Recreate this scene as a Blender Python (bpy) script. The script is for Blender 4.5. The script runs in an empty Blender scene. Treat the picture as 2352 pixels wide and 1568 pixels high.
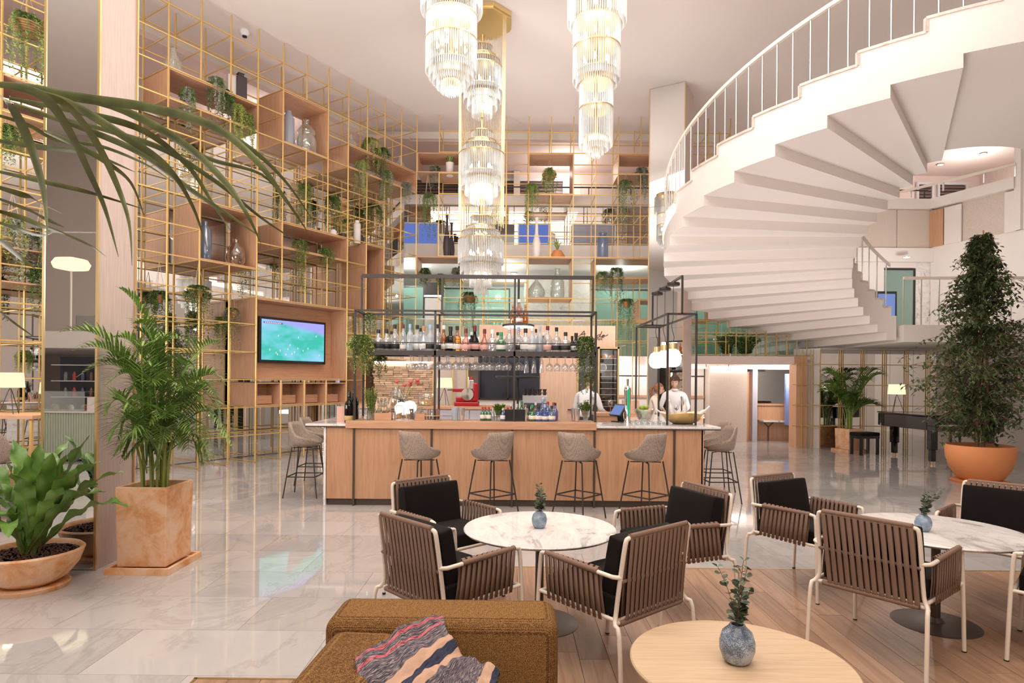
import bpy, bmesh, math, random
from mathutils import Vector, Matrix, noise
R = math.radians
PI = math.pi
rnd = random.Random(7)
SC = bpy.context.scene
COL = SC.collection

# ---------------------------------------------------------------- camera
CAMZ = 1.67
ROLL = R(0.5)
cam_d = bpy.data.cameras.new('camera')
cam = bpy.data.objects.new('camera', cam_d)
COL.objects.link(cam)
cam_d.sensor_width = 36
cam_d.lens = 1411 / 2352 * 36
cam_d.shift_y = 88 / 2352
cam_d.clip_start = 0.05
cam.matrix_world = Matrix.Translation((0, 0, CAMZ)) @ Matrix.Rotation(R(90), 4, 'X') @ Matrix.Rotation(ROLL, 4, 'Z')
SC.camera = cam

# ---------------------------------------------------------------- world, lights, exposure
w = bpy.data.worlds.new('world')
SC.world = w
w.use_nodes = True
w.node_tree.nodes['Background'].inputs[0].default_value = (1.0, 0.93, 0.88, 1)
w.node_tree.nodes['Background'].inputs[1].default_value = 0.35
def area(name, loc, rot, sx, sy, power, col=(1, 0.9, 0.8)):
    l = bpy.data.lights.new(name, 'AREA')
    l.shape = 'RECTANGLE'; l.size = sx; l.size_y = sy; l.energy = power; l.color = col
    o = bpy.data.objects.new(name, l); COL.objects.link(o)
    o.location = loc; o.rotation_euler = [R(a) for a in rot]
    return o
def point(name, loc, power, col=(1, 0.92, 0.85), rad=0.1):
    l = bpy.data.lights.new(name, 'POINT'); l.energy = power; l.color = col; l.shadow_soft_size = rad
    o = bpy.data.objects.new(name, l); COL.objects.link(o); o.location = loc
    return o
def spot(name, loc, power, ang=80, col=(1, 0.86, 0.72), rad=0.08):
    l = bpy.data.lights.new(name, 'SPOT'); l.energy = power; l.color = col; l.shadow_soft_size = rad
    l.spot_size = R(ang); l.spot_blend = 0.6
    o = bpy.data.objects.new(name, l); COL.objects.link(o); o.location = loc
    return o
area('added_overhead_fill', (-0.6, 2.5, 8.4), (0, 0, 0), 8, 4, 270)  # added overhead fills out of view, no ceiling fixtures stand there
area('added_overhead_fill', (0.0, -4.0, 8.4), (0, 0, 0), 12, 4, 620)
area('added_overhead_fill', (-0.4, 8.7, 8.45), (0, 0, 0), 6, 2.2, 310, (1, .92, .85))  # added fill out of frame that brightens the bar from above
area('added_ceiling_fill', (0.5, 4.2, 5.6), (176, 0, 0), 9, 5, 300, (1, .93, .89))  # bodiless fills added in mid-air, facing up to brighten the ceiling
area('added_ceiling_fill', (1.5, 12.9, 4.6), (172, 0, 0), 6, 3, 130, (1, .90, .86))
area('added_ceiling_fill', (-8.0, 4.6, 2.7), (145, 0, -38), 4, 3, 520, (1, .93, .88))
area('added_ceiling_fill', (-1.2, 1.5, 3.4), (142, 0, 8), 4, 2, 310, (1, .93, .88))
area('added_stair_fill', (4.9, 10.4, 0.25), (180, 0, 0), 2.6, 3.0, 120, (1, .92, .88))  # bodiless fills added to lift the stair soffits and fascia
area('added_stair_fill', (4.5, 3.0, 2.6), (118, 0, -25), 5, 2, 25, (1, .92, .88))
SC.view_settings.view_transform = 'Standard'
SC.view_settings.look = 'None'
SC.view_settings.gamma = 1
SC.view_settings.use_curve_mapping = False
SC.view_settings.exposure = 0.0
cy = SC.cycles
cy.max_bounces = 7; cy.diffuse_bounces = 4; cy.glossy_bounces = 4; cy.transmission_bounces = 4
cy.transparent_max_bounces = 24; cy.caustics_reflective = False; cy.caustics_refractive = False
cy.sample_clamp_indirect = 4; cy.sample_clamp_direct = 20
cy.use_denoising = True; cy.use_adaptive_sampling = True; cy.adaptive_threshold = 0.03

# ---------------------------------------------------------------- helpers
def tag(o, label=None, cat=None, group=None, kind=None):
    if label: o['label'] = label
    if cat: o['category'] = cat
    if group: o['group'] = group
    if kind: o['kind'] = kind
    return o
def empty(name, loc=(0, 0, 0), rz=0, label=None, cat=None, group=None, kind=None, parent=None):
    o = bpy.data.objects.new(name, None); COL.objects.link(o)
    o.location = loc; o.rotation_euler = (0, 0, rz); o.empty_display_size = 0.1
    if parent: o.parent = parent
    return tag(o, label, cat, group, kind)
def link(name, me, parent=None, loc=None, rot=None, scale=None):
    o = bpy.data.objects.new(name, me); COL.objects.link(o)
    if parent: o.parent = parent
    if loc is not None: o.location = loc
    if rot is not None: o.rotation_euler = rot
    if scale is not None: o.scale = scale
    return o
def copy_tree(o, parent=None):
    c = o.copy(); COL.objects.link(c); c.parent = parent
    for ch in o.children: copy_tree(ch, c)
    return c
def put(proto, used, loc, rz, label, scale=None):
    o = proto if not used else copy_tree(proto)
    o.location = loc; o.rotation_euler = (0, 0, rz); o['label'] = label
    if scale: o.scale = (scale,) * 3 if not hasattr(scale, '__len__') else scale
    return o

class MB:
    def __init__(s): s.v = []; s.f = []; s.m = []; s.mi = 0
    def add(s, vs, fs):
        n = len(s.v); s.v += [tuple(v) for v in vs]
        s.f += [tuple(i + n for i in f) for f in fs]; s.m += [s.mi] * len(fs)
        return s
    def box(s, x0, x1, y0, y1, z0, z1):
        return s.add([(x0,y0,z0),(x1,y0,z0),(x1,y1,z0),(x0,y1,z0),(x0,y0,z1),(x1,y0,z1),(x1,y1,z1),(x0,y1,z1)],
                     [(3,2,1,0),(4,5,6,7),(0,1,5,4),(1,2,6,5),(2,3,7,6),(3,0,4,7)])
    def cbox(s, c, sz, rz=0, rx=0, ry=0):
        M = Matrix.Translation(c) @ Matrix.Rotation(rz, 4, 'Z') @ Matrix.Rotation(ry, 4, 'Y') @ Matrix.Rotation(rx, 4, 'X')
        a, b, c2 = sz[0]/2, sz[1]/2, sz[2]/2
        vs = [M @ Vector(p) for p in [(-a,-b,-c2),(a,-b,-c2),(a,b,-c2),(-a,b,-c2),(-a,-b,c2),(a,-b,c2),(a,b,c2),(-a,b,c2)]]
        return s.add(vs, [(3,2,1,0),(4,5,6,7),(0,1,5,4),(1,2,6,5),(2,3,7,6),(3,0,4,7)])
    def bar(s, p, q, w, h=None):
        p = Vector(p); q = Vector(q); d = (q - p).normalized(); h = h or w
        u = Vector((0, 0, 1)) if abs(d.z) < 0.9 else Vector((0, 1, 0))
        a = d.cross(u).normalized(); b = a.cross(d).normalized()
        vs = [e + a*sx*w/2 + b*sz*h/2 for e in (p, q) for sx, sz in ((-1,-1),(1,-1),(1,1),(-1,1))]
        return s.add(vs, [(0,1,2,3),(7,6,5,4),(0,4,5,1),(1,5,6,2),(2,6,7,3),(3,7,4,0)])
    def tube(s, pts, r, seg=8, cap=True):
        pts = [Vector(p) for p in pts]; n = len(pts)
        rs = r if hasattr(r, '__len__') else [r] * n
        vs = []; prev = None
        for i, p in enumerate(pts):
            d = ((pts[min(i+1, n-1)] - pts[max(i-1, 0)])).normalized()
            if prev is None:
                u = Vector((0, 0, 1)) if abs(d.z) < 0.9 else Vector((1, 0, 0))
                a = d.cross(u).normalized()
            else:
                a = (prev - d * prev.dot(d)).normalized()
            prev = a; b = d.cross(a)
            for k in range(seg):
                t = 2*PI*k/seg
                vs.append(p + (a*math.cos(t) + b*math.sin(t))*rs[i])
        fs = []
        for i in range(n-1):
            for k in range(seg):
                k2 = (k+1) % seg
                fs.append((i*seg+k, i*seg+k2, (i+1)*seg+k2, (i+1)*seg+k))
        if cap:
            fs.append(tuple(range(seg))[::-1]); fs.append(tuple((n-1)*seg+k for k in range(seg)))
        return s.add(vs, fs)
    def lathe(s, prof, seg=24, c=(0, 0, 0), sx=1, sy=1):
        vs = []; n = len(prof)
        for r_, z in prof:
            for k in range(seg):
                t = 2*PI*k/seg
                vs.append((c[0]+r_*sx*math.cos(t), c[1]+r_*sy*math.sin(t), c[2]+z))
        fs = []
        for i in range(n-1):
            for k in range(seg):
                k2 = (k+1) % seg
                fs.append((i*seg+k, i*seg+k2, (i+1)*seg+k2, (i+1)*seg+k))
        if prof[0][0] > 1e-4: fs.append(tuple(range(seg))[::-1])
        if prof[-1][0] > 1e-4: fs.append(tuple((n-1)*seg+k for k in range(seg)))
        return s.add(vs, fs)
    def prism(s, poly, z0, z1):
        n = len(poly)
        vs = [(p[0], p[1], z0) for p in poly] + [(p[0], p[1], z1) for p in poly]
        fs = [tuple(range(n))[::-1], tuple(range(n, 2*n))] + [(i, (i+1) % n, n+(i+1) % n, n+i) for i in range(n)]
        return s.add(vs, fs)
    def ribbon(s, pts, ws, side=None, fold=0.0):
        # a leaf-like blade with a folded midrib: 3 vertices across
        pts = [Vector(p) for p in pts]; n = len(pts); vs = []
        for i, p in enumerate(pts):
            d = (pts[min(i+1, n-1)] - pts[max(i-1, 0)]).normalized()
            sd = Vector(side) if side is not None else d.cross(Vector((0, 0, 1)))
            sd = sd - d*sd.dot(d)
            sd = sd.normalized() if sd.length > 1e-5 else Vector((1, 0, 0))
            nn = sd.cross(d)
            wv = ws[i]
            vs += [p - sd*wv + nn*wv*fold, p, p + sd*wv + nn*wv*fold]
        fs = []
        for i in range(n-1):
            a = i*3
            fs += [(a, a+1, a+4, a+3), (a+1, a+2, a+5, a+4)]
        return s.add(vs, fs)
    def build(s, name, mat, parent=None, smooth=None, bevel=0, loc=None, rot=None, solid=0, subsurf=0, kind=None):
        me = bpy.data.meshes.new(name)
        me.from_pydata(s.v, [], s.f)
        mats = mat if isinstance(mat, (list, tuple)) else [mat]
        for m in mats: me.materials.append(m)
        if len(mats) > 1: me.polygons.foreach_set('material_index', s.m)
        if smooth is not None:
            me.polygons.foreach_set('use_smooth', [True]*len(me.polygons))
            me.set_sharp_from_angle(angle=R(smooth))
        me.update()
        o = link(name, me, parent, loc, rot)
        if solid:
            m = o.modifiers.new('solid', 'SOLIDIFY'); m.thickness = solid; m.offset = 0
        if bevel:
            m = o.modifiers.new('bevel', 'BEVEL'); m.width = bevel; m.segments = 2; m.limit_method = 'ANGLE'; m.angle_limit = R(40)
        if subsurf:
            m = o.modifiers.new('sub', 'SUBSURF'); m.levels = subsurf; m.render_levels = subsurf
        if kind: o['kind'] = kind
        return o

def at(px, py, Y):
    """point on the plane y=Y that the photograph shows at pixel (px, py)"""
    u, v = px - 1176, py - 872
    c, s = math.cos(ROLL), math.sin(ROLL)
    u0, v0 = u*c + v*s, -u*s + v*c
    return Vector((u0/1411*Y, Y, CAMZ - v0/1411*Y))
def proj(p):
    u0 = 1411*p[0]/p[1]; v0 = -1411*(p[2]-CAMZ)/p[1]
    c, s = math.cos(ROLL), math.sin(ROLL)
    return 1176 + u0*c - v0*s, 872 + u0*s + v0*c
def atx(px, Y, z):
    """x so that (x, Y, z) shows at column px"""
    v0 = -1411*(z-CAMZ)/Y
    return (px - 1176 + v0*math.sin(ROLL))/math.cos(ROLL)/1411*Y
def bez(p0, p1, p2, n):
    p0, p1, p2 = Vector(p0), Vector(p1), Vector(p2)
    return [p0*(1-t)**2 + p1*2*t*(1-t) + p2*t*t for t in [i/n for i in range(n+1)]]
def smoothpath(P, n=4):
    P = [Vector(p) for p in P]; out = []
    for i in range(len(P)-1):
        a = P[max(i-1, 0)]; b = P[i]; c = P[i+1]; d = P[min(i+2, len(P)-1)]
        for j in range(n):
            t = j/n
            out.append(0.5*((2*b) + (c-a)*t + (2*a-5*b+4*c-d)*t*t + (3*b-a-3*c+d)*t**3))
    out.append(P[-1]); return out

# ---------------------------------------------------------------- materials
MATS = {}
def mat(name, col, rough=0.5, metal=0.0, spec=0.5, **k):
    if name in MATS: return MATS[name]
    m = bpy.data.materials.new(name); m.use_nodes = True; MATS[name] = m
    b = m.node_tree.nodes['Principled BSDF']
    b.inputs['Base Color'].default_value = (*col, 1)
    b.inputs['Roughness'].default_value = rough
    b.inputs['Metallic'].default_value = metal
    b.inputs['Specular IOR Level'].default_value = spec
    for kk, v in k.items():
        b.inputs[kk.replace('_', ' ')].default_value = v
    return m
def nt(m): return m.node_tree.nodes, m.node_tree.links, m.node_tree.nodes['Principled BSDF']
def coords(N, L, scale=(1, 1, 1), rot=(0, 0, 0), kind='Object', rand=False):
    tc = N.new('ShaderNodeTexCoord'); mp = N.new('ShaderNodeMapping')
    mp.inputs['Scale'].default_value = scale; mp.inputs['Rotation'].default_value = rot
    L.new(tc.outputs[kind], mp.inputs['Vector'])
    if rand:
        oi = N.new('ShaderNodeObjectInfo'); mu = N.new('ShaderNodeMath'); mu.operation = 'MULTIPLY'; mu.inputs[1].default_value = 37.0
        L.new(oi.outputs['Random'], mu.inputs[0]); cb = N.new('ShaderNodeCombineXYZ')
        L.new(mu.outputs[0], cb.inputs[0]); L.new(mu.outputs[0], cb.inputs[1])
        L.new(cb.outputs[0], mp.inputs['Location'])
    return mp.outputs[0]
def ramp(N, L, fac, stops):
    r = N.new('ShaderNodeValToRGB'); e = r.color_ramp.elements
    while len(e) < len(stops): e.new(0.5)
    for i, (p, c) in enumerate(stops):
        e[i].position = p; e[i].color = (*c, 1)
    L.new(fac, r.inputs[0]); return r.outputs[0]
def bump(N, L, b, h, strength=0.3, dist=0.01):
    bp = N.new('ShaderNodeBump'); bp.inputs['Strength'].default_value = strength; bp.inputs['Distance'].default_value = dist
    L.new(h, bp.inputs['Height']); L.new(bp.outputs[0], b.inputs['Normal'])
def noise_n(N, L, vec, scale=5, detail=4, rough=0.5, dist=0.0):
    n = N.new('ShaderNodeTexNoise'); n.inputs['Scale'].default_value = scale; n.inputs['Detail'].default_value = detail
    n.inputs['Roughness'].default_value = rough; n.inputs['Distortion'].default_value = dist
    L.new(vec, n.inputs['Vector']); return n.outputs[0]
def hue_rand(N, L, colout, amt=0.1):
    oi = N.new('ShaderNodeObjectInfo'); mr = N.new('ShaderNodeMapRange')
    mr.inputs[3].default_value = 1-amt; mr.inputs[4].default_value = 1+amt
    L.new(oi.outputs['Random'], mr.inputs[0]); hs = N.new('ShaderNodeHueSaturation')
    L.new(mr.outputs[0], hs.inputs['Value']); L.new(colout, hs.inputs['Color']); return hs.outputs[0]
def wood(name, c1, c2, c3, axis='z', rough=0.45, sc=1.0, rnda=0.06, bmp=0.08):
    m = mat(name, c2, rough); N, L, b = nt(m)
    s = {'x': (1.2, 16, 16), 'y': (16, 1.2, 16), 'z': (16, 16, 1.2)}[axis]
    v = coords(N, L, tuple(a*sc for a in s), rand=True)
    n1 = noise_n(N, L, v, 1.4, 6, 0.6, 1.2)
    c = ramp(N, L, n1, [(0.28, c1), (0.5, c2), (0.74, c3)])
    L.new(hue_rand(N, L, c, rnda), b.inputs['Base Color'])
    bump(N, L, b, n1, bmp, 0.01)
    return m
OAK_Z = wood('oak_upright', (0.47, 0.255, 0.145), (0.56, 0.315, 0.185), (0.62, 0.365, 0.225), 'z')
OAK_X = wood('oak_level', (0.47, 0.255, 0.145), (0.56, 0.315, 0.185), (0.62, 0.365, 0.225), 'x')
OAK_P = wood('pale_pink_oak', (0.66, 0.42, 0.29), (0.74, 0.50, 0.36), (0.78, 0.54, 0.40), 'z')
OAK_T = wood('light_oak_top', (0.50, 0.35, 0.215), (0.58, 0.42, 0.27), (0.63, 0.475, 0.33), 'x', 0.4, 1.3)
PLANK = wood('floor_plank_oak', (0.25, 0.14, 0.085), (0.36, 0.215, 0.135), (0.44, 0.275, 0.18), 'x', 0.38, 0.6, 0.16, 0.12)
SLATE_B = wood('stacked_timber', (0.50, 0.30, 0.18), (0.68, 0.46, 0.30), (0.80, 0.60, 0.42), 'x', 0.6, 1, 0.25)
GOLD = mat('gold_metal', (0.70, 0.47, 0.17), 0.42, 0.45)
BRASS = mat('brass', (0.80, 0.60, 0.30), 0.28, 0.9)
CHAIN = mat('gilded_chain', (0.80, 0.66, 0.44), 0.4, 0.3)
BLACKM = mat('black_metal', (0.045, 0.036, 0.034), 0.45, 0.3)
BRONZE = mat('dark_bronze', (0.10, 0.075, 0.06), 0.4, 0.5)
CREAM = mat('cream_tube', (0.80, 0.72, 0.62), 0.35)
WHITE = mat('white_plaster', (0.80, 0.74, 0.70), 0.7)
STAIRW = mat('stair_plaster', (0.80, 0.73, 0.69), 0.65)
STEEL = mat('steel', (0.75, 0.73, 0.72), 0.25, 0.9)
CHROME = mat('chrome', (0.9, 0.9, 0.9), 0.08, 1.0)
MIRROR = mat('mirror', (0.90, 0.91, 0.90), 0.0, 1.0)
PINK = mat('pink_plaster', (0.74, 0.60, 0.55), 0.75)
GREYW = mat('grey_plaster', (0.72, 0.71, 0.71), 0.7)
SCREENB = mat('black_plastic', (0.012, 0.012, 0.014), 0.3)
LACQ = mat('piano_lacquer', (0.006, 0.006, 0.007), 0.06, 0, 0.8)
REDM = mat('red_enamel', (0.38, 0.012, 0.02), 0.2)
SOIL = mat('soil', (0.035, 0.018, 0.012), 0.95)
BARK = mat('bark', (0.20, 0.12, 0.07), 0.9)
STEMG = mat('green_cane', (0.28, 0.33, 0.07), 0.5)
SKIN = mat('skin', (0.62, 0.36, 0.26), 0.5)
HAIRB = mat('brown_hair', (0.09, 0.045, 0.025), 0.6)
HAIRG = mat('auburn_hair', (0.26, 0.11, 0.055), 0.6)
SHIRT = mat('white_shirt', (0.85, 0.85, 0.88), 0.8)
BLOUSE = mat('cream_blouse', (0.78, 0.70, 0.60), 0.8)
TROUS = mat('black_trousers', (0.02, 0.02, 0.022), 0.8)
DARKR = mat('dark_rubber', (0.02, 0.018, 0.016), 0.8)
SAGE = mat('sage_panel', (0.50, 0.56, 0.44), 0.5)
GREYF = mat('grey_upholstery', (0.30, 0.29, 0.28), 0.9)
LEATH = mat('dark_window', (0.03, 0.035, 0.05), 0.1)
PAPERW = mat('printed_card', (0.85, 0.80, 0.72), 0.6)
def emis(name, col, st):
    m = bpy.data.materials.new(name); m.use_nodes = True
    N = m.node_tree.nodes; L = m.node_tree.links; N.clear()
    e = N.new('ShaderNodeEmission'); e.inputs[0].default_value = (*col, 1); e.inputs[1].default_value = st
    o = N.new('ShaderNodeOutputMaterial'); L.new(e.outputs[0], o.inputs[0]); return m
LAMPG = emis('lit_opal_glass', (1, 0.93, 0.85), 2.4)
LAMPS = emis('lit_lampshade', (1, 0.86, 0.56), 1.15)
BULB = emis('lit_bulb', (1, 0.95, 0.88), 9)
LEDW = emis('led_strip', (1, 0.95, 0.88), 5)
LEDC = emis('cove_strip', (1, 0.93, 0.86), 22)
DOWNL = emis('lit_downlight', (1, 0.97, 0.92), 6)
BLUEW = emis('blue_dusk_window', (0.18, 0.27, 0.75), 0.7)
GREENL = emis('green_tap_light', (0.0, 0.55, 0.20), 1.0)
SCRB = emis('screen_glow', (0.25, 0.35, 0.75), 0.8)
def glassy(name, col=(1, 1, 1), gl=0.12, rough=0.02, milk=0.0, tcol=None):
    """thin clear glass: tinted see-through with a fresnel gloss and optionally a milky body"""
    m = bpy.data.materials.new(name); m.use_nodes = True
    N = m.node_tree.nodes; L = m.node_tree.links; N.clear()
    tr = N.new('ShaderNodeBsdfTransparent'); tr.inputs[0].default_value = (*col, 1)
    g = N.new('ShaderNodeBsdfGlossy'); g.inputs['Roughness'].default_value = rough; g.inputs[0].default_value = (1, 1, 1, 1)
    lw = N.new('ShaderNodeLayerWeight'); lw.inputs[0].default_value = 0.35
    mr = N.new('ShaderNodeMapRange'); mr.inputs[3].default_value = gl; mr.inputs[4].default_value = 0.85
    L.new(lw.outputs['Facing'], mr.inputs[0])
    mx = N.new('ShaderNodeMixShader'); L.new(mr.outputs[0], mx.inputs[0]); L.new(tr.outputs[0], mx.inputs[1]); L.new(g.outputs[0], mx.inputs[2])
    out = mx.outputs[0]
    if milk:
        d = N.new('ShaderNodeBsdfDiffuse'); d.inputs[0].default_value = (*(tcol or col), 1)
        t = N.new('ShaderNodeBsdfTranslucent'); t.inputs[0].default_value = (*(tcol or col), 1)
        a = N.new('ShaderNodeMixShader'); a.inputs[0].default_value = 0.5
        L.new(d.outputs[0], a.inputs[1]); L.new(t.outputs[0], a.inputs[2])
        m2 = N.new('ShaderNodeMixShader'); m2.inputs[0].default_value = milk
        L.new(out, m2.inputs[1]); L.new(a.outputs[0], m2.inputs[2]); out = m2.outputs[0]
    o = N.new('ShaderNodeOutputMaterial'); L.new(out, o.inputs[0]); return m
GLASS = glassy('clear_glass', (0.97, 0.98, 0.98), 0.06)
GLASSJ = glassy('jar_glass', (0.90, 0.93, 0.92), 0.10, milk=0.06, tcol=(0.9, 0.95, 0.95))
GLASSK = glassy('bottle_glass', (.92, .94, .96), .22, milk=.22, tcol=(.85, .88, .92))
GLASST = glassy('teal_glass', (0.66, 0.88, 0.82), 0.14, milk=0.30, tcol=(0.58, 0.86, 0.77))
GLASSB = glassy('balustrade_glass', (0.88, 0.95, 0.92), 0.22)
CRYST = glassy('crystal_rod', (0.97, 0.98, 1.0), 0.22, 0.12, milk=0.66, tcol=(0.98, 0.98, 0.97))
GFROST = glassy('frosted_bottle', (0.9, 0.95, 1.0), 0.1, 0.2, milk=0.5, tcol=(0.8, 0.85, 0.9))
GAMBER = glassy('amber_glass', (0.80, 0.42, 0.10), 0.08, milk=0.25, tcol=(0.6, 0.28, 0.06))
GPINK = glassy('rose_glass', (0.85, 0.45, 0.35), 0.08, milk=0.3, tcol=(0.75, 0.36, 0.28))
GGREEN = glassy('green_glass', (0.15, 0.55, 0.22), 0.1, milk=0.3, tcol=(0.05, 0.35, 0.12))
GBLUE = glassy('blue_glass', (0.30, 0.50, 0.90), 0.1, milk=0.3, tcol=(0.12, 0.25, 0.7))
GDARK = glassy('dark_wine_glass', (0.05, 0.04, 0.04), 0.1, milk=0.8, tcol=(0.012, 0.008, 0.008))
GSLATE = glassy('slate_blue_glass', (0.5, 0.6, 0.75), 0.1, milk=0.45, tcol=(0.3, 0.4, 0.55))

def marble(name, base, vein, rough, sc, amt=0.05, rand=True):
    m = mat(name, base, rough); N, L, b = nt(m)
    v = coords(N, L, (sc, sc*0.45, sc), (0, 0, 0.5), rand=rand)
    n1 = noise_n(N, L, v, 1.0, 8, 0.62, 2.2)
    c = ramp(N, L, n1, [(0.34, vein), (0.47, base), (0.50, tuple(x*0.86 for x in base)), (0.53, base), (0.72, tuple(min(1, x*1.05) for x in base))])
    L.new(hue_rand(N, L, c, amt), b.inputs['Base Color'])
    return m
FLOORM = marble('polished_marble_floor', (0.49, 0.468, 0.462), (0.44, 0.42, 0.415), 0.045, 0.8, 0.08)
FLOORM.node_tree.nodes['Principled BSDF'].inputs['IOR'].default_value = 1.85
TABM = marble('white_veined_marble', (0.82, 0.79, 0.77), (0.45, 0.42, 0.42), 0.08, 3.2, 0)
WALLM = marble('marble_wall', (0.66, 0.66, 0.60), (0.45, 0.45, 0.42), 0.25, 1.0)
EDGEM = marble('stair_marble', (0.72, 0.62, 0.56), (0.5, 0.42, 0.38), 0.3, 4.0)
def paper(name, c, vert=True, amt=0.12):
    m = mat(name, c, 0.8); N, L, b = nt(m)
    v = coords(N, L, (60, 60, 3) if vert else (40, 40, 40))
    n = noise_n(N, L, v, 1.0, 3, 0.6)
    cc = ramp(N, L, n, [(0.3, tuple(x*(1-amt) for x in c)), (0.7, tuple(min(1, x*(1+amt*0.5)) for x in c))])
    L.new(cc, b.inputs['Base Color']); bump(N, L, b, n, 0.15, 0.01); return m
WPAPER = paper('wall_paper_pink_grain', (0.60, 0.48, 0.43))
WPAPER2 = paper('wall_paper_beige', (0.66, 0.56, 0.49), False)
CEILM = mat('ceiling_plaster', (0.77, 0.70, 0.665), 0.75)
def terracotta():
    m = mat('terracotta', (0.62, 0.30, 0.14), 0.75); N, L, b = nt(m)
    v = coords(N, L, (2.2, 2.2, 2.2), rand=True); n = noise_n(N, L, v, 2.2, 7, 0.65, 0.4)
    c = ramp(N, L, n, [(0.34, (0.62, 0.27, 0.10)), (0.44, (0.70, 0.37, 0.18)), (0.54, (0.78, 0.48, 0.29)), (0.68, (0.80, 0.58, 0.43))])
    L.new(c, b.inputs['Base Color']); bump(N, L, b, n, 0.12, 0.01); return m
TERRA = terracotta()
TERRA2 = mat('orange_terracotta', (0.66, 0.25, 0.09), 0.6)
def leafm(name, a, bb, rough=0.45, sc=6):
    m = mat(name, a, rough); N, L, b = nt(m)
    v = coords(N, L, (sc, sc, sc)); n = noise_n(N, L, v, 2.0, 2, 0.5)
    L.new(hue_rand(N, L, ramp(N, L, n, [(0.35, a), (0.65, bb)]), 0.15), b.inputs['Base Color'])
    b.inputs['Subsurface Weight'].default_value = 0.0
    return m
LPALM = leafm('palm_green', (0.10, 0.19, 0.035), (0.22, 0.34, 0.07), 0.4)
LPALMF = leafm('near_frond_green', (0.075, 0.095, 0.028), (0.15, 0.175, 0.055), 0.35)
LFERN = leafm('nest_fern_green', (0.09, 0.20, 0.035), (0.17, 0.31, 0.06), 0.35, 3)
LFIC = leafm('ficus_green', (0.045, 0.075, 0.025), (0.11, 0.15, 0.055), 0.35, 30)
LTR1 = leafm('trailing_mid_green', (0.15, 0.26, 0.06), (0.32, 0.42, 0.14), 0.6, 20)
LTR2 = leafm('trailing_yellow_green', (0.36, 0.42, 0.10), (0.55, 0.58, 0.20), 0.6, 20)
LTR3 = leafm('trailing_grey_green', (0.30, 0.33, 0.24), (0.48, 0.50, 0.40), 0.7, 20)
LTR4 = leafm('ivy_dark_green', (0.07, 0.14, 0.04), (0.17, 0.28, 0.08), 0.5, 20)
LEUC = leafm('eucalyptus_green', (0.055, 0.085, 0.05), (0.12, 0.16, 0.10), 0.5, 30)
def fabric(name, c1, c2, sc, rough=0.95, bs=0.5, w=0.5):
    m = mat(name, c1, rough, spec=0.15); N, L, b = nt(m)
    v = coords(N, L, (sc, sc, sc))
    ck = N.new('ShaderNodeTexVoronoi'); ck.inputs['Scale'].default_value = 1.0; ck.inputs['Randomness'].default_value = .35; L.new(v, ck.inputs['Vector'])
    n = noise_n(N, L, v, 0.35, 3)
    mx = N.new('ShaderNodeMath'); mx.operation = 'MULTIPLY_ADD'; mx.inputs[1].default_value = .25; L.new(n, mx.inputs[0]); L.new(ck.outputs['Distance'], mx.inputs[2])
    c = ramp(N, L, mx.outputs[0], [(w-.02, c1), (w+0.42, c2)])
    L.new(c, b.inputs['Base Color'])
    iv = N.new('ShaderNodeMath'); iv.operation = 'MULTIPLY'; iv.inputs[1].default_value = -1; L.new(ck.outputs['Distance'], iv.inputs[0])
    bump(N, L, b, iv.outputs[0], bs, 0.004); return m
MUST = fabric('mustard_weave', (0.47, 0.26, 0.092), (0.085, 0.036, 0.013), 225, bs=0.7, w=.30)
STOOLF = fabric('taupe_boucle', (0.43, 0.345, 0.285), (0.19, 0.145, 0.12), 110)
STRAP = mat('taupe_strap', (0.225, 0.145, 0.108), 0.75, spec=0.25)
VELV = mat('black_velvet', (0.0075, 0.0045, 0.0045), 0.9, spec=0.2)
VELV.node_tree.nodes['Principled BSDF'].inputs['Sheen Weight'].default_value = 0.04
# ================================================================ THE SETTING
# floor slab with marble tiles as parts
fl = MB().box(-16, 16, -9, 25, -0.25, -0.012).build('floor', mat('grout', (0.45, 0.40, 0.37), 0.7)); tag(fl, kind='structure')
def in_wood(x, y): return (x > -0.65 and y < 5.45) or (x > -1.72 and y < 3.38)
tiles = []
for i in range(-20, 34):
    y0 = 4.06 + 0.62*i
    for j in range(-13, 14):
        x0 = -1.18 + 1.24*j + (0.62 if (i-1) % 2 else 0)
        xa, ya = x0+1.24, y0+0.62
        if x0 < -15.9 or xa > 15.9 or y0 < -8.9 or ya > 24.9: continue
        if in_wood(x0+0.02, y0+0.02) and in_wood(x0+0.02, ya-0.02) and x0 < 6.2 and y0 > 0.4: continue
        xm, ym = x0+0.62, y0+0.31
        vis = ym > 2.6 and abs(xm)-0.8 < ym*0.84
        tiles.append((0 if vis else 1, xm*xm+ym*ym, xm, ym))
tiles.sort()
tb = MB().cbox((0, 0, -0.006), (1.2375, 0.6175, 0.012)); tproto = None
rest = MB()
for n, (_, _, xm, ym) in enumerate(tiles):
    if n < 290:
        if tproto is None: tproto = tb.build('tile', FLOORM, fl)
        o = tproto if n == 0 else link('tile', tproto.data, fl)
        o.location = (xm, ym, 0)
    else:
        rest.cbox((xm, ym, -0.006), (1.2375, 0.6175, 0.012))
rest.build('tile_field', FLOORM, fl, kind='stuff')

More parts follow.
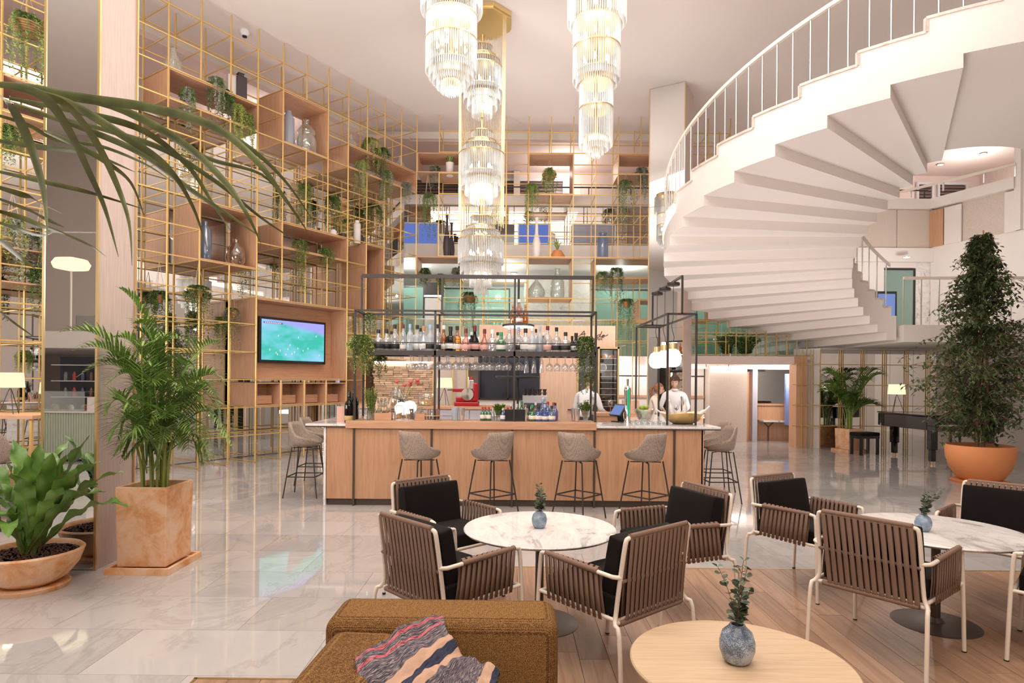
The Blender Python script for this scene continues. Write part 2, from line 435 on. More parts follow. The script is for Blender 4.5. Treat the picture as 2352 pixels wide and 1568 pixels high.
wf = MB().box(-0.65, 6.3, 0.4, 5.45, -0.011, 0.001).box(-1.72, -0.65, 0.4, 3.38, -0.011, 0.001).build('floor_wood', mat('sub_floor', (0.1, 0.06, 0.04), 0.8)); tag(wf, kind='structure')
wf.name = 'floor'
cols = 0; x = -1.72
while x < 6.25:
    ytop = 5.45 if x > -0.66 else 3.38
    wd = 0.178; y = 0.4; first = True
    while y < ytop-0.01:
        ln = rnd.uniform(0.5, 1.9) if first else rnd.uniform(1.3, 2.1); first = False
        y1 = min(ytop, y+ln)
        if ytop-y1 < 0.25: y1 = ytop
        o = MB().cbox((0, 0, 0), (y1-y-0.003, wd-0.003, 0.012)).build('plank', PLANK, wf)
        o.location = (x+wd/2, (y+y1)/2, 0.0035+rnd.uniform(0, 0.0008)); o.rotation_euler = (0, 0, R(90))
        y = y1
    x += wd
b = MB().box(-0.665, 6.3, 5.45, 5.466, 0, 0.012).box(-0.668, -0.652, 3.38, 5.46, 0, 0.012).box(-1.74, -0.65, 3.38, 3.396, 0, 0.012).box(-1.736, -1.72, 0.4, 3.39, 0, 0.012)
tag(b.build('trim_1', BRASS), kind='structure')

# left lattice line geometry
P1 = Vector((-5.664, 11.1, 0)); STEP = Vector((0.3141, 0.4873, 0)); NB = Vector((-0.723, 0.466, 0)); NU = NB.normalized(); SU = STEP.normalized()
def P(k, s=0.0, z=0.0): return P1 + STEP*(k-1) + NB*s + Vector((0, 0, z))
LA = math.atan2(STEP.y, STEP.x)
def lev(m): return 8.11 - 0.54*m
BX0, BY, BD = -2.523, 15.97, 0.86
def Q(j, s=0.0, z=0.0): return Vector((BX0+0.582*j, BY+BD*s, z))
def k_of(px, s, z):
    a, b_ = -6.0, 12.0
    for _ in range(40):
        m = (a+b_)/2
        if proj(P(m, s, z))[0] < px: a = m
        else: b_ = m
    return a
def j_of(px, s, z):
    return (atx(px, BY+BD*s, z)-BX0)/0.582

# ceiling and upper corridor
ceil_poly = [(-16, -9), (16, -9), (16, 17.1), (-3.0, 17.1)] + [tuple((P(k, 2.2))[:2]) for k in (11, -8)] + [(-16, 5.2)]
tag(MB().prism(ceil_poly, 8.55, 8.75).build('ceiling', CEILM), kind='structure')
cm = MB().box(-4.4, 16, 17.1, 17.25, 8.36, 8.75)
a = P(11, 2.2); b_ = P(-8, 2.2); cm.bar((a.x, a.y, 8.48), (b_.x, b_.y, 8.48), 0.15, 0.25)
tag(cm.build('trim_2', mat('cove_cream', (0.82, 0.76, 0.70), 0.6)), kind='structure')
c2 = MB().prism([(-16, 17.2), (16, 17.2), (16, 21), (-16, 21)], 8.32, 8.4).prism([tuple(P(11, 2.1)[:2]), tuple(P(11, 5.5)[:2]), tuple(P(-8, 5.5)[:2]), tuple(P(-8, 2.1)[:2])], 8.30, 8.42).prism([tuple(P(11, 2.1)[:2]), (-2.9, 17.0), (-2.9, 21), tuple(P(11, 5.5)[:2])], 8.31, 8.41)
tag(c2.build('ceiling', PINK), kind='structure')
# upper corridor walls and floors
MB_ = MB().box(-5.0, 16, 19.7, 19.9, 6.5, 8.4); tag(MB_.build('wall_back', PINK), kind='structure')
MB_ = MB()
a, b_ = P(13, 4.6), P(-9, 4.6)
MB_.bar((a.x, a.y, 7.4), (b_.x, b_.y, 7.4), 0.2, 1.9); tag(MB_.build('wall_left', mat('lilac_grey_plaster', (0.60, 0.52, 0.52), 0.8)), kind='structure')
tag(MB().box(-4.6, 16, 17.4, 19.8, 6.36, 6.56).prism([tuple(P(12, 1.35)[:2]), tuple(P(12, 4.6)[:2]), tuple(P(-9, 4.6)[:2]), tuple(P(-9, 1.35)[:2])], 6.30, 6.5).build('floor', WHITE), kind='structure')
# left mirror wall: panels
mw = empty('wall_left', kind='structure')
me_p = MB().cbox((0, 0, 0), (1.15, 0.03, 2.16)).build('mirror_panel', MIRROR, mw)
first = True
for kk in range(-7, 10, 2):
    for zi in range(3):
        o = me_p if first else link('mirror_panel', me_p.data, mw); first = False
        c = P(kk+2, 1.13); o.location = (c.x, c.y, 1.09+zi*2.17); o.rotation_euler = (0, 0, LA)
a, b_ = P(12, 1.22), P(-8.2, 1.22)
MB().bar((a.x, a.y, 3.27), (b_.x, b_.y, 3.27), 0.1, 6.54).build('wall_body', WHITE, mw)

# back of the atrium: storey bands
tag(MB().box(-3.9, 11.8, 17.2, 17.5, 6.56, 6.84).build('trim_3', WHITE), kind='structure')     # upper parapet
tag(MB().box(-3.9, 11.8, 17.2, 17.45, 5.07, 5.46).build('trim_4', WHITE), kind='structure')
tag(MB().box(-3.9, 8.0, 17.0, 17.45, 2.11, 2.35).build('trim_5', PINK), kind='structure')
# mirrored band with dusk-blue windows
mb = empty('wall_back', kind='structure')
xs = [-3.9 + 0.98*i for i in range(17)]
for i in range(16):
    if i in (0, 1, 3):
        MB().box(xs[i]+.01, xs[i+1]-.01, 17.3, 17.34, 6.05, 6.55).build('mirror_panel', MIRROR, mb)
    else:
        MB().box(xs[i]+.01, xs[i+1]-.01, 17.3, 17.34, 5.47, 6.55).build('mirror_panel', MIRROR if i < 14 else WPAPER2, mb)  # end panels take plain beige in place of mirror reflections
for n, (pa, pb) in enumerate(((905, 958), (962, 1004), (1192, 1262), (1316, 1412))):
    xa, xb = atx(pa, 17.2, 5.8), atx(pb, 17.2, 5.8)
    wn = empty('window_%d' % (n+1), (0, 0, 0), kind='structure')
    MB().box(xa, xb, 17.24, 17.26, 5.48, 6.02).build('pane', BLUEW if n != 3 else mat('dim_glass', (0.30, 0.30, 0.36), 0.2), wn)
    MB().box(xa-.03, xa, 17.2, 17.28, 5.46, 6.05).box(xb, xb+.03, 17.2, 17.28, 5.46, 6.05).box(xa, xb, 17.2, 17.28, 6.02, 6.06).build('window_frame', GREYW, wn)
# parapet handrails
for nm, y0, xa, xb in (('upper_handrail', 17.35, -3.9, 11.7),):
    rr = empty(nm, (0, 0, 0), 0, 'thin dark handrail running along the uppermost back balcony', 'railing')
    MB().box(xa, xb, y0-.02, y0+.02, 7.10, 7.13).build('rail', BLACKM, rr)
    for i in range(14):
        xx = xa+0.1+i*(xb-xa-0.2)/13
        MB().box(xx-.012, xx+.012, y0-.012, y0+.012, 6.84, 7.1).build('post', BLACKM, rr)
# windows with blinds on the upper corridor
n = 5
def blind_window(pa, pb, Y=19.66):
    global n
    xa, xb = atx(pa, Y, 7.2), atx(pb, Y, 7.2)
    wn = empty('window_%d' % n, (0, 0, 0), kind='structure'); n += 1
    MB().box(xa, xb, Y, Y+.02, 6.56, 8.02).build('pane', mat('dark_pane', (0.07, 0.045, 0.04), 0.25), wn)
    MB().box(xa-.06, xa, Y-.06, Y+.02, 6.56, 8.1).box(xb, xb+.06, Y-.06, Y+.02, 6.56, 8.1).box(xa, xb, Y-.06, Y+.02, 8.02, 8.1).build('window_frame', mat('grey_frame', (0.62, 0.62, 0.64), 0.4), wn)
    for i in range(14):
        MB().box(xa+.01, xb-.01, Y-.04, Y-.012, 6.62+i*.1, 6.67+i*.1).build('slat', mat('brown_slat', (0.16, 0.10, 0.085), 0.6), wn)
for pa, pb in ((955, 1052), (1160, 1180), (1194, 1292), (1500, 1520), (2108, 2138), (2156, 2216)): blind_window(pa, pb)
tag(MB().box(0.0, 0.2, 19.5, 19.7, 6.56, 8.3).box(2.15, 4.6, 19.55, 19.7, 6.56, 8.0).build('wall_back', WPAPER2), kind='structure')

# middle level rooms behind the lattice
tag(MB().box(-5, 16, 17.45, 24, 5.07, 5.3).build('ceiling', WHITE), kind='structure')
tag(MB().box(-5, 8.0, 17.45, 24, 2.11, 2.35).build('floor', WHITE), kind='structure')
tag(MB().box(-5, 16, 22.5, 22.7, 0, 5.1).build('wall_back', mat('pale_green_wall', (0.62, 0.70, 0.62), 0.7)), kind='structure')
def glazed(name, xa, xb, Y, za, zb, nx, label):
    g = empty(name, (0, 0, 0), 0, label, 'glass screen')
    wdt = (xb-xa)/nx
    for i in range(nx):
        MB().box(xa+i*wdt+.012, xa+(i+1)*wdt-.012, Y-.006, Y+.006, za, zb-.03).build('pane', GLASST, g)
    MB().box(xa-.02, xb+.02, Y-.03, Y+.03, zb-.04, zb).build('head_rail', BLACKM, g)
    MB().box(xb-.02, xb+.02, Y-.03, Y+.03, za, zb-.04).build('end_post', BLACKM, g)
    return g
glazed('glass_screen', -4.2, -2.75, 19, 2.35, 4.55, 2, 'teal glazed screen upstairs nearest the tall oak cube')
glazed('glass_screen', -2.1, -0.1, 19, 2.35, 4.5, 3, 'teal glazed screen upstairs behind the central chandelier tip')
glazed('glass_screen', 2.45, 4.6, 19, 2.35, 4.5, 3, 'teal glazed screen upstairs just before the mirrored pillar')
glazed('glass_screen', 5.6, 8.2, 19, 2.35, 4.3, 3, 'teal glazed screen seen beneath the lowest stair flights')
tag(MB().box(0.35, 2.38, 19.0, 19.3, 2.35, 4.85).build('wall_marble', WALLM), kind='structure').name = 'wall_marble'
tag(MB().box(-2.7, -2.15, 19, 19.5, 2.35, 4.62).build('wall_back', WHITE), kind='structure')
cab = empty('wall_cabinet', (-2.43, 18.8, 2.35), 0, 'dark recessed wall cabinet upstairs with small lit shelf', 'cabinet')
MB().cbox((0, 0.1, 2.05), (0.6, 0.2, 0.46)).build('body', BLACKM, cab); MB().cbox((0, -.01, 1.86), (0.56, 0.02, 0.05)).build('light_strip', LEDW, cab)
MB().cbox((0, 0.1, 0.9), (0.5, 0.2, 1.8)).build('lower_panel', WHITE, cab)
# white lounge counter upstairs
lc = empty('lounge_counter', (-0.9, 20.6, 2.35), 0, 'long white counter upstairs behind teal glass', 'counter')
MB().cbox((0, 0, 0.5), (3.6, 0.5, 1.0)).build('body', WHITE, lc); MB().cbox((0, 0, 1.02), (3.7, 0.6, 0.04)).build('top', WHITE, lc)
# balustrade panes along mid level edge
bal = empty('glass_balustrade', (0, 0, 0), 0, 'clear glass balustrade along the middle floor behind the gold lattice', 'balustrade')
for i in range(12):
    MB().box(-3.9+i*.98, -3.9+(i+1)*.98-.02, 17.3, 17.31, 2.36, 3.35).build('pane', GLASSB, bal)
MB().box(-3.9, 7.84, 17.29, 17.32, 3.35, 3.38).build('rail', STEEL, bal)

# ground level behind the bar
tag(MB().box(-7, 8.6, 20.5, 20.7, 0, 2.2).build('wall_back', mat('warm_grey_wall', (0.56, 0.49, 0.44), 0.8)), kind='structure')
led = MB().box(-3.25, -1.78, 14.46, 14.5, 2.05, 2.08); tag(led.build('led_strip', LEDC), 'white light strip grazing the stacked timber wall', 'light strip')
bw = empty('wall_timber', kind='structure')
MB().box(-3.3, -1.74, 14.6, 14.7, 0, 2.1).build('wall_body', mat('timber_gap', (0.16, 0.09, 0.05), 0.9), bw)
bp = [MB().cbox((0, 0, 0), (l, .10, .044)).build('brick', SLATE_B, bw) for l in (0.14, 0.20, 0.28)]
uses = [0, 0, 0]
for r_ in range(22):
    x = -3.3 + rnd.uniform(0, .08)
    while x < -1.9:
        q = rnd.randrange(3); l = (0.14, 0.20, 0.28)[q]
        o = bp[q] if not uses[q] else link('brick', bp[q].data, bw); uses[q] += 1
        o.location = (x+l/2, 14.58-rnd.uniform(0, .06), 0.98+r_*.050); x += l+.006

# wood kiosk with restaurant sign, door and wine cooler
kx = empty('wall_kiosk', kind='structure')
MB().box(-0.70, 2.18, 13.0, 13.12, 2.37, 2.83).build('sign_board', OAK_P, kx)
MB().box(0.60, 1.37, 13.02, 13.12, 0, 2.37).build('door_panel', OAK_P, kx)
MB().box(1.40, 1.78, 13.06, 13.12, 0, 2.37).build('dark_panel', mat('dark_door', (0.09, 0.08, 0.085), 0.4), kx)
MB().box(1.37, 1.41, 13.0, 13.12, 0, 2.37).build('jamb', BRASS, kx)
MB().box(-0.70, 0.60, 13.04, 13.12, 0, 1.25).build('lower_panel', WHITE, kx)
MB().box(-0.68, 0.58, 13.06, 13.10, 1.27, 2.35).build('dark_pane', LEATH, kx)
for z_ in (1.26, 2.34): MB().box(-0.70, 0.6, 13.0, 13.05, z_-.02, z_+.02).build('window_bar', BLACKM, kx)
MB().box(-.72, -.68, 13.0, 13.05, 1.25, 2.36).build('window_bar', BLACKM, kx)
MB().box(-.1, -.07, 13.0, 13.05, 1.25, 2.36).build('window_bar', BLACKM, kx)
MB().box(-0.68, 2.16, 13.12, 13.9, 0, 2.8).build('wall_body', GREYW, kx)
hd = MB().bar((1.18, 12.98, 1.05), (1.31, 12.98, 1.05), .025).bar((1.3, 12.98, 1.05), (1.3, 13.03, 1.05), .02); hd.build('door_handle', CHROME, kx)
def text(s, loc, size, m, parent=None, name='lettering', rz=0, shear=0, rx=90, depth=0.003, align='CENTER'):
    c = bpy.data.curves.new(name, 'FONT'); c.body = s; c.size = size; c.extrude = depth; c.align_x = align; c.shear = shear
    c.resolution_u = 3
    c.materials.append(m); o = bpy.data.objects.new(name, c); COL.objects.link(o)
    o.location = loc; o.rotation_euler = (R(rx), 0, R(rz))
    dg = bpy.context.evaluated_depsgraph_get(); me = bpy.data.meshes.new_from_object(o.evaluated_get(dg)); me.name = name
    mtx = o.location.copy(), o.rotation_euler.copy(); bpy.data.objects.remove(o); o = link(name, me, parent, *mtx)
    return o
INK = mat('black_ink', (0.02, 0.015, 0.015), 0.6)
def script_stroke(pts, parent, r=0.006):
    MB().tube(smoothpath(pts, 5), r, 5).build('lettering', INK, parent, smooth=60)
sg = lambda px, py: at(px, py, 12.985)
# restaurant name in thin handwriting, middle letters stay behind the trailing plant
script_stroke([sg(1328, 773), sg(1335, 767), sg(1341, 760), sg(1342, 762), sg(1343, 772)], kx)
script_stroke([sg(1333, 768), sg(1345, 766)], kx)
script_stroke([sg(1380, 768), sg(1374, 769), sg(1371, 773), sg(1374, 775), sg(1379, 769), sg(1383, 760), sg(1378, 772), sg(1382, 774), sg(1387, 770), sg(1384, 769), sg(1381, 773), sg(1386, 774), sg(1389, 770), sg(1386, 769), sg(1391, 770), sg(1398, 767)] [:8], kx)
script_stroke([sg(1383, 773), sg(1388, 769), sg(1384, 770), sg(1382, 773), sg(1385, 774.5), sg(1388, 771), sg(1391, 771), sg(1397, 768)], kx)
t_ = sg(1367, 780.5); text('restaurant', (t_.x, 12.995, t_.z), 0.075, INK, kx)

wc = empty('wine_cooler', (2.0, 12.75, 0), 0, 'brass framed tall wine cooler with bottles lying on shelves', 'wine cooler')
MB().box(-.19, .19, 0.3, .35, 0, 2.34).box(-.19, -.17, 0, .35, 0, 2.34).box(.17, .19, 0, .35, 0, 2.34).box(-.19, .19, 0, .35, 2.3, 2.34).box(-.19, .19, 0, .35, 0, .1).build('body', SCREENB, wc)
MB().box(-.22, -.185, -.02, .1, 0, 2.37).box(.185, .22, -.02, .1, 0, 2.37).box(-.22, .22, -.02, .1, 2.33, 2.37).build('door_frame', BRASS, wc)
MB().box(-.18, .18, 0, .008, .1, 2.3).build('glass_door', GLASS, wc)
for i in range(16):
    z = .25+i*.125
    MB().box(-.17, .17, .02, .3, z, z+.01).build('shelf', STEEL, wc)
    bt = MB(); bt.mi = 0
    for q in range(2):
        xx = -.085+q*.17; bt.add(*(lambda t: (t.v, t.f))(MB().tube([(xx, .05, z+.05), (xx, .2, z+.05), (xx, .25, z+.05), (xx, .3, z+.05)], [.04, .04, .015, .015], 10)))
    bt.build('bottle_row', GDARK if i % 3 else GAMBER, wc, smooth=50)
point('cooler_light', (2.0, 12.9, 2.2), 3, rad=.03)

# right-hand part: service passage, columns, mirror wall with gold grid
tag(MB().box(5.44, 6.47, 16.9, 17.9, 0, 2.11).build('wall_column', WPAPER2), kind='structure')
tag(MB().box(3.0, 8.6, 17.05, 17.12, 2.02, 2.11).build('trim_6', WHITE), kind='structure')
tag(MB().box(7.22, 7.5, 15.6, 16.0, 0, 2.33).build('wall_oak', OAK_Z), kind='structure')
tag(MB().box(4.2, 7.5, 15.72, 16.0, 2.12, 2.33).build('trim_7', PINK), kind='structure')
tag(MB().box(5.45, 6.45, 16.84, 16.9, 2.05, 2.1).build('led_strip', LEDC), 'light strip washing the wide beige column', 'light strip')
tag(MB().box(2.3, 5.4, 17.3, 17.42, 0, 2.11).build('wall_back', WHITE), kind='structure')
tag(MB().box(2.3, 5.4, 17.26, 17.3, 1.2, 1.27).build('trim_10', OAK_X), kind='structure'); tag(MB().box(2.3, 5.4, 17.27, 17.3, 1.80, 1.83).build('trim_11', BLACKM), kind='structure')
for x_ in (2.9, 4.1): point('added_service_fill', (x_, 16.7, 2.0), 24, (1, .94, .9), .05)  # added point fills that brighten the white wall, no lamps here
dd = empty('door_1', kind='structure')
MB().box(6.52, 6.78, 17.4, 17.45, 0, 1.95).build('door_leaf', OAK_Z, dd); MB().box(6.47, 6.52, 17.3, 17.5, 0, 2.05).box(6.78, 6.92, 17.3, 17.5, 0, 2.05).build('door_frame', mat('blue_grey_frame', (0.50, 0.50, 0.58), 0.4), dd)
tag(MB().box(6.9, 9.5, 19.0, 19.1, 0, 2.1).build('wall_back', MIRROR), kind='structure')
tag(MB().box(7.5, 7.72, 16.8, 16.9, .5, 1.9).build('window_20', mat('blue_glass_panel', (0.18, 0.24, 0.5), 0.15)), kind='structure')
mwr = empty('wall_mirror', kind='structure')
for i in range(5):
    MB().box(7.84+i*.59, 7.84+(i+1)*.59-.006, 15.62, 15.65, 0, 2.5).build('mirror_panel', MIRROR, mwr)
MB().box(7.84, 10.8, 15.66, 15.8, 0, 2.54).build('wall_body', WHITE, mwr)
tag(MB().prism([(7.84, 15.62), (7.84, 15.8), (7.55, 16.25), (7.40, 16.15)], 0, 2.54).build('wall_column', mat('lit_white', (0.86, 0.82, 0.78), 0.6)), kind='structure')
gg = empty('gold_grid', (0, 0, 0), 0, 'gold bar grid fixed over the mirror wall behind the piano', 'lattice')
for i in range(6):
    for d_ in (0, .055):
        x = 8.33+i*.553+d_ - (.5 if i == 0 and False else 0)
        MB().box(x-.009, x+.009, 15.57, 15.59, 0, 2.5).build('upright', GOLD, gg)
for zz in (2.13, 1.61, 1.09, .57):
    MB().box(7.6, 11.1, 15.575, 15.59, zz-.009, zz+.009).build('rail', GOLD, gg)
for px_ in (1842, 1862, 1868, 1884):
    x = atx(px_, 15.55, 1.2); MB().box(x-.009, x+.009, 15.55, 15.57, 0, 2.5).build('upright', GOLD, gg)
for zz in (2.13, 1.61, 1.09, .57): MB().box(7.1, 7.84, 15.555, 15.57, zz-.009, zz+.009).build('rail', GOLD, gg)
tag(MB().box(10.8, 16, 15.7, 15.9, 0, 2.54).build('wall_back', WHITE), kind='structure')
point('added_passage_fill', (7.36, 16.5, 1.9), 60, rad=.06)  # added fill hidden behind the oak column to brighten the passage
point('added_passage_fill', (4.9, 16.5, 1.95), 14, rad=.05)  # second added passage fill
# gold balustrade above the passage
gb = empty('gold_balustrade', (0, 0, 0), 0, 'gold lattice balustrade over the passage beside the wide beige column', 'lattice')
for i in range(13):
    x = 4.7+i*.26
    MB().box(x-.009, x+.009, 15.76, 15.78, 2.33, 3.0).build('upright', GOLD, gb)
for i in range(5):
    x = 4.85+i*.62
    MB().box(x-.009, x+.009, 16.3, 16.32, 2.33, 3.5).build('upright', GOLD, gb)
for z_, y_ in ((2.36, 15.77), (2.85, 15.77), (2.93, 15.77), (2.82, 16.31)): MB().box(4.6, 8.0, y_-.01, y_+.01, z_-.01, z_+.01).build('rail', GOLD, gb)
tag(MB().box(4.3, 8.0, 15.8, 17.2, 2.25, 2.33).build('floor', WHITE), kind='structure')
tag(MB().box(5.9, 8.3, 16.6, 16.65, 2.33, 4.2).build('wall_glass', GLASSB), kind='structure')

# right mezzanine slab and walls
tag(MB().prism([(8.25, 12.95), (13.4, 12.6), (13.4, 17.4), (8.5, 17.4), (8.5, 16.7)], 2.54, 2.9).build('floor', WHITE), kind='structure')
A = [(11.8, 17.3), (12.62, 15.4), (13.0, 13.0), (13.2, 9.0)]
def vwall(name, pts, za, zb, m, th=.12):
    o = MB()
    for p, q in zip(pts, pts[1:]): o.bar((p[0], p[1], (za+zb)/2), (q[0], q[1], (za+zb)/2), th, zb-za)
    return tag(o.build(name, m), kind='structure')
vwall('wall_right', A, 0, 5.5, WHITE)
vwall('trim_8', [(11.75, 17.25), (12.55, 15.35)], 6.56, 6.84, WHITE, .2)
vwall('wall_right', [(11.8, 17.3), (12.6, 15.35)], 5.5, 6.56, WPAPER2, .02)  # beige colour stands in for what the mirrored band reflects
vwall('wall_right', [(12.6, 15.35), (12.95, 13.0), (13.2, 9.0)], 5.5, 8.6, WHITE)
vwall('wall_right', [(15.0, 19.7), (15.1, 17.2)], 5.5, 8.6, WPAPER); vwall('wall_right', [(15.1, 17.2), (15.2, 12.0)], 5.5, 8.6, WHITE)
tag(MB().box(12.5, 12.72, 15.15, 15.35, 5.5, 8.55).build('wall_post', WHITE), kind='structure')
tag(MB().box(7.9, 10.45, 17.3, 17.5, 2.9, 5.1).box(10.45, 11.35, 17.3, 17.5, 4.92, 5.1).build('wall_back', WHITE), kind='structure')
tag(MB().box(11.35, 11.8, 17.3, 17.5, 2.9, 5.1).build('wall_back', TABM), kind='structure')
glazed('glass_screen', 10.45, 11.33, 17.35, 2.9, 4.9, 1, 'teal glass door opening beside marble on the mezzanine landing')
for px_, pa, pb, m in ((0, 2122, 2160, OAK_Z), (0, 2163, 2208, WHITE), (0, 2314, 2340, WHITE)):
    v = lambda px__: (lambda t: (11.8+t*.8, 17.3-t*1.95))(max(-0.2, min(1.0, (px__-2125)/215)))
    if pa > 2100:
        p, q = v(pa), v(pb); o = MB().bar((p[0]-.06, p[1]-.03, 6.0), (q[0]-.06, q[1]-.03, 6.0), .04, 1.02)
        tag(o.build('wall_right', m), kind='structure')  # oak and white strips paint the mirrored band's reflections
h2 = empty('curved_handrail', (0, 0, 0), 0, 'pale handrail climbing above the right upper parapet', 'railing')
MB().bar((10.9, 17.3, 7.05), (12.5, 15.3, 7.15), .06, .06).build('rail', CREAM, h2)
for t in (0.1, .4, .75, 1): MB().bar((10.9+1.6*t, 17.3-2*t, 6.84), (10.9+1.6*t, 17.3-2*t, 7.1), .03).build('post', STEEL, h2)
for k, (px_, py_, Y, z_) in enumerate(((2083, 590, 16.5, 5.06), (2160, 382, 18.6, 8.30), (2258, 352, 17.7, 8.30), (1125, 635, 19.5, 5.06), (1180, 633, 19.5, 5.06))):
    x = atx(px_, Y, z_)
    d = empty('downlight', (x, Y, z_), 0, ('round recessed downlight under the right mezzanine soffit', 'recessed downlight in corridor ceiling above brown blinds', 'recessed downlight in corridor ceiling nearest the white post', 'recessed downlight upstairs just behind chandelier tip', 'recessed downlight upstairs above the veined marble wall')[k], 'light', 'recessed ceiling downlights')
    MB().lathe([(.10, 0), (.10, -.012), (.085, -.012), (.085, 0)], 16).build('ring', CHROME, d); MB().lathe([(0.0, -.004), (.08, -.004)], 16).build('lens', DOWNL, d)
point('added_landing_fill', (10, 15.2, 4.6), 95, (1, .95, .9), .06)  # fill added to lighten the landing and its teal door
point('added_corridor_fill', (13.2, 17.6, 7.6), 70, (1, .95, .9), .05)  # corridor fills added for brightness, separate from the recessed downlights
point('added_corridor_fill', (9, 18.6, 7.9), 50, (1, .95, .9), .06)
point('added_corridor_fill', (1.5, 18.6, 7.9), 75, (1, .92, .86), .06)
point('added_corridor_fill', (-6.5, 15.5, 7.9), 60, (1, .92, .86), .06)
for x in (-3.2, -0.5, 3.2, 6.6): point('added_lounge_fill', (x, 18.3, 4.8), 70, (.97, 1, .95), .05)  # small fills added to brighten the middle rooms, no fittings modelled
for x in (-3.4, 0.5): point('added_kitchen_fill', (x, 16.4, 2.0), 45, (1, .87, .72), .1)  # added fills that brighten the area under the back balcony
point('added_lounge_fill', (0, 20.8, 4.6), 40, (.95, 1, .95), .06)  # added fill deeper in the same rooms

# ---------------------------------------------------------------- pillars with mirror face
def pillar(name_i, poly, mir, th=.012):
    o = tag(MB().prism(poly, 0, 8.55).build('wall_pillar', WPAPER), kind='structure')
    (x0, y0), (x1, y1) = mir
    d = Vector((x1-x0, y1-y0, 0)).normalized(); nn = Vector((d.y, -d.x, 0))
    for za, zb in ((0.01, 2.9), (2.91, 5.75), (5.76, 8.54)):
        q = MB(); a = Vector((x0, y0, (za+zb)/2))+nn*th*.6+d*.006; b = Vector((x1, y1, (za+zb)/2))+nn*th*.6-d*.006
        q.bar(a, b, th, zb-za); q.build('mirror_panel', MIRROR, o)
    e = MB()
    for p in ((x0, y0), (x1, y1)):
        e.bar((p[0]+nn.x*.01, p[1]+nn.y*.01, 0), (p[0]+nn.x*.01, p[1]+nn.y*.01, 8.54), .02)
    e.build('edge_trim', BRASS, o)
    return o
pl = pillar(1, [(-4.03, 5.29), (-3.57, 5.29), (-3.57, 5.80), (-4.03, 5.80)], ((-4.03, 5.29), (-3.57, 5.29)))
MB().bar((-3.562, 5.80, 0), (-3.562, 5.80, 8.54), .016).build('edge_trim', BRASS, pl)
pillar(2, [(3.92, 14.1), (4.32, 14.82), (3.6, 15.22), (3.2, 14.5)], ((3.2, 14.5), (3.92, 14.1)))

# ---------------------------------------------------------------- gold lattices
def lattice(root, pf, ks, nlev, boxes, loops=True, post_bottom=None):
    # rods stop at the open fronts of the oak cubes: boxes = (k0, k1, m0, m1)
    r = 0.0115; zt = lev(0)+.40
    inside = lambda k, m: any(a+.05 < k < b-.05 and c+.05 < m < d-.05 for a, b, c, d in boxes)
    protos = {}
    def shared(name, key, mk, loc):
        if key not in protos: protos[key] = o = mk().build(name, GOLD, root)
        else: o = link(name, protos[key].data, root)
        o.location = loc
    for k in ks:
        zb = .02 if post_bottom is None else post_bottom(k)
        cuts = sorted([(lev(d), lev(c)) for a, b, c, d in boxes if a+.05 < k < b-.05])
        segs = []; z = zb
        for c0, c1 in cuts:
            if c0 > z: segs.append((z, c0))
            z = max(z, c1)
        segs.append((z, zt))
        for s in (0, 1):
            a = pf(k, s, 0)
            for z0, z1 in segs: shared('post', ('p', round(z0, 2), round(z1, 2)), lambda z0=z0, z1=z1: MB().bar((0, 0, z0), (0, 0, z1), 2*r), (a.x, a.y, 0))
    d1 = pf(ks[0], 1, 0)-pf(ks[0], 0, 0)
    for m in range(nlev):
        z = lev(m); runs = []; st_ = ks[0]
        for a, b in sorted((a, b) for a, b, c, d in boxes if c+.05 < m < d-.05):
            if a > st_: runs.append((st_, a))
            st_ = max(st_, b)
        if st_ < ks[-1]: runs.append((st_, ks[-1]))
        for s in (0, 1):
            for a, b in runs:
                p = pf(a, s, 0); q = pf(b, s, 0)-p
                shared('rail', ('r', round(b-a, 2)), lambda q=q: MB().bar((0, 0, 0), (q.x, q.y, 0), 1.7*r), (p.x, p.y, z))
    for k in ks:
        a = pf(k, 0, 0)
        for m in list(range(nlev))+(['floor'] if loops else []):
            z = .02 if m == 'floor' else lev(m)
            if m != 'floor' and (inside(k, m) or (post_bottom and z < post_bottom(k)-.01)): continue
            shared('crossbar', 'c', lambda: MB().bar((0, 0, 0), d1, 1.5*r), (a.x, a.y, z))
latL = empty('gold_lattice', (0, 0, 0), 0, 'tall gold rod lattice running obliquely beside the television, holding oak cubes', 'lattice')
lattice(latL, P, list(range(-5, 12)), 15, [(0, 3, 2, 3), (4, 6, 1, 3), (7, 11, 2, 3), (1, 3, 6, 8), (4, 7, 6, 7), (8, 9, 6, 9), (8, 10.4, 11, 13), (-4, -1, 4, 5), (3, 7, 9, 12)])
latB = empty('gold_lattice', (0, 0, 0), 0, 'gold rod lattice across the back hall behind the chandeliers', 'lattice')
lattice(latB, Q, list(range(1, 15)), 11, [(.02, 2, 1, 2), (5, 7, 1, 3), (9, 11, 1, 2), (.02, 2, 6, 7), (5, 7, 6, 8), (8, 11, 6, 7)], loops=False, post_bottom=lambda j: 1.2 if j in (9, 10) else (2.05 if j > 2 else 2.4))

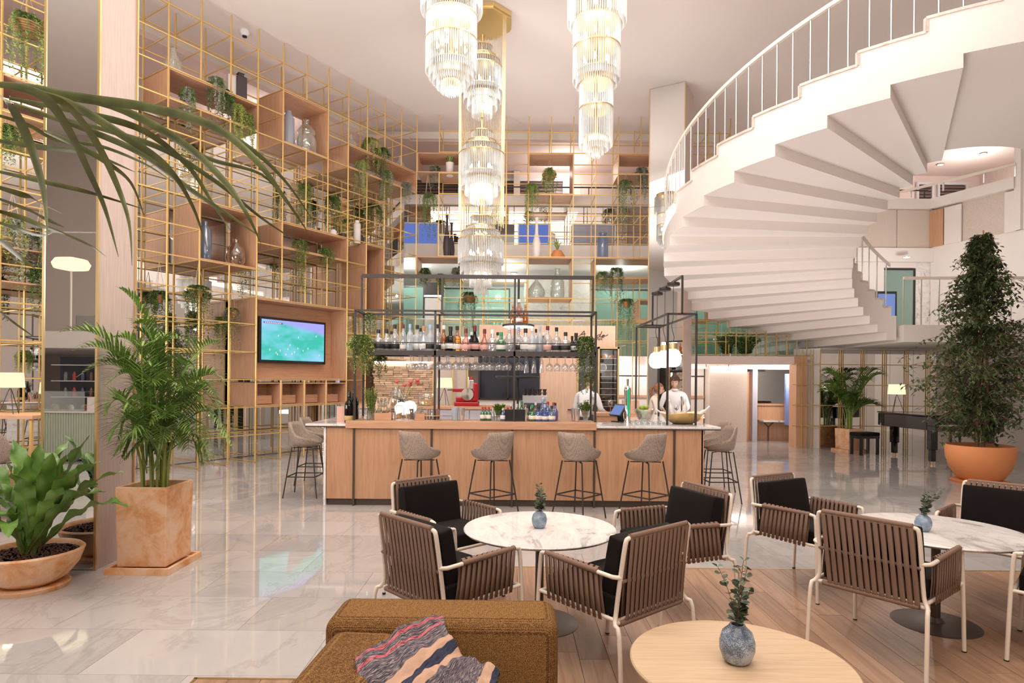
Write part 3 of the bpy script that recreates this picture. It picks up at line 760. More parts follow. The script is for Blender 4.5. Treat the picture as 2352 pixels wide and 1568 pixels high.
# oak cubes in the lattices
def cube(pf, ang, k0, k1, m0, m1, label, s0=0.0, s1=1.0, back=None, step=.58, depth=.86, colr=(OAK_X, OAK_Z)):
    a = pf(k0, s0, 0); L_ = (k1-k0)*step; D_ = depth*(s1-s0); z1, z0 = lev(m0)-.015, lev(m1)+.015; t = .022
    e = empty('oak_cube', (a.x, a.y, 0), ang, label, 'shelf box', 'oak cube shelves in the gold lattice')
    MB().box(0, L_, 0, D_, z1-t, z1).build('top_panel', colr[0], e); MB().box(0, L_, 0, D_, z0, z0+t).build('bottom_panel', colr[0], e)
    MB().box(0, t, 0, D_, z0+t, z1-t).build('side_panel', colr[1], e); MB().box(L_-t, L_, 0, D_, z0+t, z1-t).build('side_panel', colr[1], e)
    if back is not None: MB().box(t, L_-t, back*D_, back*D_+t, z0+t, z1-t).build('back_panel', colr[0], e)
    return e
cube(P, LA, 0, 3, 2, 3, 'long low oak cube highest beside the wide pillar, trailing plants on it')
cube(P, LA, 4, 6, 1, 3, 'large square oak cube holding the clear demijohn at the top')
cube(P, LA, 7, 11, 2, 3, 'longest low oak cube at the lattice corner near the ceiling')
cube(P, LA, 1, 3, 6, 8, 'square oak cube directly up from the hanging pots, blue glass inside')
cube(P, LA, 4, 7, 6, 7, 'low oak cube just above the television cube')
cube(P, LA, 8, 9, 6, 9, 'narrow upright oak cube next to the black bar frame')
cube(P, LA, 8.0, 10.4, 11, 13, 'oak cube at counter height behind the dark wine bottles')
cube(P, LA, -4, -1, 4, 5, 'oak cube left of the mirrored pillar, up under a hanging basket')
cube(P, LA, -5, -2, 8.5, 9.5, 'lower oak cube left of the mirrored pillar')
cube(Q, 0, 0.02, 2, 1, 2, 'low oak cube at the back corner left of the chandelier', step=.582)
cube(Q, 0, 5, 7, 1, 3, 'square oak cube at back holding a hanging basket', step=.582)
cube(Q, 0, 9, 11, 1, 2, 'low oak cube at back touching the far pillar', step=.582)
cube(Q, 0, 0.02, 2, 6, 7, 'low oak cube behind the bar frame under the dark tall vases', step=.582)
cube(Q, 0, 5, 7, 6, 8, 'square oak cube at back with two clear demijohns', step=.582)
cube(Q, 0, 8, 11, 6, 7, 'long low oak cube at back under the blue glass jug', step=.582)
cube(Q, 0, 10, 11, 8, 9, 'small oak cube at back beside the far pillar mirror', step=.582)
cube(Q, 0, 12, 13.4, 8, 9, 'small oak cube showing under the stair edge', step=.582)
tvc = cube(P, LA, 3, 7, 9, 12, 'biggest oak cube framing the television', back=.6)
tvc.name = 'television_cube'
for i in range(4):
    c = cube(P, LA, 3+i+.02, 4+i-.02, 12.08, 13, ('small open oak pigeonhole under the television, nearest the palm', 'small open oak pigeonhole under the television, second from the palm', 'small open oak pigeonhole under the television, third from the palm', 'small open oak pigeonhole under the television, nearest the bar')[i], back=.5)
    MB().box(.03, .5, .2, .215, lev(13)+.05, lev(13)+.22).build('inner_ledge', OAK_X, c)

# ---------------------------------------------------------------- television
tv = empty('television', (0, 0, 0), LA, 'flat television showing a green football pitch in an oak cube', 'television')
c0 = P(3.0, 0); tv.location = c0
tw0, tw1, tz0, tz1, ty = .32, 2.02, 1.98, 2.93, .36
MB().box(tw0, tw1, ty, ty+.06, tz0, tz1).build('body', SCREENB, tv, bevel=.008)
MB().box(.9, 1.4, ty+.06, .52, 2.2, 2.6).build('wall_bracket', BLACKM, tv)
scr = bpy.data.materials.new('football_screen'); scr.use_nodes = True
N = scr.node_tree.nodes; L = scr.node_tree.links; N.clear()
v = coords(N, L, (1, 1, 1)); sp = N.new('ShaderNodeSeparateXYZ'); L.new(v, sp.inputs[0])
n1 = noise_n(N, L, coords(N, L, (1.3, 1, 2.2), (0, .6, 0)), 1.5, 2)
c1 = ramp(N, L, n1, [(.35, (.06, .50, .40)), (.52, (.16, .58, .64)), (.7, (.30, .60, .84))])
gx = N.new('ShaderNodeMath'); gx.operation = 'MULTIPLY_ADD'; gx.inputs[1].default_value = .16; L.new(sp.outputs['X'], gx.inputs[0]); L.new(sp.outputs['Z'], gx.inputs[2])
st_ = ramp(N, L, gx.outputs[0], [(.0, (0, 0, 0)), (1.0, (1, 1, 1))])
cmp_ = N.new('ShaderNodeMapRange'); cmp_.inputs[1].default_value = 2.90; cmp_.inputs[2].default_value = 3.02; L.new(gx.outputs[0], cmp_.inputs[0])
mxn = N.new('ShaderNodeMix'); mxn.data_type = 'RGBA'; L.new(cmp_.outputs[0], mxn.inputs[0]); L.new(c1, mxn.inputs[6]); mxn.inputs[7].default_value = (.38, .36, .85, 1)
e = N.new('ShaderNodeEmission'); e.inputs[1].default_value = 1.2; L.new(mxn.outputs[2], e.inputs[0])
o_ = N.new('ShaderNodeOutputMaterial'); L.new(e.outputs[0], o_.inputs[0])
MB().box(tw0+.05, tw1-.05, ty-.004, ty, tz0+.06, tz1-.05).build('screen', scr, tv)
WHITEE = emis('screen_white', (.9, .85, .95), 1.0)
pls = MB()
for i in range(16):
    x = rnd.uniform(tw0+.15, tw1-.15); z = rnd.uniform(tz0+.12, tz1-.35)
    pls.box(x, x+.018, ty-.008, ty-.004, z, z+.04)
pls.build('player_marks', WHITEE, tv, kind='stuff')
MB().box(tw0+.09, tw0+.55, ty-.008, ty-.004, tz1-.135, tz1-.10).build('score_bar', emis('score_red', (.35, .12, .5), .8), tv)
sm = MB()
for i in range(9): sm.box(tw0+.12+i*.045, tw0+.148+i*.045, ty-.011, ty-.008, tz1-.128, tz1-.108)
sm.build('score_marks', WHITEE, tv, kind='stuff')

# ---------------------------------------------------------------- spiral stair
SCX, SCY, SRO, SRI, SZ0, ST0, SAL, SH = 8.036, 11.672, 5.03, 1.4, 5.472, 4.16, -.149, .17
def spt(kap, r, z): t = ST0+SAL*kap; return (SCX+r*math.cos(t), SCY+r*math.sin(t), z)
def szb(k): return SZ0-SH*max(k, -1)
def szt(j): return SZ0-SH*max(j, -1)+.69
st = empty('spiral_staircase', (0, 0, 0), 0, 'sweeping white spiral staircase with stepped underside and slim metal balustrade', 'staircase')
sb = MB(); SUB = 3
ks = []; kap = -8.0
while kap < 17.99:
    for q in range(SUB): ks.append((kap+.5*q/SUB, kap+.5*(q+1)/SUB))
    kap += .5
prev = None
for a, b_ in ks:
    m = (a+b_)/2; zb, zt = szb(math.floor(m)), szt(math.floor(m+.5))
    o0, o1, i0, i1 = [lambda z, kk=kk, r=r: spt(kk, r, z) for kk, r in ((a, SRO), (b_, SRO), (a, SRI), (b_, SRI))]
    sb.add([o0(zb), o1(zb), i1(zb), i0(zb)], [(0, 1, 2, 3)]); sb.add([o0(zt), o1(zt), i1(zt), i0(zt)], [(3, 2, 1, 0)])
    sb.add([o0(zb), o1(zb), o1(zt), o0(zt)], [(3, 2, 1, 0)]); sb.add([i0(zb), i1(zb), i1(zt), i0(zt)], [(0, 1, 2, 3)])
    if prev is None: sb.add([o0(zb), i0(zb), i0(zt), o0(zt)], [(0, 1, 2, 3)])
    else:
        pb, pt = prev
        if abs(pb-zb) > 1e-6: sb.add([o0(zb), i0(zb), i0(pb), o0(pb)], [(0, 1, 2, 3)])
        if abs(pt-zt) > 1e-6: sb.add([o0(zt), i0(zt), i0(pt), o0(pt)], [(0, 1, 2, 3)])
    prev = (zb, zt)
sb.add([o1(zb), i1(zb), i1(zt), o1(zt)], [(3, 2, 1, 0)])
sbo = sb.build('stair_body', STAIRW, st)
for j in range(-1, 18):
    t = MB(); a = j-.5 if j > -1 else -8; b_ = j+.5; nseg = 5 if j > -1 else 30; zt = szt(j)
    for q in range(nseg):
        k0, k1 = a+(b_-a)*q/nseg, a+(b_-a)*(q+1)/nseg
        ring = [spt(k0, SRO+.025, 0), spt(k1, SRO+.025, 0), spt(k1, SRI-.025, 0), spt(k0, SRI-.025, 0)]
        t.add([(p[0], p[1], z) for z in (zt, zt+.035) for p in ring], [(3, 2, 1, 0)[::-1], (4, 5, 6, 7)[::-1], (0, 1, 5, 4), (2, 3, 7, 6)] + ([(3, 0, 4, 7)] if q == 0 else []) + ([(1, 2, 6, 5)] if q == nseg-1 else []))
    if j > -1:
        for r_ in (SRO, SRI):
            p = spt(j-.5, r_, 0); q_ = spt(j-.44, r_, 0)
            t.bar((p[0], p[1], zt+.017), (p[0], p[1], zt+SH+.02), .045)
    t.build('tread', EDGEM, st)
bp_ = MB().tube([(0, 0, 0), (0, 0, .93)], .013, 6).build('baluster', STEEL, st, smooth=60); first = True
for j in range(-1, 18):
    for q in range(3):
        kk = j-.33+.33*q; p = spt(kk, SRO-.03, szt(j)+.03)
        o = bp_ if first else link('baluster', bp_.data, st); first = False
        o.location = p; o.scale = (1, 1, (SZ0+.69+.93-SH*kk-szt(j))/.93)
    if j > 7:
        p = spt(j, SRI+.03, szt(j)+.03); o = link('baluster', bp_.data, st); o.location = p; o.scale = (1, 1, (SZ0+.69+.93-SH*j-szt(j))/.93)
def helrail(r, ka, kb, name, w_=.05, h_=.055):
    m = MB(); n_ = int((kb-ka)*4); rows = []
    for i in range(n_+1):
        kk = ka+(kb-ka)*i/n_; z = SZ0+.69+.95-SH*kk
        for rr, zz in ((r-w_/2, 0), (r+w_/2, 0), (r+w_/2, h_), (r-w_/2, h_)): rows.append(spt(kk, rr, z+zz))
    fs = [(3, 2, 1, 0), tuple(n_*4+q for q in range(4))]
    for i in range(n_):
        for q in range(4): fs.append((i*4+q, i*4+(q+1) % 4, (i+1)*4+(q+1) % 4, (i+1)*4+q))
    m.add(rows, fs); return m.build(name, CREAM, st)
helrail(SRO-.03, -3, 17.4, 'handrail'); helrail(SRI+.03, 7.5, 17.4, 'handrail')
lr = empty('landing_railing', (0, 0, 0), 0, 'level pale railing on the mezzanine at the stair foot', 'railing')
pz = 2.9
MB().bar((8.3, 13.05, pz+1.0), (13.0, 12.75, pz+1.0), .06, .06).build('rail', CREAM, lr)
for i in range(14):
    t = i/13; x, y = 8.3+4.7*t, 13.05-.3*t
    MB().bar((x, y, pz), (x, y, pz+.98), .022).build('baluster', STEEL, lr)
tt = empty('display_screen', (10.1, 16.6, 2.9), 0, 'upright blue lit display screen beside the landing railing', 'screen')
MB().box(-.28, .28, 0, .1, 0, 1.25).build('body', SCREENB, tt); MB().box(-.23, .23, -.01, 0, .12, 1.18).build('screen', SCRB, tt); MB().box(-.1, .22, -.012, -.01, .2, .5).build('picture', emis('pale_pic', (.7, .8, 1), .9), tt)

# ---------------------------------------------------------------- crystal chandeliers
def ring_rods(mb, r, z0, z1, cx_, cy_, pitch=.034, th=.017):
    n_ = max(8, int(2*PI*r/pitch))
    for i in range(n_):
        t = 2*PI*i/n_; x, y = cx_+r*math.cos(t), cy_+r*math.sin(t); c, s = math.cos(t)*th/2, math.sin(t)*th/2
        q = [(x+c, y+s), (x-s, y+c), (x-c, y-s), (x+s, y-c)]
        jz = 0.006*((i*7) % 3)
        mb.add([(p[0], p[1], z0+jz) for p in q]+[(x, y, z0-.02)]+[(p[0], p[1], z1) for p in q], [(0, 1, 6, 5), (1, 2, 7, 6), (2, 3, 8, 7), (3, 0, 5, 8), (1, 0, 4), (2, 1, 4), (3, 2, 4), (0, 3, 4)])
def unit(root, cx_, cy_, tiers, bulbs, zc):
    for (r, z0, z1) in tiers:
        m = MB(); ring_rods(m, r, z0, z1, 0, 0); m.build('crystal_tier', CRYST, root, kind='stuff')
        MB().lathe([(r-.012, z1-.012), (r+.012, z1-.012), (r+.012, z1+.006), (r-.012, z1+.006)], 28).build('ring', BRASS, root)
    for (z, r) in bulbs:
        for i in range(6):
            t = i*PI/3+.3
            MB().lathe([(0, -.05), (.02, -.035), (.026, 0), (.015, .04), (.01, .06), (0, .06)], 8, (r*math.cos(t), r*math.sin(t), z)).build('bulb', BULB, root, smooth=60)
def Zc(py, Y): return CAMZ+(871-py)*Y/1411
ch = empty('chandelier', (atx(1106, 11.7, 5.5), 11.7, 0), 0, 'tall three-tiered crystal chandelier hanging from a gold octagon plate', 'chandelier', 'crystal chandeliers')
Y_ = 11.7
for base, tot in ((0, 0), (1, 0), (2, 0)):
    oy = (0, 196, 391)[base]; sc_ = (0.92, 1, 1)[base]
    T = [(.20, 145, 108), (.27, 150, 130), (.36, 190, 142), (.43, 215, 160), (.39, 236, 205), (.31, 250, 218), (.21, 268, 228)]
    if base == 2: T += [(.12, 284, 250)]
    unit(ch, 0, 0, [(r*sc_, Zc(pb+oy, Y_), Zc(pt+oy, Y_)) for r, pb, pt in T], [(Zc(140+oy, Y_), .1), (Zc(190+oy, Y_), .2), (Zc(240+oy, Y_), .1)], 0)
    MB().tube([(0, 0, Zc(270+oy, Y_)), (0, 0, Zc(80+oy, Y_))], .03, 8).build('stem', BRASS, ch, smooth=60)
cg = MB()
for i in range(58):
    t = PI*(-.16)+2*PI*.66*i/57
    r = .445; x, y = r*math.cos(t), r*math.sin(t)
    cg.bar((x, y, 8.42), (x*.96, y*.96, 4.55+.25*((i*5) % 7)/7), .0075)
cg.build('gold_chains', CHAIN, ch, kind='stuff')
oc = [(.56*math.cos(R(22.5+45*i)), .56*math.sin(R(22.5+45*i))) for i in range(8)]
MB().prism(oc, 8.42, 8.46).prism([(a*1.05, b*1.05) for a, b in oc], 8.46, 8.55).build('ceiling_plate', BRASS, ch)
Y_ = 9.5
ch2 = empty('chandelier', (atx(1037, Y_, 7), Y_, 0), 0, 'crystal column chandelier with amber cone tip, nearest the lattice side', 'chandelier', 'crystal chandeliers')
unit(ch2, 0, 0, [(.47, Zc(28, Y_), Zc(-45, Y_)), (.42, Zc(20, Y_), Zc(-60, Y_)), (.375, Zc(70, Y_), Zc(-25, Y_)), (.385, Zc(120, Y_), Zc(40, Y_)), (.39, Zc(168, Y_), Zc(95, Y_)), (.34, Zc(182, Y_), Zc(150, Y_)), (.28, Zc(193, Y_), Zc(160, Y_)), (.22, Zc(203, Y_), Zc(175, Y_)), (.15, Zc(212, Y_), Zc(188, Y_)), (.07, Zc(219, Y_), Zc(200, Y_))],
     [(Zc(-30, Y_), .2), (Zc(40, Y_), .22), (Zc(110, Y_), .22), (Zc(170, Y_), .1)], 0)
MB().tube([(0, 0, Zc(200, Y_)), (0, 0, 8.55)], .03, 8).build('stem', BRASS, ch2, smooth=60)
ch3 = empty('chandelier', (atx(1370, Y_, 6.5), Y_, 0), 0, 'long narrow crystal column chandelier stepping down nearest the staircase', 'chandelier', 'crystal chandeliers')
unit(ch3, 0, 0, [(.45, Zc(52, Y_), Zc(-10, Y_)), (.41, Zc(60, Y_), Zc(10, Y_)), (.36, Zc(120, Y_), Zc(50, Y_)), (.36, Zc(185, Y_), Zc(110, Y_)), (.31, Zc(196, Y_), Zc(165, Y_)), (.255, Zc(255, Y_), Zc(190, Y_)), (.255, Zc(332, Y_), Zc(248, Y_)), (.19, Zc(342, Y_), Zc(315, Y_)), (.12, Zc(350, Y_), Zc(325, Y_)), (.06, Zc(357, Y_), Zc(335, Y_))],
     [(Zc(20, Y_), .22), (Zc(80, Y_), .2), (Zc(140, Y_), .2), (Zc(240, Y_), .14), (Zc(320, Y_), .1)], 0)
MB().tube([(0, 0, Zc(340, Y_)), (0, 0, 8.55)], .03, 8).build('stem', BRASS, ch3, smooth=60)
for (x, y, zs) in ((ch.location.x, 11.7, (7.5, 5.7, 4.1)), (ch2.location.x, 9.5, (7.6, 6.6)), (ch3.location.x, 9.5, (7.4, 6.4, 5.4))):
    for z in zs: point('chandelier_light', (x, y, z-.5), 52 if x < 1 else 24, (1, .93, .85), .12)

# ---------------------------------------------------------------- bar counter
bar = empty('bar_counter', (0, 8.08, 0), 0, 'long pale oak bar counter with marble top and raised oak ledge', 'bar')
PX = [-2.44, -2.07, -1.05, 0.01, 1.09, 2.14, 2.53]
for a, b_ in zip(PX, PX[1:]): MB().box(a+.012, b_-.012, 0, .03, .09, 1.04).build('front_panel', OAK_P if False else wood('knotty_oak', (.42, .225, .12), (.51, .285, .16), (.56, .325, .19), 'z', .4, .8), bar)
for x in PX[1:-1]: MB().box(x-.013, x+.013, -.02, .03, 0, 1.05).build('metal_strip', BRONZE, bar)
MB().box(-2.42, 2.5, .04, .1, 0, .09).build('plinth', BRONZE, bar)
MB().box(-2.47, -2.44, 0, 3.0, 0, 1.05).build('end_panel', TABM, bar)
MB().box(-2.44, 2.50, .03, .60, .09, 1.04).box(-2.44, -1.85, .6, 3.0, .05, 1.04).box(1.9, 2.5, .6, 2.9, .05, 1.04).build('body', OAK_Z, bar)
MB().box(2.50, 2.53, 0.0, 2.9, .05, 1.04).build('side_panel', OAK_Z, bar)
MB().box(-2.70, 2.74, -.04, .68, 1.045, 1.075).box(-2.70, -1.8, .68, 3.0, 1.045, 1.075).box(1.8, 2.74, .68, 2.9, 1.045, 1.075).build('marble_top', TABM, bar, bevel=.004)
MB().box(-2.70, 2.74, -.038, -.03, 1.03, 1.045).box(2.70, 2.738, -.03, 2.9, 1.03, 1.045).box(-2.70, -2.66, -.03, 3.0, 1.03, 1.045).build('metal_edge', BRONZE, bar)
MB().box(-2.17, 1.11, -.06, .52, 1.075, 1.115).box(-2.17, 1.11, -.06, -.04, 1.02, 1.08).build('oak_ledge', OAK_X, bar, bevel=.003)
MB().box(1.75, 2.30, 2.05, 2.6, 1.075, 1.10).build('oak_board', OAK_X, bar)
LZ = 1.116   # ledge top
# black shelf frame over the bar
fr = empty('hanging_bottle_rack', (0, 8.2, 0), 0, 'black metal rack over the bar with bottle shelf and glass rail', 'rack')
xl, xr, y0, y1 = -2.10, 1.115, 0, .48
bb = .026
zt = 2.58
for x in (xl, -1.03, .03, xr):
    for y in (y0, y1): MB().bar((x, y, 1.113), (x, y, zt), bb).build('post', BLACKM, fr)
for y in (y0, y1):
    MB().bar((xl, y, zt), (xr, y, zt), bb).build('top_rail', BLACKM, fr); MB().bar((xl, y, 2.155), (xr, y, 2.155), .014).build('guard_rail', BLACKM, fr)
for x in (xl, xr): MB().bar((x, y0, zt), (x, y1, zt), bb).build('top_rail', BLACKM, fr)
MB().box(xl, xr, y0-.013, y0+.013, 1.985, 2.05).box(xl, xr, y1-.013, y1+.013, 1.985, 2.05).box(xl, xr, y0, y1, 2.03, 2.045).build('shelf', BLACKM, fr)
for y in (.1, .17, .27, .34): MB().bar((xl, y, 2.0), (xr, y, 2.0), .012).build('glass_rail', BLACKM, fr)
MB().bar((xl+.03, .24, zt+.5), (xr, .24, zt+.5), .035, .05).build('crown_rail', BLACKM, fr)
for x in (xl+.03, -.97, .03, xr-.013): MB().bar((x, .24, zt), (x, .24, zt+.5), bb).build('crown_post', BLACKM, fr)
for x in (xl+.03, -.97, .03, xr-.013): MB().bar((x, 0, zt), (x, .48, zt), bb*.8).build('cross_rail', BLACKM, fr)
fr2 = empty('pendant_frame', (2.1, 8.3, 0), 0, 'black metal gantry over the bar end carrying three globe pendants', 'frame')
for x in (0, .385):
    for y in (0, 2.1): MB().bar((x, y, 1.076), (x, y, 2.58), bb).build('post', BLACKM, fr2)
    MB().bar((x, 0, 2.58), (x, 2.1, 2.58), bb).build('top_rail', BLACKM, fr2)
for y in (0, 2.1): MB().bar((0, y, 2.58), (.385, y, 2.58), bb).build('top_rail', BLACKM, fr2)
MB().bar((.19, 0, 3.09), (.19, 1.75, 3.09), bb).build('crown_rail', BLACKM, fr2)
for y in (0, 1.75): MB().bar((.19, y, 2.58), (.19, y, 3.09), bb).build('crown_post', BLACKM, fr2)
MB().bar((0, 1.75, 2.58), (.385, 1.75, 2.58), bb).bar((0, .03, 2.58), (.385, .03, 2.58), bb).build('cross_rail', BLACKM, fr2)
for i, Yp in enumerate((8.76, 9.25, 9.74)):
    p = empty('globe_pendant', (2.29, Yp, 0), 0, ('opal globe pendant lamp nearest the front of the bar end', 'middle opal globe pendant lamp over the bar end', 'opal globe pendant lamp hanging deepest over the bar end')[i], 'pendant lamp', 'opal globe pendants')
    zc = CAMZ+(46+0*i)*Yp/1411
    zc = 2.0
    MB().lathe([(0, -.13), (.05, -.127), (.095, -.10), (.118, -.05), (.12, 0), (.115, .05), (.09, .10), (.045, .128), (.035, .13)], 28, (0, 0, zc)).build('globe', LAMPG, p, smooth=60)
    MB().lathe([(.055, .125), (.062, .13), (.062, .21), (.055, .215), (0, .215)], 20, (0, 0, zc)).build('brass_cap', BRASS, p, smooth=40)
    MB().lathe([(0, 3.03), (.085, 3.03), (.09, 3.04), (.09, 3.07), (.085, 3.075), (0, 3.075)], 20).build('canopy', BLACKM, p, smooth=40)
    MB().tube(smoothpath([(0, 0, 3.03), (0.0, 0, 2.6), (-.02, 0, 2.45), (.015, 0, 2.3), (0, 0, zc+.21)], 4), .0045, 5).build('cord', BLACKM, p)
    point('globe_light', (2.29, Yp, zc), 8, (1, .9, .8), .13)

# ---------------------------------------------------------------- bottles and glasses
BT = {}
def bottle(kind, body, cap, label=None, labc=None):
    key = (kind, body.name, cap.name, labc.name if labc else None)
    prof = {
     'round': ([(.0, 0), (.036, 0), (.038, .01), (.038, .145), (.030, .175), (.014, .20), (.0125, .255)], .255, .285, .015),
     'squat': ([(.0, 0), (.043, 0), (.045, .01), (.045, .115), (.036, .14), (.015, .155), (.013, .205)], .205, .235, .017),
     'tall': ([(.0, 0), (.030, 0), (.032, .01), (.030, .20), (.022, .23), (.012, .25), (.011, .30)], .30, .335, .013),
     'flask': ([(.0, 0), (.044, 0), (.046, .012), (.045, .06), (.036, .12), (.018, .165), (.013, .19), (.013, .235)], .235, .275, .016),
     'wine': ([(.0, 0), (.040, 0), (.042, .01), (.042, .20), (.034, .235), (.015, .27), (.014, .34)], .33, .36, .017),
     'mini': ([(.0, 0), (.026, 0), (.028, .008), (.028, .09), (.020, .115), (.010, .13), (.010, .17)], .17, .19, .012),
    }[kind]
    if key in BT: return BT[key], True
    e = empty('bottle', (0, 0, 0), 0, 'x', 'bottle')
    MB().lathe(prof[0], 16).build('glass', body, e, smooth=50)
    MB().lathe([(0, prof[1]-.012), (prof[3], prof[1]-.012), (prof[3], prof[2]), (prof[3]*.9, prof[2]+.003), (0, prof[2]+.003)], 12).build('cap', cap, e, smooth=40)
    if labc:
        r = prof[0][2][0]+.0012
        MB().lathe([(r, .03), (r+.0006, .031), (r+.0006, .082), (r, .083)], 16).build('label', labc, e, smooth=50)
    BT[key] = e
    return e, False
WLAB = mat('white_label', (.8, .78, .74), .6); BLAB = mat('black_label', (.02, .02, .022), .5); PLAB = mat('pink_label', (.8, .45, .4), .6)
REDC = mat('burgundy_cap', (.16, .02, .02), .4); BLKC = mat('black_cap', (.015, .015, .015), .4); BLUC = mat('pale_blue_cap', (.35, .5, .75), .4); WHTC = mat('white_cap', (.8, .8, .8), .4); REDC2 = mat('red_cap', (.5, .02, .02), .4); GRNC = mat('green_cap', (.02, .3, .1), .4); CORKC = mat('cork_cap', (.45, .28, .15), .8)
def place_bottle(kind, body, cap, lab, x, y, z, label, group, h=None):
    if body is GLASS: body = GLASSK
    p, used = bottle(kind, body, cap, None, lab)
    H = {'round': .288, 'squat': .238, 'tall': .338, 'flask': .278, 'wine': .363, 'mini': .193}[kind]
    s = 1 if h is None else h/H
    o = put(p, used, (x, y, z), rnd.uniform(0, 6), label, (max(.85, min(1.25, s*1.0))*(1.3 if z > 2 else 1.28),)*2+(s,))
    o['group'] = group
    return o
ORD = ['first', 'second', 'third', 'fourth', 'fifth', 'sixth', 'seventh', 'eighth', 'ninth', 'tenth', 'eleventh', 'twelfth', 'thirteenth', 'fourteenth', 'fifteenth', 'sixteenth', 'seventeenth', 'eighteenth', 'nineteenth', 'twentieth']
SH_ = [(869, 595, 'squat', GLASS, BLKC, BLAB, 'short clear bottle with black cap and dark label'), (887.5, 592, 'squat', GLASS, BLKC, BLAB, 'wide clear bottle with black label'),
 (907, 543, 'round', GLASS, BLKC, BLAB, 'faceted clear bottle with black stopper'), (926, 515, 'tall', GLASS, REDC, WLAB, 'tall clear bottle with burgundy cap'),
 (941.5, 520, 'tall', GFROST, BLUC, None, 'tall frosted bottle'), (958, 545, 'round', GFROST, BLKC, WLAB, 'frosted bottle with black cap'),
 (973, 560, 'flask', GLASS, CORKC, WLAB, 'clear round-shouldered bottle with cork'), (988.5, 545, 'round', GFROST, BLUC, BLAB, 'pale blue bottle with dark label'),
 (1005, 533, 'tall', GLASS, BLKC, BLAB, 'tall slim clear bottle at the rack post'), (1019, 545, 'round', GAMBER, WHTC, WLAB, 'straw-coloured bottle with white label'),
 (1035, 562, 'squat', GDARK, BLKC, WLAB, 'dark brown bottle with cream label'), (1050, 558, 'round', GAMBER, BLKC, WLAB, 'amber rum bottle with black cap'),
 (1070, 582, 'flask', GPINK, REDC, PLAB, 'rose flask bottle with burgundy cap'), (1090.5, 543, 'flask', GDARK, REDC, PLAB, 'black flask bottle with pink round label'),
 (1113, 583, 'flask', GPINK, REDC, PLAB, 'rose flask bottle next to the black flask'), (1131, 588, 'squat', GLASS, WHTC, None, 'short clear cut-glass bottle'),
 (1151, 610, 'squat', GGREEN, GRNC, WLAB, 'squat emerald green bottle'), (1170, 540, 'round', GLASS, WHTC, None, 'clear bottle next to the green one'),
 (1191, 560, 'round', GLASS, BLUC, BLAB, 'clear bottle with blue band label'), (1207, 573, 'squat', GLASS, BLKC, WLAB, 'clear square-looking bottle'),
 (1222, 563, 'round', GFROST, WHTC, WLAB, 'milky white bottle'), (1240, 535, 'tall', GFROST, BLUC, None, 'frosted bottle with tall blue cap'),
 (1257.5, 528, 'round', GLASS, REDC, PLAB, 'clear bottle with rose lettering label and large dark stopper'), (1278, 562, 'round', GLASS, BLKC, BLAB, 'textured clear bottle with black square label'),
 (1299, 605, 'squat', GLASS, BLKC, BLAB, 'clear short bottle with sage label'), (1314, 640, 'mini', GDARK, BLKC, None, 'small dark bottle near the rack post'), (1323, 612, 'squat', GDARK, BLKC, WLAB, 'dark bottle beside the trailing shelf plant')]
for i, (px, ty_, kd, body, cap, lab, desc) in enumerate(SH_):
    z = 2.046; Yb = 8.36+.05*((i*3) % 4)
    ppy = ty_/4.02+610 + (0 if px < 1160 else 0)
    h = (CAMZ+(871-ppy)*Yb/1411)-z
    place_bottle(kd, body, cap, lab, atx(px, Yb, 2.2), Yb, z, desc + ', on the black hanging shelf', 'bottles on the hanging rack shelf', max(.19, min(.37, h)))
for i, px in enumerate((899, 951, 966, 1083, 1143, 1160, 1231, 1249)):
    Yb = 8.6; kd = ('round', 'squat', 'tall', 'round')[i % 4]
    place_bottle(kd, (GLASS, GFROST, GLASS, GDARK)[i % 4], (BLKC, WHTC)[i % 2], None, atx(px, Yb, 2.2), Yb, 2.046, '%s bottle standing in the rear row of the hanging shelf, %s from the fern' % (('clear', 'frosted', 'slim clear', 'dark')[i % 4], ORD[i]), 'bottles on the hanging rack shelf', None)

def glass_proto(kind):
    e = empty('wine_glass', (0, 0, 0), 0, 'x', 'glass')
    if kind == 'wine': pr = [(0, 0), (.034, -.002), (.034, -.005), (.006, -.01), (.0045, -.08), (.012, -.09), (.036, -.115), (.041, -.14), (.038, -.175), (.034, -.195)]
    elif kind == 'balloon': pr = [(0, 0), (.036, -.002), (.036, -.005), (.006, -.01), (.0045, -.07), (.014, -.08), (.048, -.11), (.054, -.14), (.048, -.17), (.042, -.185)]
    else: pr = [(0, 0), (.030, -.002), (.030, -.005), (.007, -.012), (.008, -.03), (.018, -.06), (.024, -.12), (.028, -.20), (.028, -.215)]
    MB().lathe([(r, z) for r, z in pr], 20).build('bowl', GLASSG, e, smooth=60)
    return e
GLASSG = glassy('stemware_glass', (.95, .96, .97), .14, milk=.07, tcol=(.9, .93, .97))
gp = {k: glass_proto(k) for k in ('wine', 'balloon', 'flute')}; gu = dict.fromkeys(gp, False)
GL = [(943, 'balloon'), (963, 'balloon'), (971, 'balloon'), (984, 'balloon'), (1011, 'balloon'), (1031, 'balloon'), (1047, 'balloon'), (1065, 'balloon'), (1091, 'balloon'), (1109.5, 'balloon'), (1124.5, 'balloon'), (1147, 'balloon'), (1164, 'balloon'),
      (1192, 'balloon'), (1208.5, 'flute'), (1226, 'flute'), (1244, 'flute'), (1262, 'wine'), (1279.5, 'wine'), (1298, 'wine'), (1315.5, 'wine'), (1333.5, 'wine'), (1352, 'wine')]
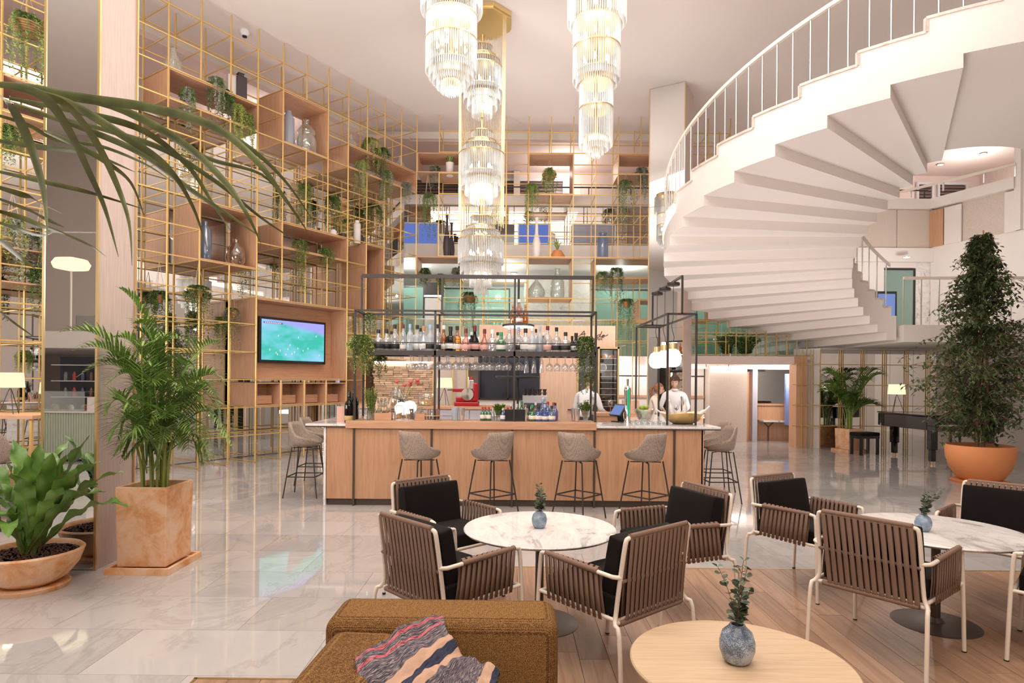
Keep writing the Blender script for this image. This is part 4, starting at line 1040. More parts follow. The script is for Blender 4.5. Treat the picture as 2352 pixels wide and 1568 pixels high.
for i, (px, kd) in enumerate(GL):
    Yg = 8.335
    lab = {'balloon': 'round-bowled gin glass', 'flute': 'narrow tumbler-like glass', 'wine': 'slim wine glass'}[kd]
    idx = sum(1 for g_ in GL[:i] if g_[1] == kd)
    o = put(gp[kd], gu[kd], (atx(px, Yg, 1.9), Yg, 1.992), 0, '%s hanging upside down under the rack, %s of its kind from the fern' % (lab, ORD[idx])); gu[kd] = True
    o['group'] = 'stemware hanging from the rack'; o.scale = (1.2, 1.2, 1.06)
for i in range(10):
    px = 950+i*19+(i > 4)*12; Yg = 8.505
    o = put(gp['balloon'], True, (atx(px, Yg, 1.9), Yg, 1.992), 0, 'round-bowled gin glass hanging in the rear rail row, %s from the fern' % ORD[i]); o['group'] = 'stemware hanging from the rack'; o.scale = (1.2, 1.2, 1.06)
# ---------------------------------------------------------------- things on the bar
def lz(name, label, cat, px, Y, z, prof, m, seg=20, group=None, sm=50):
    e = empty(name, (atx(px, Y, z), Y, z), 0, label, cat, group)
    MB().lathe(prof, seg).build('body', m, e, smooth=sm); return e
G1 = 'bottles along the bar ledge'
for i, (px, dy) in enumerate(((802, 0), (813, .12))):
    place_bottle('wine', GDARK, BLKC, None if i else mat('gold_label', (.5, .36, .14), .5), atx(px, 8.25+dy, 1.2), 8.25+dy, 1.076 if px < 806 else 1.116, ('dark wine bottle standing at the marble corner of the bar', 'dark wine bottle just behind the corner one')[i], G1, .42)
mc = empty('menu_card', (atx(783, 8.45, 1.2), 8.45, 1.076), .1, 'pink folded menu card standing beside the dark wine bottles', 'card')
MB().box(-.055, .055, 0, .006, 0, .21).build('front', mat('pink_card', (.72, .42, .33), .6), mc); MB().bar((0, .003, .205), (0, .06, 0), .11, .004).build('back', mat('pink_card', (.72, .42, .33), .6), mc)
vz = empty('twisted_glass_vase', (atx(843, 8.28, 1.1), 8.28, LZ), 0, 'twisted clear glass ornament between wine bottles and rosemary', 'ornament')
MB().tube(smoothpath([(-.12, 0, .18), (-.1, 0, .08), (-.04, .02, .02), (.02, .02, .05), (.05, 0, .12), (.02, -.02, .17), (-.03, 0, .13), (-.02, .02, .06), (.04, 0, .02)], 5), .012, 8).build('coil', GLASSJ, vz, smooth=60)
MB().lathe([(0, 0), (.05, 0), (.05, .012), (0, .014)], 18).build('foot', GLASSJ, vz, smooth=40)
def sprig_plant(name, label, cat, loc, h, r, m, n_=60, pot=None, ll=.03, lw=.006, droop=0.0):
    e = empty(name, loc, 0, label, cat); q = MB(); s_ = MB()
    for i in range(n_):
        a = rnd.uniform(0, 2*PI); sp = rnd.uniform(.1, 1)*r; hh = h*rnd.uniform(.6, 1)
        p = bez((0.3*sp*math.cos(a), .3*sp*math.sin(a), 0), (sp*.5*math.cos(a), sp*.5*math.sin(a), hh*.7), (sp*math.cos(a), sp*math.sin(a), hh*(1-droop*rnd.random())), 6)
        s_.tube(p, .0016, 3, False)
        for j in range(1, 7):
            for sd in (-1, 1, 0):
                b_ = a+sd*1.2+rnd.uniform(-.5, .5); d = Vector((math.cos(b_), math.sin(b_), rnd.uniform(.1, 1.0))).normalized()*ll
                q.ribbon([p[j], p[j]+d*.5, p[j]+d], [lw*.4, lw, .0005])
    s_.build('stems', STEMG, e, kind='stuff'); q.build('foliage', m, e, kind='stuff')
    return e
e = sprig_plant('rosemary_bunch', 'rosemary bunch in a clear jar at the fern end of the bar', 'herb', (atx(852, 8.3, 1.1), 8.3, LZ+.03), .40, .11, LTR1, 80)
MB().lathe([(0, -.03), (.05, -.03), (.055, .0), (.06, .09), (.058, .09), (.05, 0), (0, -.02)], 18).build('jar', GLASSJ, e, smooth=50)
def crate(px, w_, label, group='wooden boxes on the bar ledge'):
    e = empty('wooden_box', (atx(px, 8.28, 1.1), 8.28, LZ), 0, label, 'box', group)
    MB().box(-w_/2, w_/2, -.05, -.042, 0, .095).box(-w_/2, w_/2, .042, .05, 0, .095).box(-w_/2, -w_/2+.008, -.042, .042, 0, .095).box(w_/2-.008, w_/2, -.042, .042, 0, .095).box(-w_/2, w_/2, -.042, .042, 0, .02).build('body', OAK_X, e, bevel=.002)
    return e
crate(881, .23, 'pale wooden box with spice jars, beside the rosemary'); crate(966, .13, 'small pale wooden box at the rack post, next to cinnamon jar')
def jar(px, z, r, h, fill, fh, label, Y=8.27, group='clip-top glass jars on the bar'):
    e = empty('glass_jar', (atx(px, Y, z), Y, z), 0, label, 'jar', group)
    MB().lathe([(0, 0), (r*.95, 0), (r, .01), (r, h*.72), (r*.75, h*.82), (r*.75, h*.9)], 18).build('body', GLASSJ, e, smooth=50)
    MB().lathe([(0, h*.9), (r*.8, h*.9), (r*.8, h*.95), (r*.5, h), (0, h)], 18).build('lid', GLASSJ, e, smooth=40)
    f = MB()
    for i in range(14):
        a = rnd.uniform(0, 6.28); q = rnd.uniform(0, .6)*r; zz = rnd.uniform(.02, fh)
        f.cbox((q*math.cos(a), q*math.sin(a), zz), (r*.6, r*.5, .014), rnd.uniform(0, 3), rnd.uniform(-.6, .6), rnd.uniform(-.6, .6))
    f.build('contents', fill, e, kind='stuff'); return e
COOK = mat('dried_orange', (.62, .30, .10), .8); CINN = mat('cinnamon', (.17, .06, .035), .8); MINT = mat('pale_spice', (.6, .45, .3), .8)
jar(872, LZ+.095, .036, .07, MINT, .04, 'small spice jar in the pale box, nearest rosemary'); jar(892, LZ+.095, .036, .07, COOK, .04, 'small spice jar in the pale box, nearer the cookie jar')
jar(880, LZ+.17, .06, .11, MINT, .04, 'clear container of crackers stacked over the spice box')
jar(917, LZ, .066, .20, COOK, .085, 'large clip-top jar with orange slices on bar')
e = jar(945, LZ, .042, .20, CINN, .02, 'clip-top jar of cinnamon sticks')
cs = MB()
for i in range(16):
    a = rnd.uniform(0, 6.28); q = .022; cs.bar((q*math.cos(a), q*math.sin(a), .01), (q*math.cos(a+.6), q*math.sin(a+.6), .15), .009)
cs.build('cinnamon_sticks', CINN, e, kind='stuff')
jar(966, LZ+.095, .045, .085, MINT, .04, 'squat jar standing on small pale box at the post')
for i, (px, z) in enumerate(((908, 0), (931, 0), (958, 0))):
    pass
e = empty('spice_rack', (atx(994, 8.26, 1.1), 8.26, LZ), 0, 'round wooden rack of slim spice tubes at the rack post', 'rack')
MB().lathe([(0, 0), (.115, 0), (.115, .01), (0, .01)], 24).build('base', OAK_T, e, smooth=40); MB().lathe([(.02, .06), (.11, .06), (.11, .07), (.02, .07)], 24).build('upper_ring', OAK_T, e, smooth=40)
for i in range(7):
    a = i*2*PI/7+.2; MB().lathe([(0, .01), (.014, .01), (.015, .02), (.015, .13), (.012, .135), (.012, .15), (0, .15)], 10, (.075*math.cos(a), .075*math.sin(a), 0)).build('tube', GLASSJ if i % 2 else mat('spice_fill', (.3, .16, .1), .6), e, smooth=50)
gl = empty('globe_lamp', (atx(935, 9.1, 1.2), 9.1, 1.0), 0, 'pair of glowing white globe lamps standing behind the jars', 'lamp')
for dx, dz in ((-.085, .23), (.04, .25)): MB().lathe([(0, -.1), (.06, -.085), (.1, -.03), (.1, .03), (.06, .085), (0, .1)], 20, (dx, 0, dz)).build('globe', LAMPG, gl, smooth=60)
MB().lathe([(0, 0), (.07, 0), (.07, .02), (.02, .03), (.02, .15), (0, .15)], 16).build('base', BRASS, gl, smooth=40)
e = empty('plastic_jug', (atx(1045, 8.3, 1.1), 8.3, LZ), 0, 'frosted blue plastic jug on the bar ledge', 'jug'); MB().lathe([(0, 0), (.042, 0), (.048, .18), (.046, .18), (.04, .01), (0, .01)], 20).build('body', GFROST, e, smooth=50)
MB().tube(smoothpath([(.045, 0, .15), (.075, 0, .14), (.075, 0, .06), (.043, 0, .04)], 4), .005, 6).build('handle', GFROST, e)
for px, lb in ((1061, 'polished cocktail shaker beside the frosted jug'), (1207, 'polished cocktail shaker beside the black caddy'), (1325, 'polished cocktail shaker beside the herb vase'), (1318, 'second cocktail shaker half behind the herb vase one')):
    Yb = 8.29 if px != 1318 else 8.4
    e = empty('cocktail_shaker', (atx(px, Yb, 1.1), Yb, LZ), 0, lb, 'shaker', 'cocktail shakers on the bar')
    MB().lathe([(0, 0), (.030, 0), (.033, .01), (.04, .17), (.038, .17), (.03, .02), (0, .02)], 20).build('cup', STEEL, e, smooth=50)
for i, px in enumerate((1108, 1114.5, 1122.5)): place_bottle('mini', GGREEN, REDC2, WLAB, atx(px, 8.3+.04*(i % 2), 1.1), 8.3+.04*(i % 2), LZ, 'little green bottle with red cap on the bar, %s from the shaker' % ORD[i], G1, .185)
for i, px in enumerate((1132, 1138)): place_bottle('mini', GLASS, WHTC, None, atx(px, 8.36, 1.1), 8.36, LZ, ('tiny clear bottle just before the lettuce vase', 'tiny clear bottle tucked behind the lettuce vase')[i], G1, .16)
e = sprig_plant('lettuce_vase', 'bright green lettuce sprigs in a stemmed glass beside black caddy', 'herb', (atx(1146, 8.28, 1.1), 8.28, LZ+.05), .17, .08, LTR2 if False else leafm('lettuce_green', (.12, .24, .03), (.28, .42, .06), .5, 20), 46, ll=.03, lw=.012)
MB().lathe([(0, -.05), (.04, -.05), (.04, -.04), (.012, -.03), (.03, .0), (.045, .10), (.043, .10), (.02, 0), (0, 0)], 18).build('glass', GLASSJ, e, smooth=50)
e = empty('bar_caddy', (atx(1182, 8.28, 1.1), 8.28, LZ), 0, 'black square bar caddy at the middle rack post', 'caddy'); MB().box(-.135, .135, -.055, .055, 0, .004).box(-.135, .135, -.055, -.05, 0, .155).box(-.135, .135, .05, .055, 0, .155).box(-.135, -.13, -.05, .05, 0, .155).box(.13, .135, -.05, .05, 0, .155).build('body', SCREENB, e, bevel=.003)
BL = [(1222, 'squat', GGREEN, GRNC, WLAB, .22, 'stout green gin bottle on the bar'), (1236, 'squat', GBLUE, BLKC, WLAB, .215, 'blue gin bottle next to the stout green one'), (1251, 'flask', GBLUE, BLUC, WLAB, .23, 'wide sky-blue gin bottle on the bar'), (1267, 'squat', GSLATE, BLKC, WLAB, .21, 'indigo gin bottle with black cap on the bar'),
      (1246, 'tall', GSLATE, BLUC, None, .30, 'tall pale blue bottle behind the sky-blue one'), (1258, 'round', GBLUE, REDC2, None, .26, 'blue bottle with red cap behind'), (1271, 'round', GSLATE, REDC2, None, .25, 'violet bottle with red cap behind the indigo one'), (1275, 'round', glassy('violet_glass', (.5, .45, .9), .1, milk=.3, tcol=(.3, .25, .7)), BLKC, None, .245, 'violet bottle at the end of the blue cluster')]
for px, kd, bd, cp, lb_, h, ds in BL:
    Yb = 8.28 if h < .235 else 8.42
    place_bottle(kd, bd, cp, lb_, atx(px, Yb, 1.1), Yb, LZ if Yb < 8.55 else 1.076, ds, G1, h)
place_bottle('mini', GBLUE, WHTC, WLAB, atx(1154.5, 8.24, 1.1), 8.24, LZ, 'small cobalt bottle squeezed between lettuce vase and black caddy', G1, .18)
e = sprig_plant('herb_vase', 'green herb bunch in glass vase at the end of the oak ledge', 'herb', (atx(1345, 8.28, 1.1), 8.28, LZ+.06), .22, .10, LTR1, 60, ll=.03, lw=.010, droop=.3)
MB().lathe([(0, -.06), (.03, -.06), (.028, -.04), (.04, .0), (.062, .09), (.06, .09), (.03, 0), (0, -.02)], 18).build('vase', GLASSJ, e, smooth=50)
# working island behind
isl = empty('service_island', (0, 0, 0), 0, 'steel service island standing inside the bar', 'counter')
MB().box(-1.4, .95, 9.6, 10.3, .0, .98).build('body', mat('brushed_steel', (.55, .53, .55), .35, .7), isl); MB().box(-1.42, .97, 9.58, 10.32, .98, 1.0).build('top', STEEL, isl)
for px, kd, bd, cp, lb_, h, ds in ((1174, 'round', GAMBER, WHTC, WLAB, .30, 'whisky bottle on the island beside the hanging shelf pole'), (1187, 'round', GLASS, WHTC, WLAB, .29, 'clear vermouth bottle on the island'), (1198, 'wine', GGREEN, GRNC, WLAB, .33, 'green wine bottle on the island'), (1207, 'round', GLASS, CORKC, WLAB, .28, 'clear bottle with gold neck on the island'),
                                     (1166, 'flask', GPINK, REDC2, WLAB, .23, 'pink bottle with red cap on the island'), (1230, 'wine', GPINK, WHTC, None, .31, 'rose sparkling bottle on the island'), (1220, 'round', GAMBER, WHTC, WLAB, .25, 'amber bottle before the rose sparkling one')):
    place_bottle(kd, bd, cp, lb_, atx(px, 9.75, 1.1), 9.75, 1.0, ds, 'bottles on the service island', h)
cmx = empty('coffee_machine', (atx(1228, 10.05, 1.0), 10.05, 1.0), 0, 'white espresso machine with cups stacked on top', 'coffee machine')
MB().box(-.2, .2, -.15, .2, .08, .42).build('body', mat('machine_white', (.72, .70, .72), .3), cmx, bevel=.01); MB().box(-.18, .18, -.16, -.15, .14, .30).build('front_panel', mat('machine_dark', (.12, .12, .16), .25), cmx)
MB().box(-.2, .2, -.2, .2, 0, .06).build('drip_tray', STEEL, cmx); MB().lathe([(0, 0), (.03, 0), (.03, .01), (0, .012)], 16).build('gauge', STEEL, cmx, loc=(.13, -.165, .36), rot=(R(90), 0, 0))
for x in (-.09, .07): MB().tube([(x, -.16, .24), (x, -.27, .22)], .013, 8).build('portafilter', BLKC, cmx)
cup = MB().lathe([(0, 0), (.022, 0), (.036, .05), (.033, .05), (.02, .006), (0, .006)], 14); cpo = None
for i in range(10):
    x = -.16+(i % 5)*.08; z = 1.42+(.052 if i > 4 else 0)
    nm = 'cup'
    o = cup.build('cup', mat('dark_cup', (.07, .05, .05), .4), None, smooth=50) if cpo is None else link('cup', cpo.data); cpo = cpo or o
    o.location = (cmx.location.x+x, 10.07, z); tag(o, 'dark cup stacked on the espresso machine, %s row, %s from the island bottles' % (('lower', 'upper')[i > 4], ORD[i % 5]), 'cup', 'dark cups stacked on the espresso machine')
rs = empty('round_shelf', (atx(1190, 9.9, 2), 9.9, 0), 0, 'dark round shelves on a central pole with lit undersides', 'shelf')
MB().tube([(0, 0, 1.0), (0, 0, 3.3)], .018, 10).build('pole', BLACKM, rs)
for z, r in ((2.545, .26), (1.715, .36)):
    MB().lathe([(.0, z-.02), (r-.02, z-.02), (r, z-.01), (r, z+.01), (r-.01, z+.015), (0, z+.015)], 32).build('disc', BLACKM, rs, smooth=40)
    if z > 2: MB().lathe([(r-.06, z-.026), (r-.02, z-.026), (r-.02, z-.021), (r-.06, z-.021)], 32).build('light_ring', LEDW, rs)
for px, bd, h, lb in ((1178, GAMBER, .33, 'slim golden bottle on the top round shelf, nearer the fern'), (1192, GPINK, .40, 'tall rose magnum on the top round shelf'), (1207, GAMBER, .33, 'slim golden bottle on the top round shelf, nearer the sign')):
    place_bottle('wine', bd, WHTC if bd is GPINK else CORKC, WLAB if bd is GPINK else None, atx(px, 9.85, 2.6), 9.85 if bd is GPINK else 9.95, 2.562, lb, 'bottles on the top round shelf', h)
point('round_shelf_light', (rs.location.x+.15, 9.6, 2.45), 2.5, rad=.05)
# back counter with slicer and lamp
bc = empty('back_counter', (0, 0, 0), 0, 'oak and steel back counter behind the bar', 'counter')
MB().box(-3.1, .0, 11.3, 12.0, 1.12, 1.17).build('top', OAK_X, bc)
for i in range(4):
    d = MB().box(-3.05+i*.76, -3.05+(i+1)*.76-.02, 11.33, 11.36, .62, 1.10).build('drawer_front', mat('brushed_steel', (.55, .53, .55), .35, .7), bc)
    MB().box(-2.8+i*.76, -2.55+i*.76, 11.30, 11.33, 1.0, 1.02).build('handle', STEEL, d)
MB().box(-3.08, -.02, 11.36, 12.0, 0, 1.12).build('body', WHITE, bc)
MB().box(-3.05, -.03, 10.9, 11.3, .85, .9).build('lower_shelf', mat('lilac_steel', (.5, .5, .68), .3), bc); MB().box(-3.05, -.03, 10.95, 11.25, 0, .85).build('lower_body', WHITE, bc)
sl = empty('meat_slicer', (atx(1072, 11.6, 1.2), 11.6, 1.17), 0, 'bright red flywheel meat slicer on the back counter', 'slicer'); sl.scale = (.88, .88, .88)
MB().box(-.26, .27, -.15, .15, .0, .09).cbox((-.02, 0, .14), (.42, .2, .1)).build('base', REDM, sl, bevel=.02)
MB().box(.13, .25, -.12, .12, .1, .50).build('blade_guard', REDM, sl, bevel=.03); MB().box(-.30, .05, -.14, .02, .30, .37).build('carriage', REDM, sl, bevel=.012)
MB().lathe([(0, 0), (.13, 0), (.13, .012), (0, .014)], 28).build('blade', CHROME, sl, loc=(.02, -.13, .25), rot=(R(90), 0, 0), smooth=40)
MB().tube([(.04, 0, .2), (.04, 0, .62)], .015, 8).build('post', CHROME, sl); MB().lathe([(0, 0), (.05, 0), (.055, .02), (.02, .05), (.02, .08), (0, .08)], 16, (.1, 0, .56)).build('top_knob', REDM, sl, smooth=50); MB().box(.05, .15, -.05, .05, .36, .56).build('feeder', CHROME, sl, bevel=.01)
MB().tube([(-.3, 0, .34), (-.42, 0, .34)], .012, 8).build('handle', BLKC, sl)
def tripod_lamp(label, loc, s=1.0, rot=0):
    e = empty('table_lamp', loc, rot, label, 'lamp')
    MB().lathe([(.17*s, .24*s), (.20*s, .24*s)][:1]+[(.19*s, .0), (.155*s, .22*s)], 28, (0, 0, .42*s)).build('lamp_shade', LAMPS, e, smooth=50)
    for i in range(3):
        a = i*2*PI/3+.4; MB().tube([(.02*math.cos(a)*s, .02*math.sin(a)*s, .46*s), (.03*math.cos(a+PI)*s, .03*math.sin(a+PI)*s, .36*s), (-.15*math.cos(a)*s, -.15*math.sin(a)*s, 0)], .006*s, 6).build('leg', BLACKM, e)
    MB().tube([(0, 0, .40*s), (0, 0, .62*s)], .006*s, 6).build('stem', BLACKM, e)
    point('table_lamp_light', (loc[0], loc[1], loc[2]+.52*s), 3, (1, .8, .5), .06)
    return e
tripod_lamp('small lamp on crossed legs on the back counter beside the red slicer', (atx(1021, 11.7, 1.3), 11.7, 1.17), .80)
tag(MB().box(-1.70, -1.0, 13.4, 13.5, 0, 2.1).build('wall_back', WPAPER2), kind='structure')
for x in (-1.72, -1.3, -.98): tag(MB().box(x, x+.03, 13.3, 13.33, 0, 2.1).build('trim_9', GOLD), kind='structure')
# baskets and cheese dome on the back counter
for px, nm, lb in ((880, 'wicker_basket', 'brown wicker basket of bread at the lattice end of the back counter'),):
    e = empty(nm, (atx(px, 11.0, 1.2), 11.0, .9), 0, lb, 'basket')
    for i in range(7): MB().lathe([(.16+.006*i, .03*i), (.175+.006*i, .03*i+.015), (.16+.006*i, .03*i+.028)], 18).build('weave_ring', BARK, e, smooth=60)
    for i in range(5): MB().tube([(-.1+.05*i, -.02, .2), (-.14+.07*i, .03, .42)], [.03, .015], 8).build('bread_stick', MINT, e, smooth=60)
for px, r, h, z, lb, cont in ((858, .10, .34, 1.17, 'big glass demijohn of corks on the back counter', CORKC), (917, .09, .30, 1.17, 'glass demijohn half filled with dark wine on back counter', BLKC)):
    px += 50 if px == 858 else 0
    e = empty('demijohn', (atx(px, 11.6, 1.2), 11.6, z), 0, lb, 'demijohn', 'demijohns on the back counter')
    MB().lathe([(0, 0), (r, 0), (r, h*.6), (r*.6, h*.85), (r*.3, h)], 20).build('body', GLASSJ, e, smooth=50); MB().lathe([(0, .01), (r*.9, .01), (r*.9, h*.4), (0, h*.4)], 16).build('contents', cont, e)
cp_ = empty('cake_dome', (atx(980, 11.6, 1.2), 11.6, 1.17), 0, 'clear cake dome with a golden cake by the lamp', 'dome')
MB().lathe([(.17, 0), (.17, .18), (.14, .22), (.02, .23), (.02, .27), (0, .27)], 22).build('cover', GLASSJ, cp_, smooth=40); MB().lathe([(0, .01), (.12, .01), (.12, .11), (0, .12)], 18).build('cake', mat('golden_cake', (.75, .42, .14), .7), cp_, smooth=40)
rf = empty('flower_vase', (atx(900+30, 11.65, 1.2), 11.65, 1.17), 0, 'vase of red and pink blooms before the stacked timber wall', 'flowers')
MB().lathe([(0, 0), (.05, 0), (.06, .12), (.04, .2)], 16).build('vase', GLASSJ, rf, smooth=50)
for i in range(6):
    x, y, z = rnd.uniform(-.2, .25), rnd.uniform(-.05, .05), rnd.uniform(.36, .5)
    MB().lathe([(0, -.03), (.035, -.015), (.045, .01), (.03, .03), (0, .03)], 10, (x, y, z)).build('bloom', mat('coral_petal', (.75, .15, .14), .6), rf, smooth=60); MB().tube([(0, 0, .1), (x, y, z)], .003, 4).build('stem', STEMG, rf)
# taps, register, fruit
bt = empty('beer_tap', (atx(1441, 8.75, 1.1), 8.75, 1.076), 0, 'polished beer tap column with a glowing green strip', 'tap')
MB().lathe([(0, 0), (.06, 0), (.055, .02), (.042, .04), (.044, .3), (.05, .46), (.048, .50), (.03, .52), (0, .52)], 24).build('column', CHROME, bt, smooth=50)
MB().box(-.010, .014, -.052, -.04, .10, .48).build('light_strip', GREENL, bt, bevel=.008); MB().tube([(0, 0, .50), (0, 0, .62)], [.012, .018], 10).build('lever', CHROME, bt)
rg = empty('cash_register', (atx(1420, 8.85, 1.1), 8.85, 1.076), R(-62), 'black touch-screen till on a stand next to the beer tap', 'till')
MB().cbox((0, 0, .17), (.26, .03, .2), 0, R(-35)).build('body', SCREENB, rg, bevel=.006); MB().cbox((0, -.017, .175), (.22, .004, .16), 0, R(-35)).build('screen', SCRB, rg); MB().bar((0, .02, .15), (0, .05, 0), .08, .05).box(-.09, .09, -.06, .1, 0, .015).build('stand', SCREENB, rg)
fb = empty('fruit_bowl', (atx(1481, 8.9, 1.1), 8.9, 1.076), 0, 'clear glass bowl on the marble bar end', 'bowl'); fb.scale = (1.12, 1.12, 1.25)
MB().lathe([(0, 0), (.07, 0), (.10, .05), (.145, .15), (.14, .15), (.09, .055), (.06, .012), (0, .012)], 26).build('bowl', GLASSG, fb, smooth=50)
APG = mat('green_apple', (.30, .42, .06), .35); ORG = mat('orange_peel', (.80, .33, .04), .5)
for i in range(15):
    lay = i // 6; a = i*1.05+lay*.5; r = (.062, .09, .045)[lay]; z = 1.076+(.075, .145, .205)[lay]
    sm = (.040, .043, .043)[lay]
    org = (i % 6 in (0, 5) and lay < 2) or i in (3,)
    o = MB().lathe([(0, -.9*sm), (.6*sm, -.8*sm), (sm, 0), (.8*sm, .65*sm), (.3*sm, .85*sm), (0, .72*sm)], 12).build('orange' if org else 'apple', ORG if org else APG, None, smooth=60)
    o.location = (fb.location.x+r*math.cos(a), 8.9+r*math.sin(a), z)
    tag(o, ('ripe orange' if org else 'green apple') + ' in the glass fruit bowl, %s layer, %s round from the tap' % (('bottom', 'middle', 'top')[lay], ORD[i % 6]), 'fruit', 'fruit in the glass bowl')
gb_ = empty('gold_bowl', (atx(1567, 8.65, 1.1), 8.65, 1.076), 0, 'wide hammered gold bowl on the marble bar end', 'bowl')
m = MB(); prof = [(0, .0), (.13, .0), (.2, .035), (.27, .09), (.315, .15), (.31, .152), (.26, .095), (.19, .045), (.12, .012), (0, .012)]
m.lathe(prof, 36)
for i, v_ in enumerate(m.v):
    a = math.atan2(v_[1], v_[0]); r = math.hypot(v_[0], v_[1]); k = 1+.035*math.sin(3*a+.6)*r/.3; m.v[i] = (v_[0]*k, v_[1]*k, v_[2]+.012*math.sin(3*a)*r/.3)
HAMM = mat('hammered_gold', (.72, .50, .22), .38, .85)
m.build('bowl', HAMM, gb_, smooth=50)
for i, (dx, dy, tx, ty2) in enumerate(((-.12, -.02, -1.05, 0), (-.10, .1, -.22, .3), (.05, .12, .05, .3), (.16, -.02, .85, .1))):
    p, used = bottle('wine', mat('white_bottle', (.8, .76, .74), .3), WHTC, None, None)
    o = put(p, used, (gb_.location.x+dx, 8.65+dy*.5, 1.125), 0, ('white sparkling bottle leaning farthest toward the tap in the gold bowl', 'white sparkling bottle nearly upright in the gold bowl, tap side', 'white sparkling bottle nearly upright in the gold bowl, middle', 'white sparkling bottle leaning outward over the stools in the gold bowl')[i], .82)
    o['group'] = 'white bottles in the gold bowl'; o.rotation_euler = (0, tx, 0); o.rotation_euler[0] = -ty2*.4
wg = empty('wine_glass', (atx(1402, 10.3, 1.2), 10.3, 1.14), 0, 'glass of red wine standing beyond the till', 'glass')
MB().lathe([(0, 0), (.034, 0), (.004, .01), (.004, .09), (.035, .12), (.042, .16), (.034, .21)], 18).build('bowl', GLASSG, wg, smooth=60); MB().lathe([(0, .1), (.033, .12), (.040, .15), (0, .15)], 16).build('wine', mat('red_wine', (.06, .0, .01), .2), wg)
sdt = empty('side_table', (1.75, 10.4, 0), 0, 'oak service stand inside the bar end holding the wine glass', 'table')
MB().box(-.35, .35, -.2, .3, 1.08, 1.13).build('top', OAK_X, sdt); MB().box(-.33, .33, -.18, .28, 0, 1.08).build('body', OAK_Z, sdt)
MB().box(.16, .42, .05, .28, 1.13, 1.34).build('raised_box', OAK_P, sdt)
gr = empty('glass_tray', (atx(1500, 8.5, 1.1), 8.45, 1.076), 0, 'rows of upturned tumblers on the marble beside the tap', 'tray', None, 'stuff')
m = MB()
for i in range(7):
    for j in range(3): m.lathe([(.03, 0), (.026, .04), (0, .04)], 10, (-.28+.075*i, -.1+j*.08, 0))
m.build('tumblers', GLASSJ, gr, smooth=50, kind='stuff')

# ---------------------------------------------------------------- bar stools
def stool():
    e = empty('bar_stool', (0, 0, 0), 0, 'x', 'stool', 'taupe bar stools')
    # shell: seat curving into wings and back
    n_, mrows = 16, 8; m = MB(); vs = []
    for j in range(n_+1):
        a = -PI*.5+ (j/n_)*2*PI*0.0
    NU_, NV = 40, 9
    for i in range(NU_+1):
        t = -1+2*i/NU_                      # -1..1 around from right front wing, back, left front wing
        ang = t*R(150)                       # 0 = back
        bx, by = math.sin(ang), -math.cos(ang)
        back = max(0.0, math.cos(ang*.62))   # height profile
        aa = abs(math.degrees(ang)); topz = 1.045 if aa < 46 else (1.045-(aa-46)/26*.165 if aa < 72 else .88-(aa-72)/78*.11)
        for j in range(NV+1):
            s_ = j/NV
            if s_ < .45:
                q = s_/.45; r = .195*q; x, y, z = bx*r, by*r*1.02+.01, .735+.004*q
            else:
                q = (s_-.45)/.55; r = .195+.030*math.sin(q*PI/2)+.02*q*back; x, y, z = bx*r*1.08, by*r*(1.0-.10*(1 if aa < 60 else 0)*q*(1-aa/60) if aa < 60 else 1.02)+.01, .738+(topz-.738)*q
            vs.append((x, y, z))
    fs = [(i*(NV+1)+j, (i+1)*(NV+1)+j, (i+1)*(NV+1)+j+1, i*(NV+1)+j+1) for i in range(NU_) for j in range(NV)]
    m.add(vs, fs); sh = m.build('seat_shell', STOOLF, e, smooth=60, solid=.028); 
    MB().lathe([(0, .70), (.10, .70), (.175, .715), (.195, .735), (.19, .755), (.1, .762), (0, .762)], 28).build('seat', STOOLF, e, smooth=60)
    ft = [(-.235, -.235), (.235, -.235), (.235, .235), (-.235, .235)]
    for x, y in ft: MB().tube([(x*.62, y*.62, .70), (x, y, 0)], .009, 8).build('leg', BLACKM, e)
    zf = .29; k = .62+(.70-zf)/.70*.38; c = [(x*k, y*k, zf) for x, y in ft]
    MB().bar(c[0], c[1], .014).bar(c[1], c[2], .014).bar(c[2], c[3], .014).bar(c[3], c[0], .014).build('footrest', BLACKM, e)
    MB().bar((-.13, -.13, .69), (.13, .13, .69), .02, .01).bar((.13, -.13, .69), (-.13, .13, .69), .02, .01).build('under_frame', BLACKM, e)
    return e
sp_ = stool(); su = False
for px, Y, rz, lb in ((963, 7.45, -42, 'taupe bar stool at the bar front nearest the palm side'), (1131, 7.45, 42, 'second bar stool along the front from the palm side'), (1330, 7.45, -42, 'third bar stool along the front from the palm side'), (1483, 7.45, 42, 'fourth bar stool along the front, closest to the gold bowl'),
                      (702, 8.75, -90, 'bar stool at the left marble end, nearest viewer'), (722, 9.75, -90, 'bar stool at the left marble end, farther back'),
                      (1652, 8.62, 90, 'bar stool at the stair end of the bar, nearest viewer'), (1642, 9.5, 90, 'bar stool at the stair end of the bar, farther back')):
    put(sp_, su, (atx(px, Y, .6), Y, 0), R(rz), lb); su = True

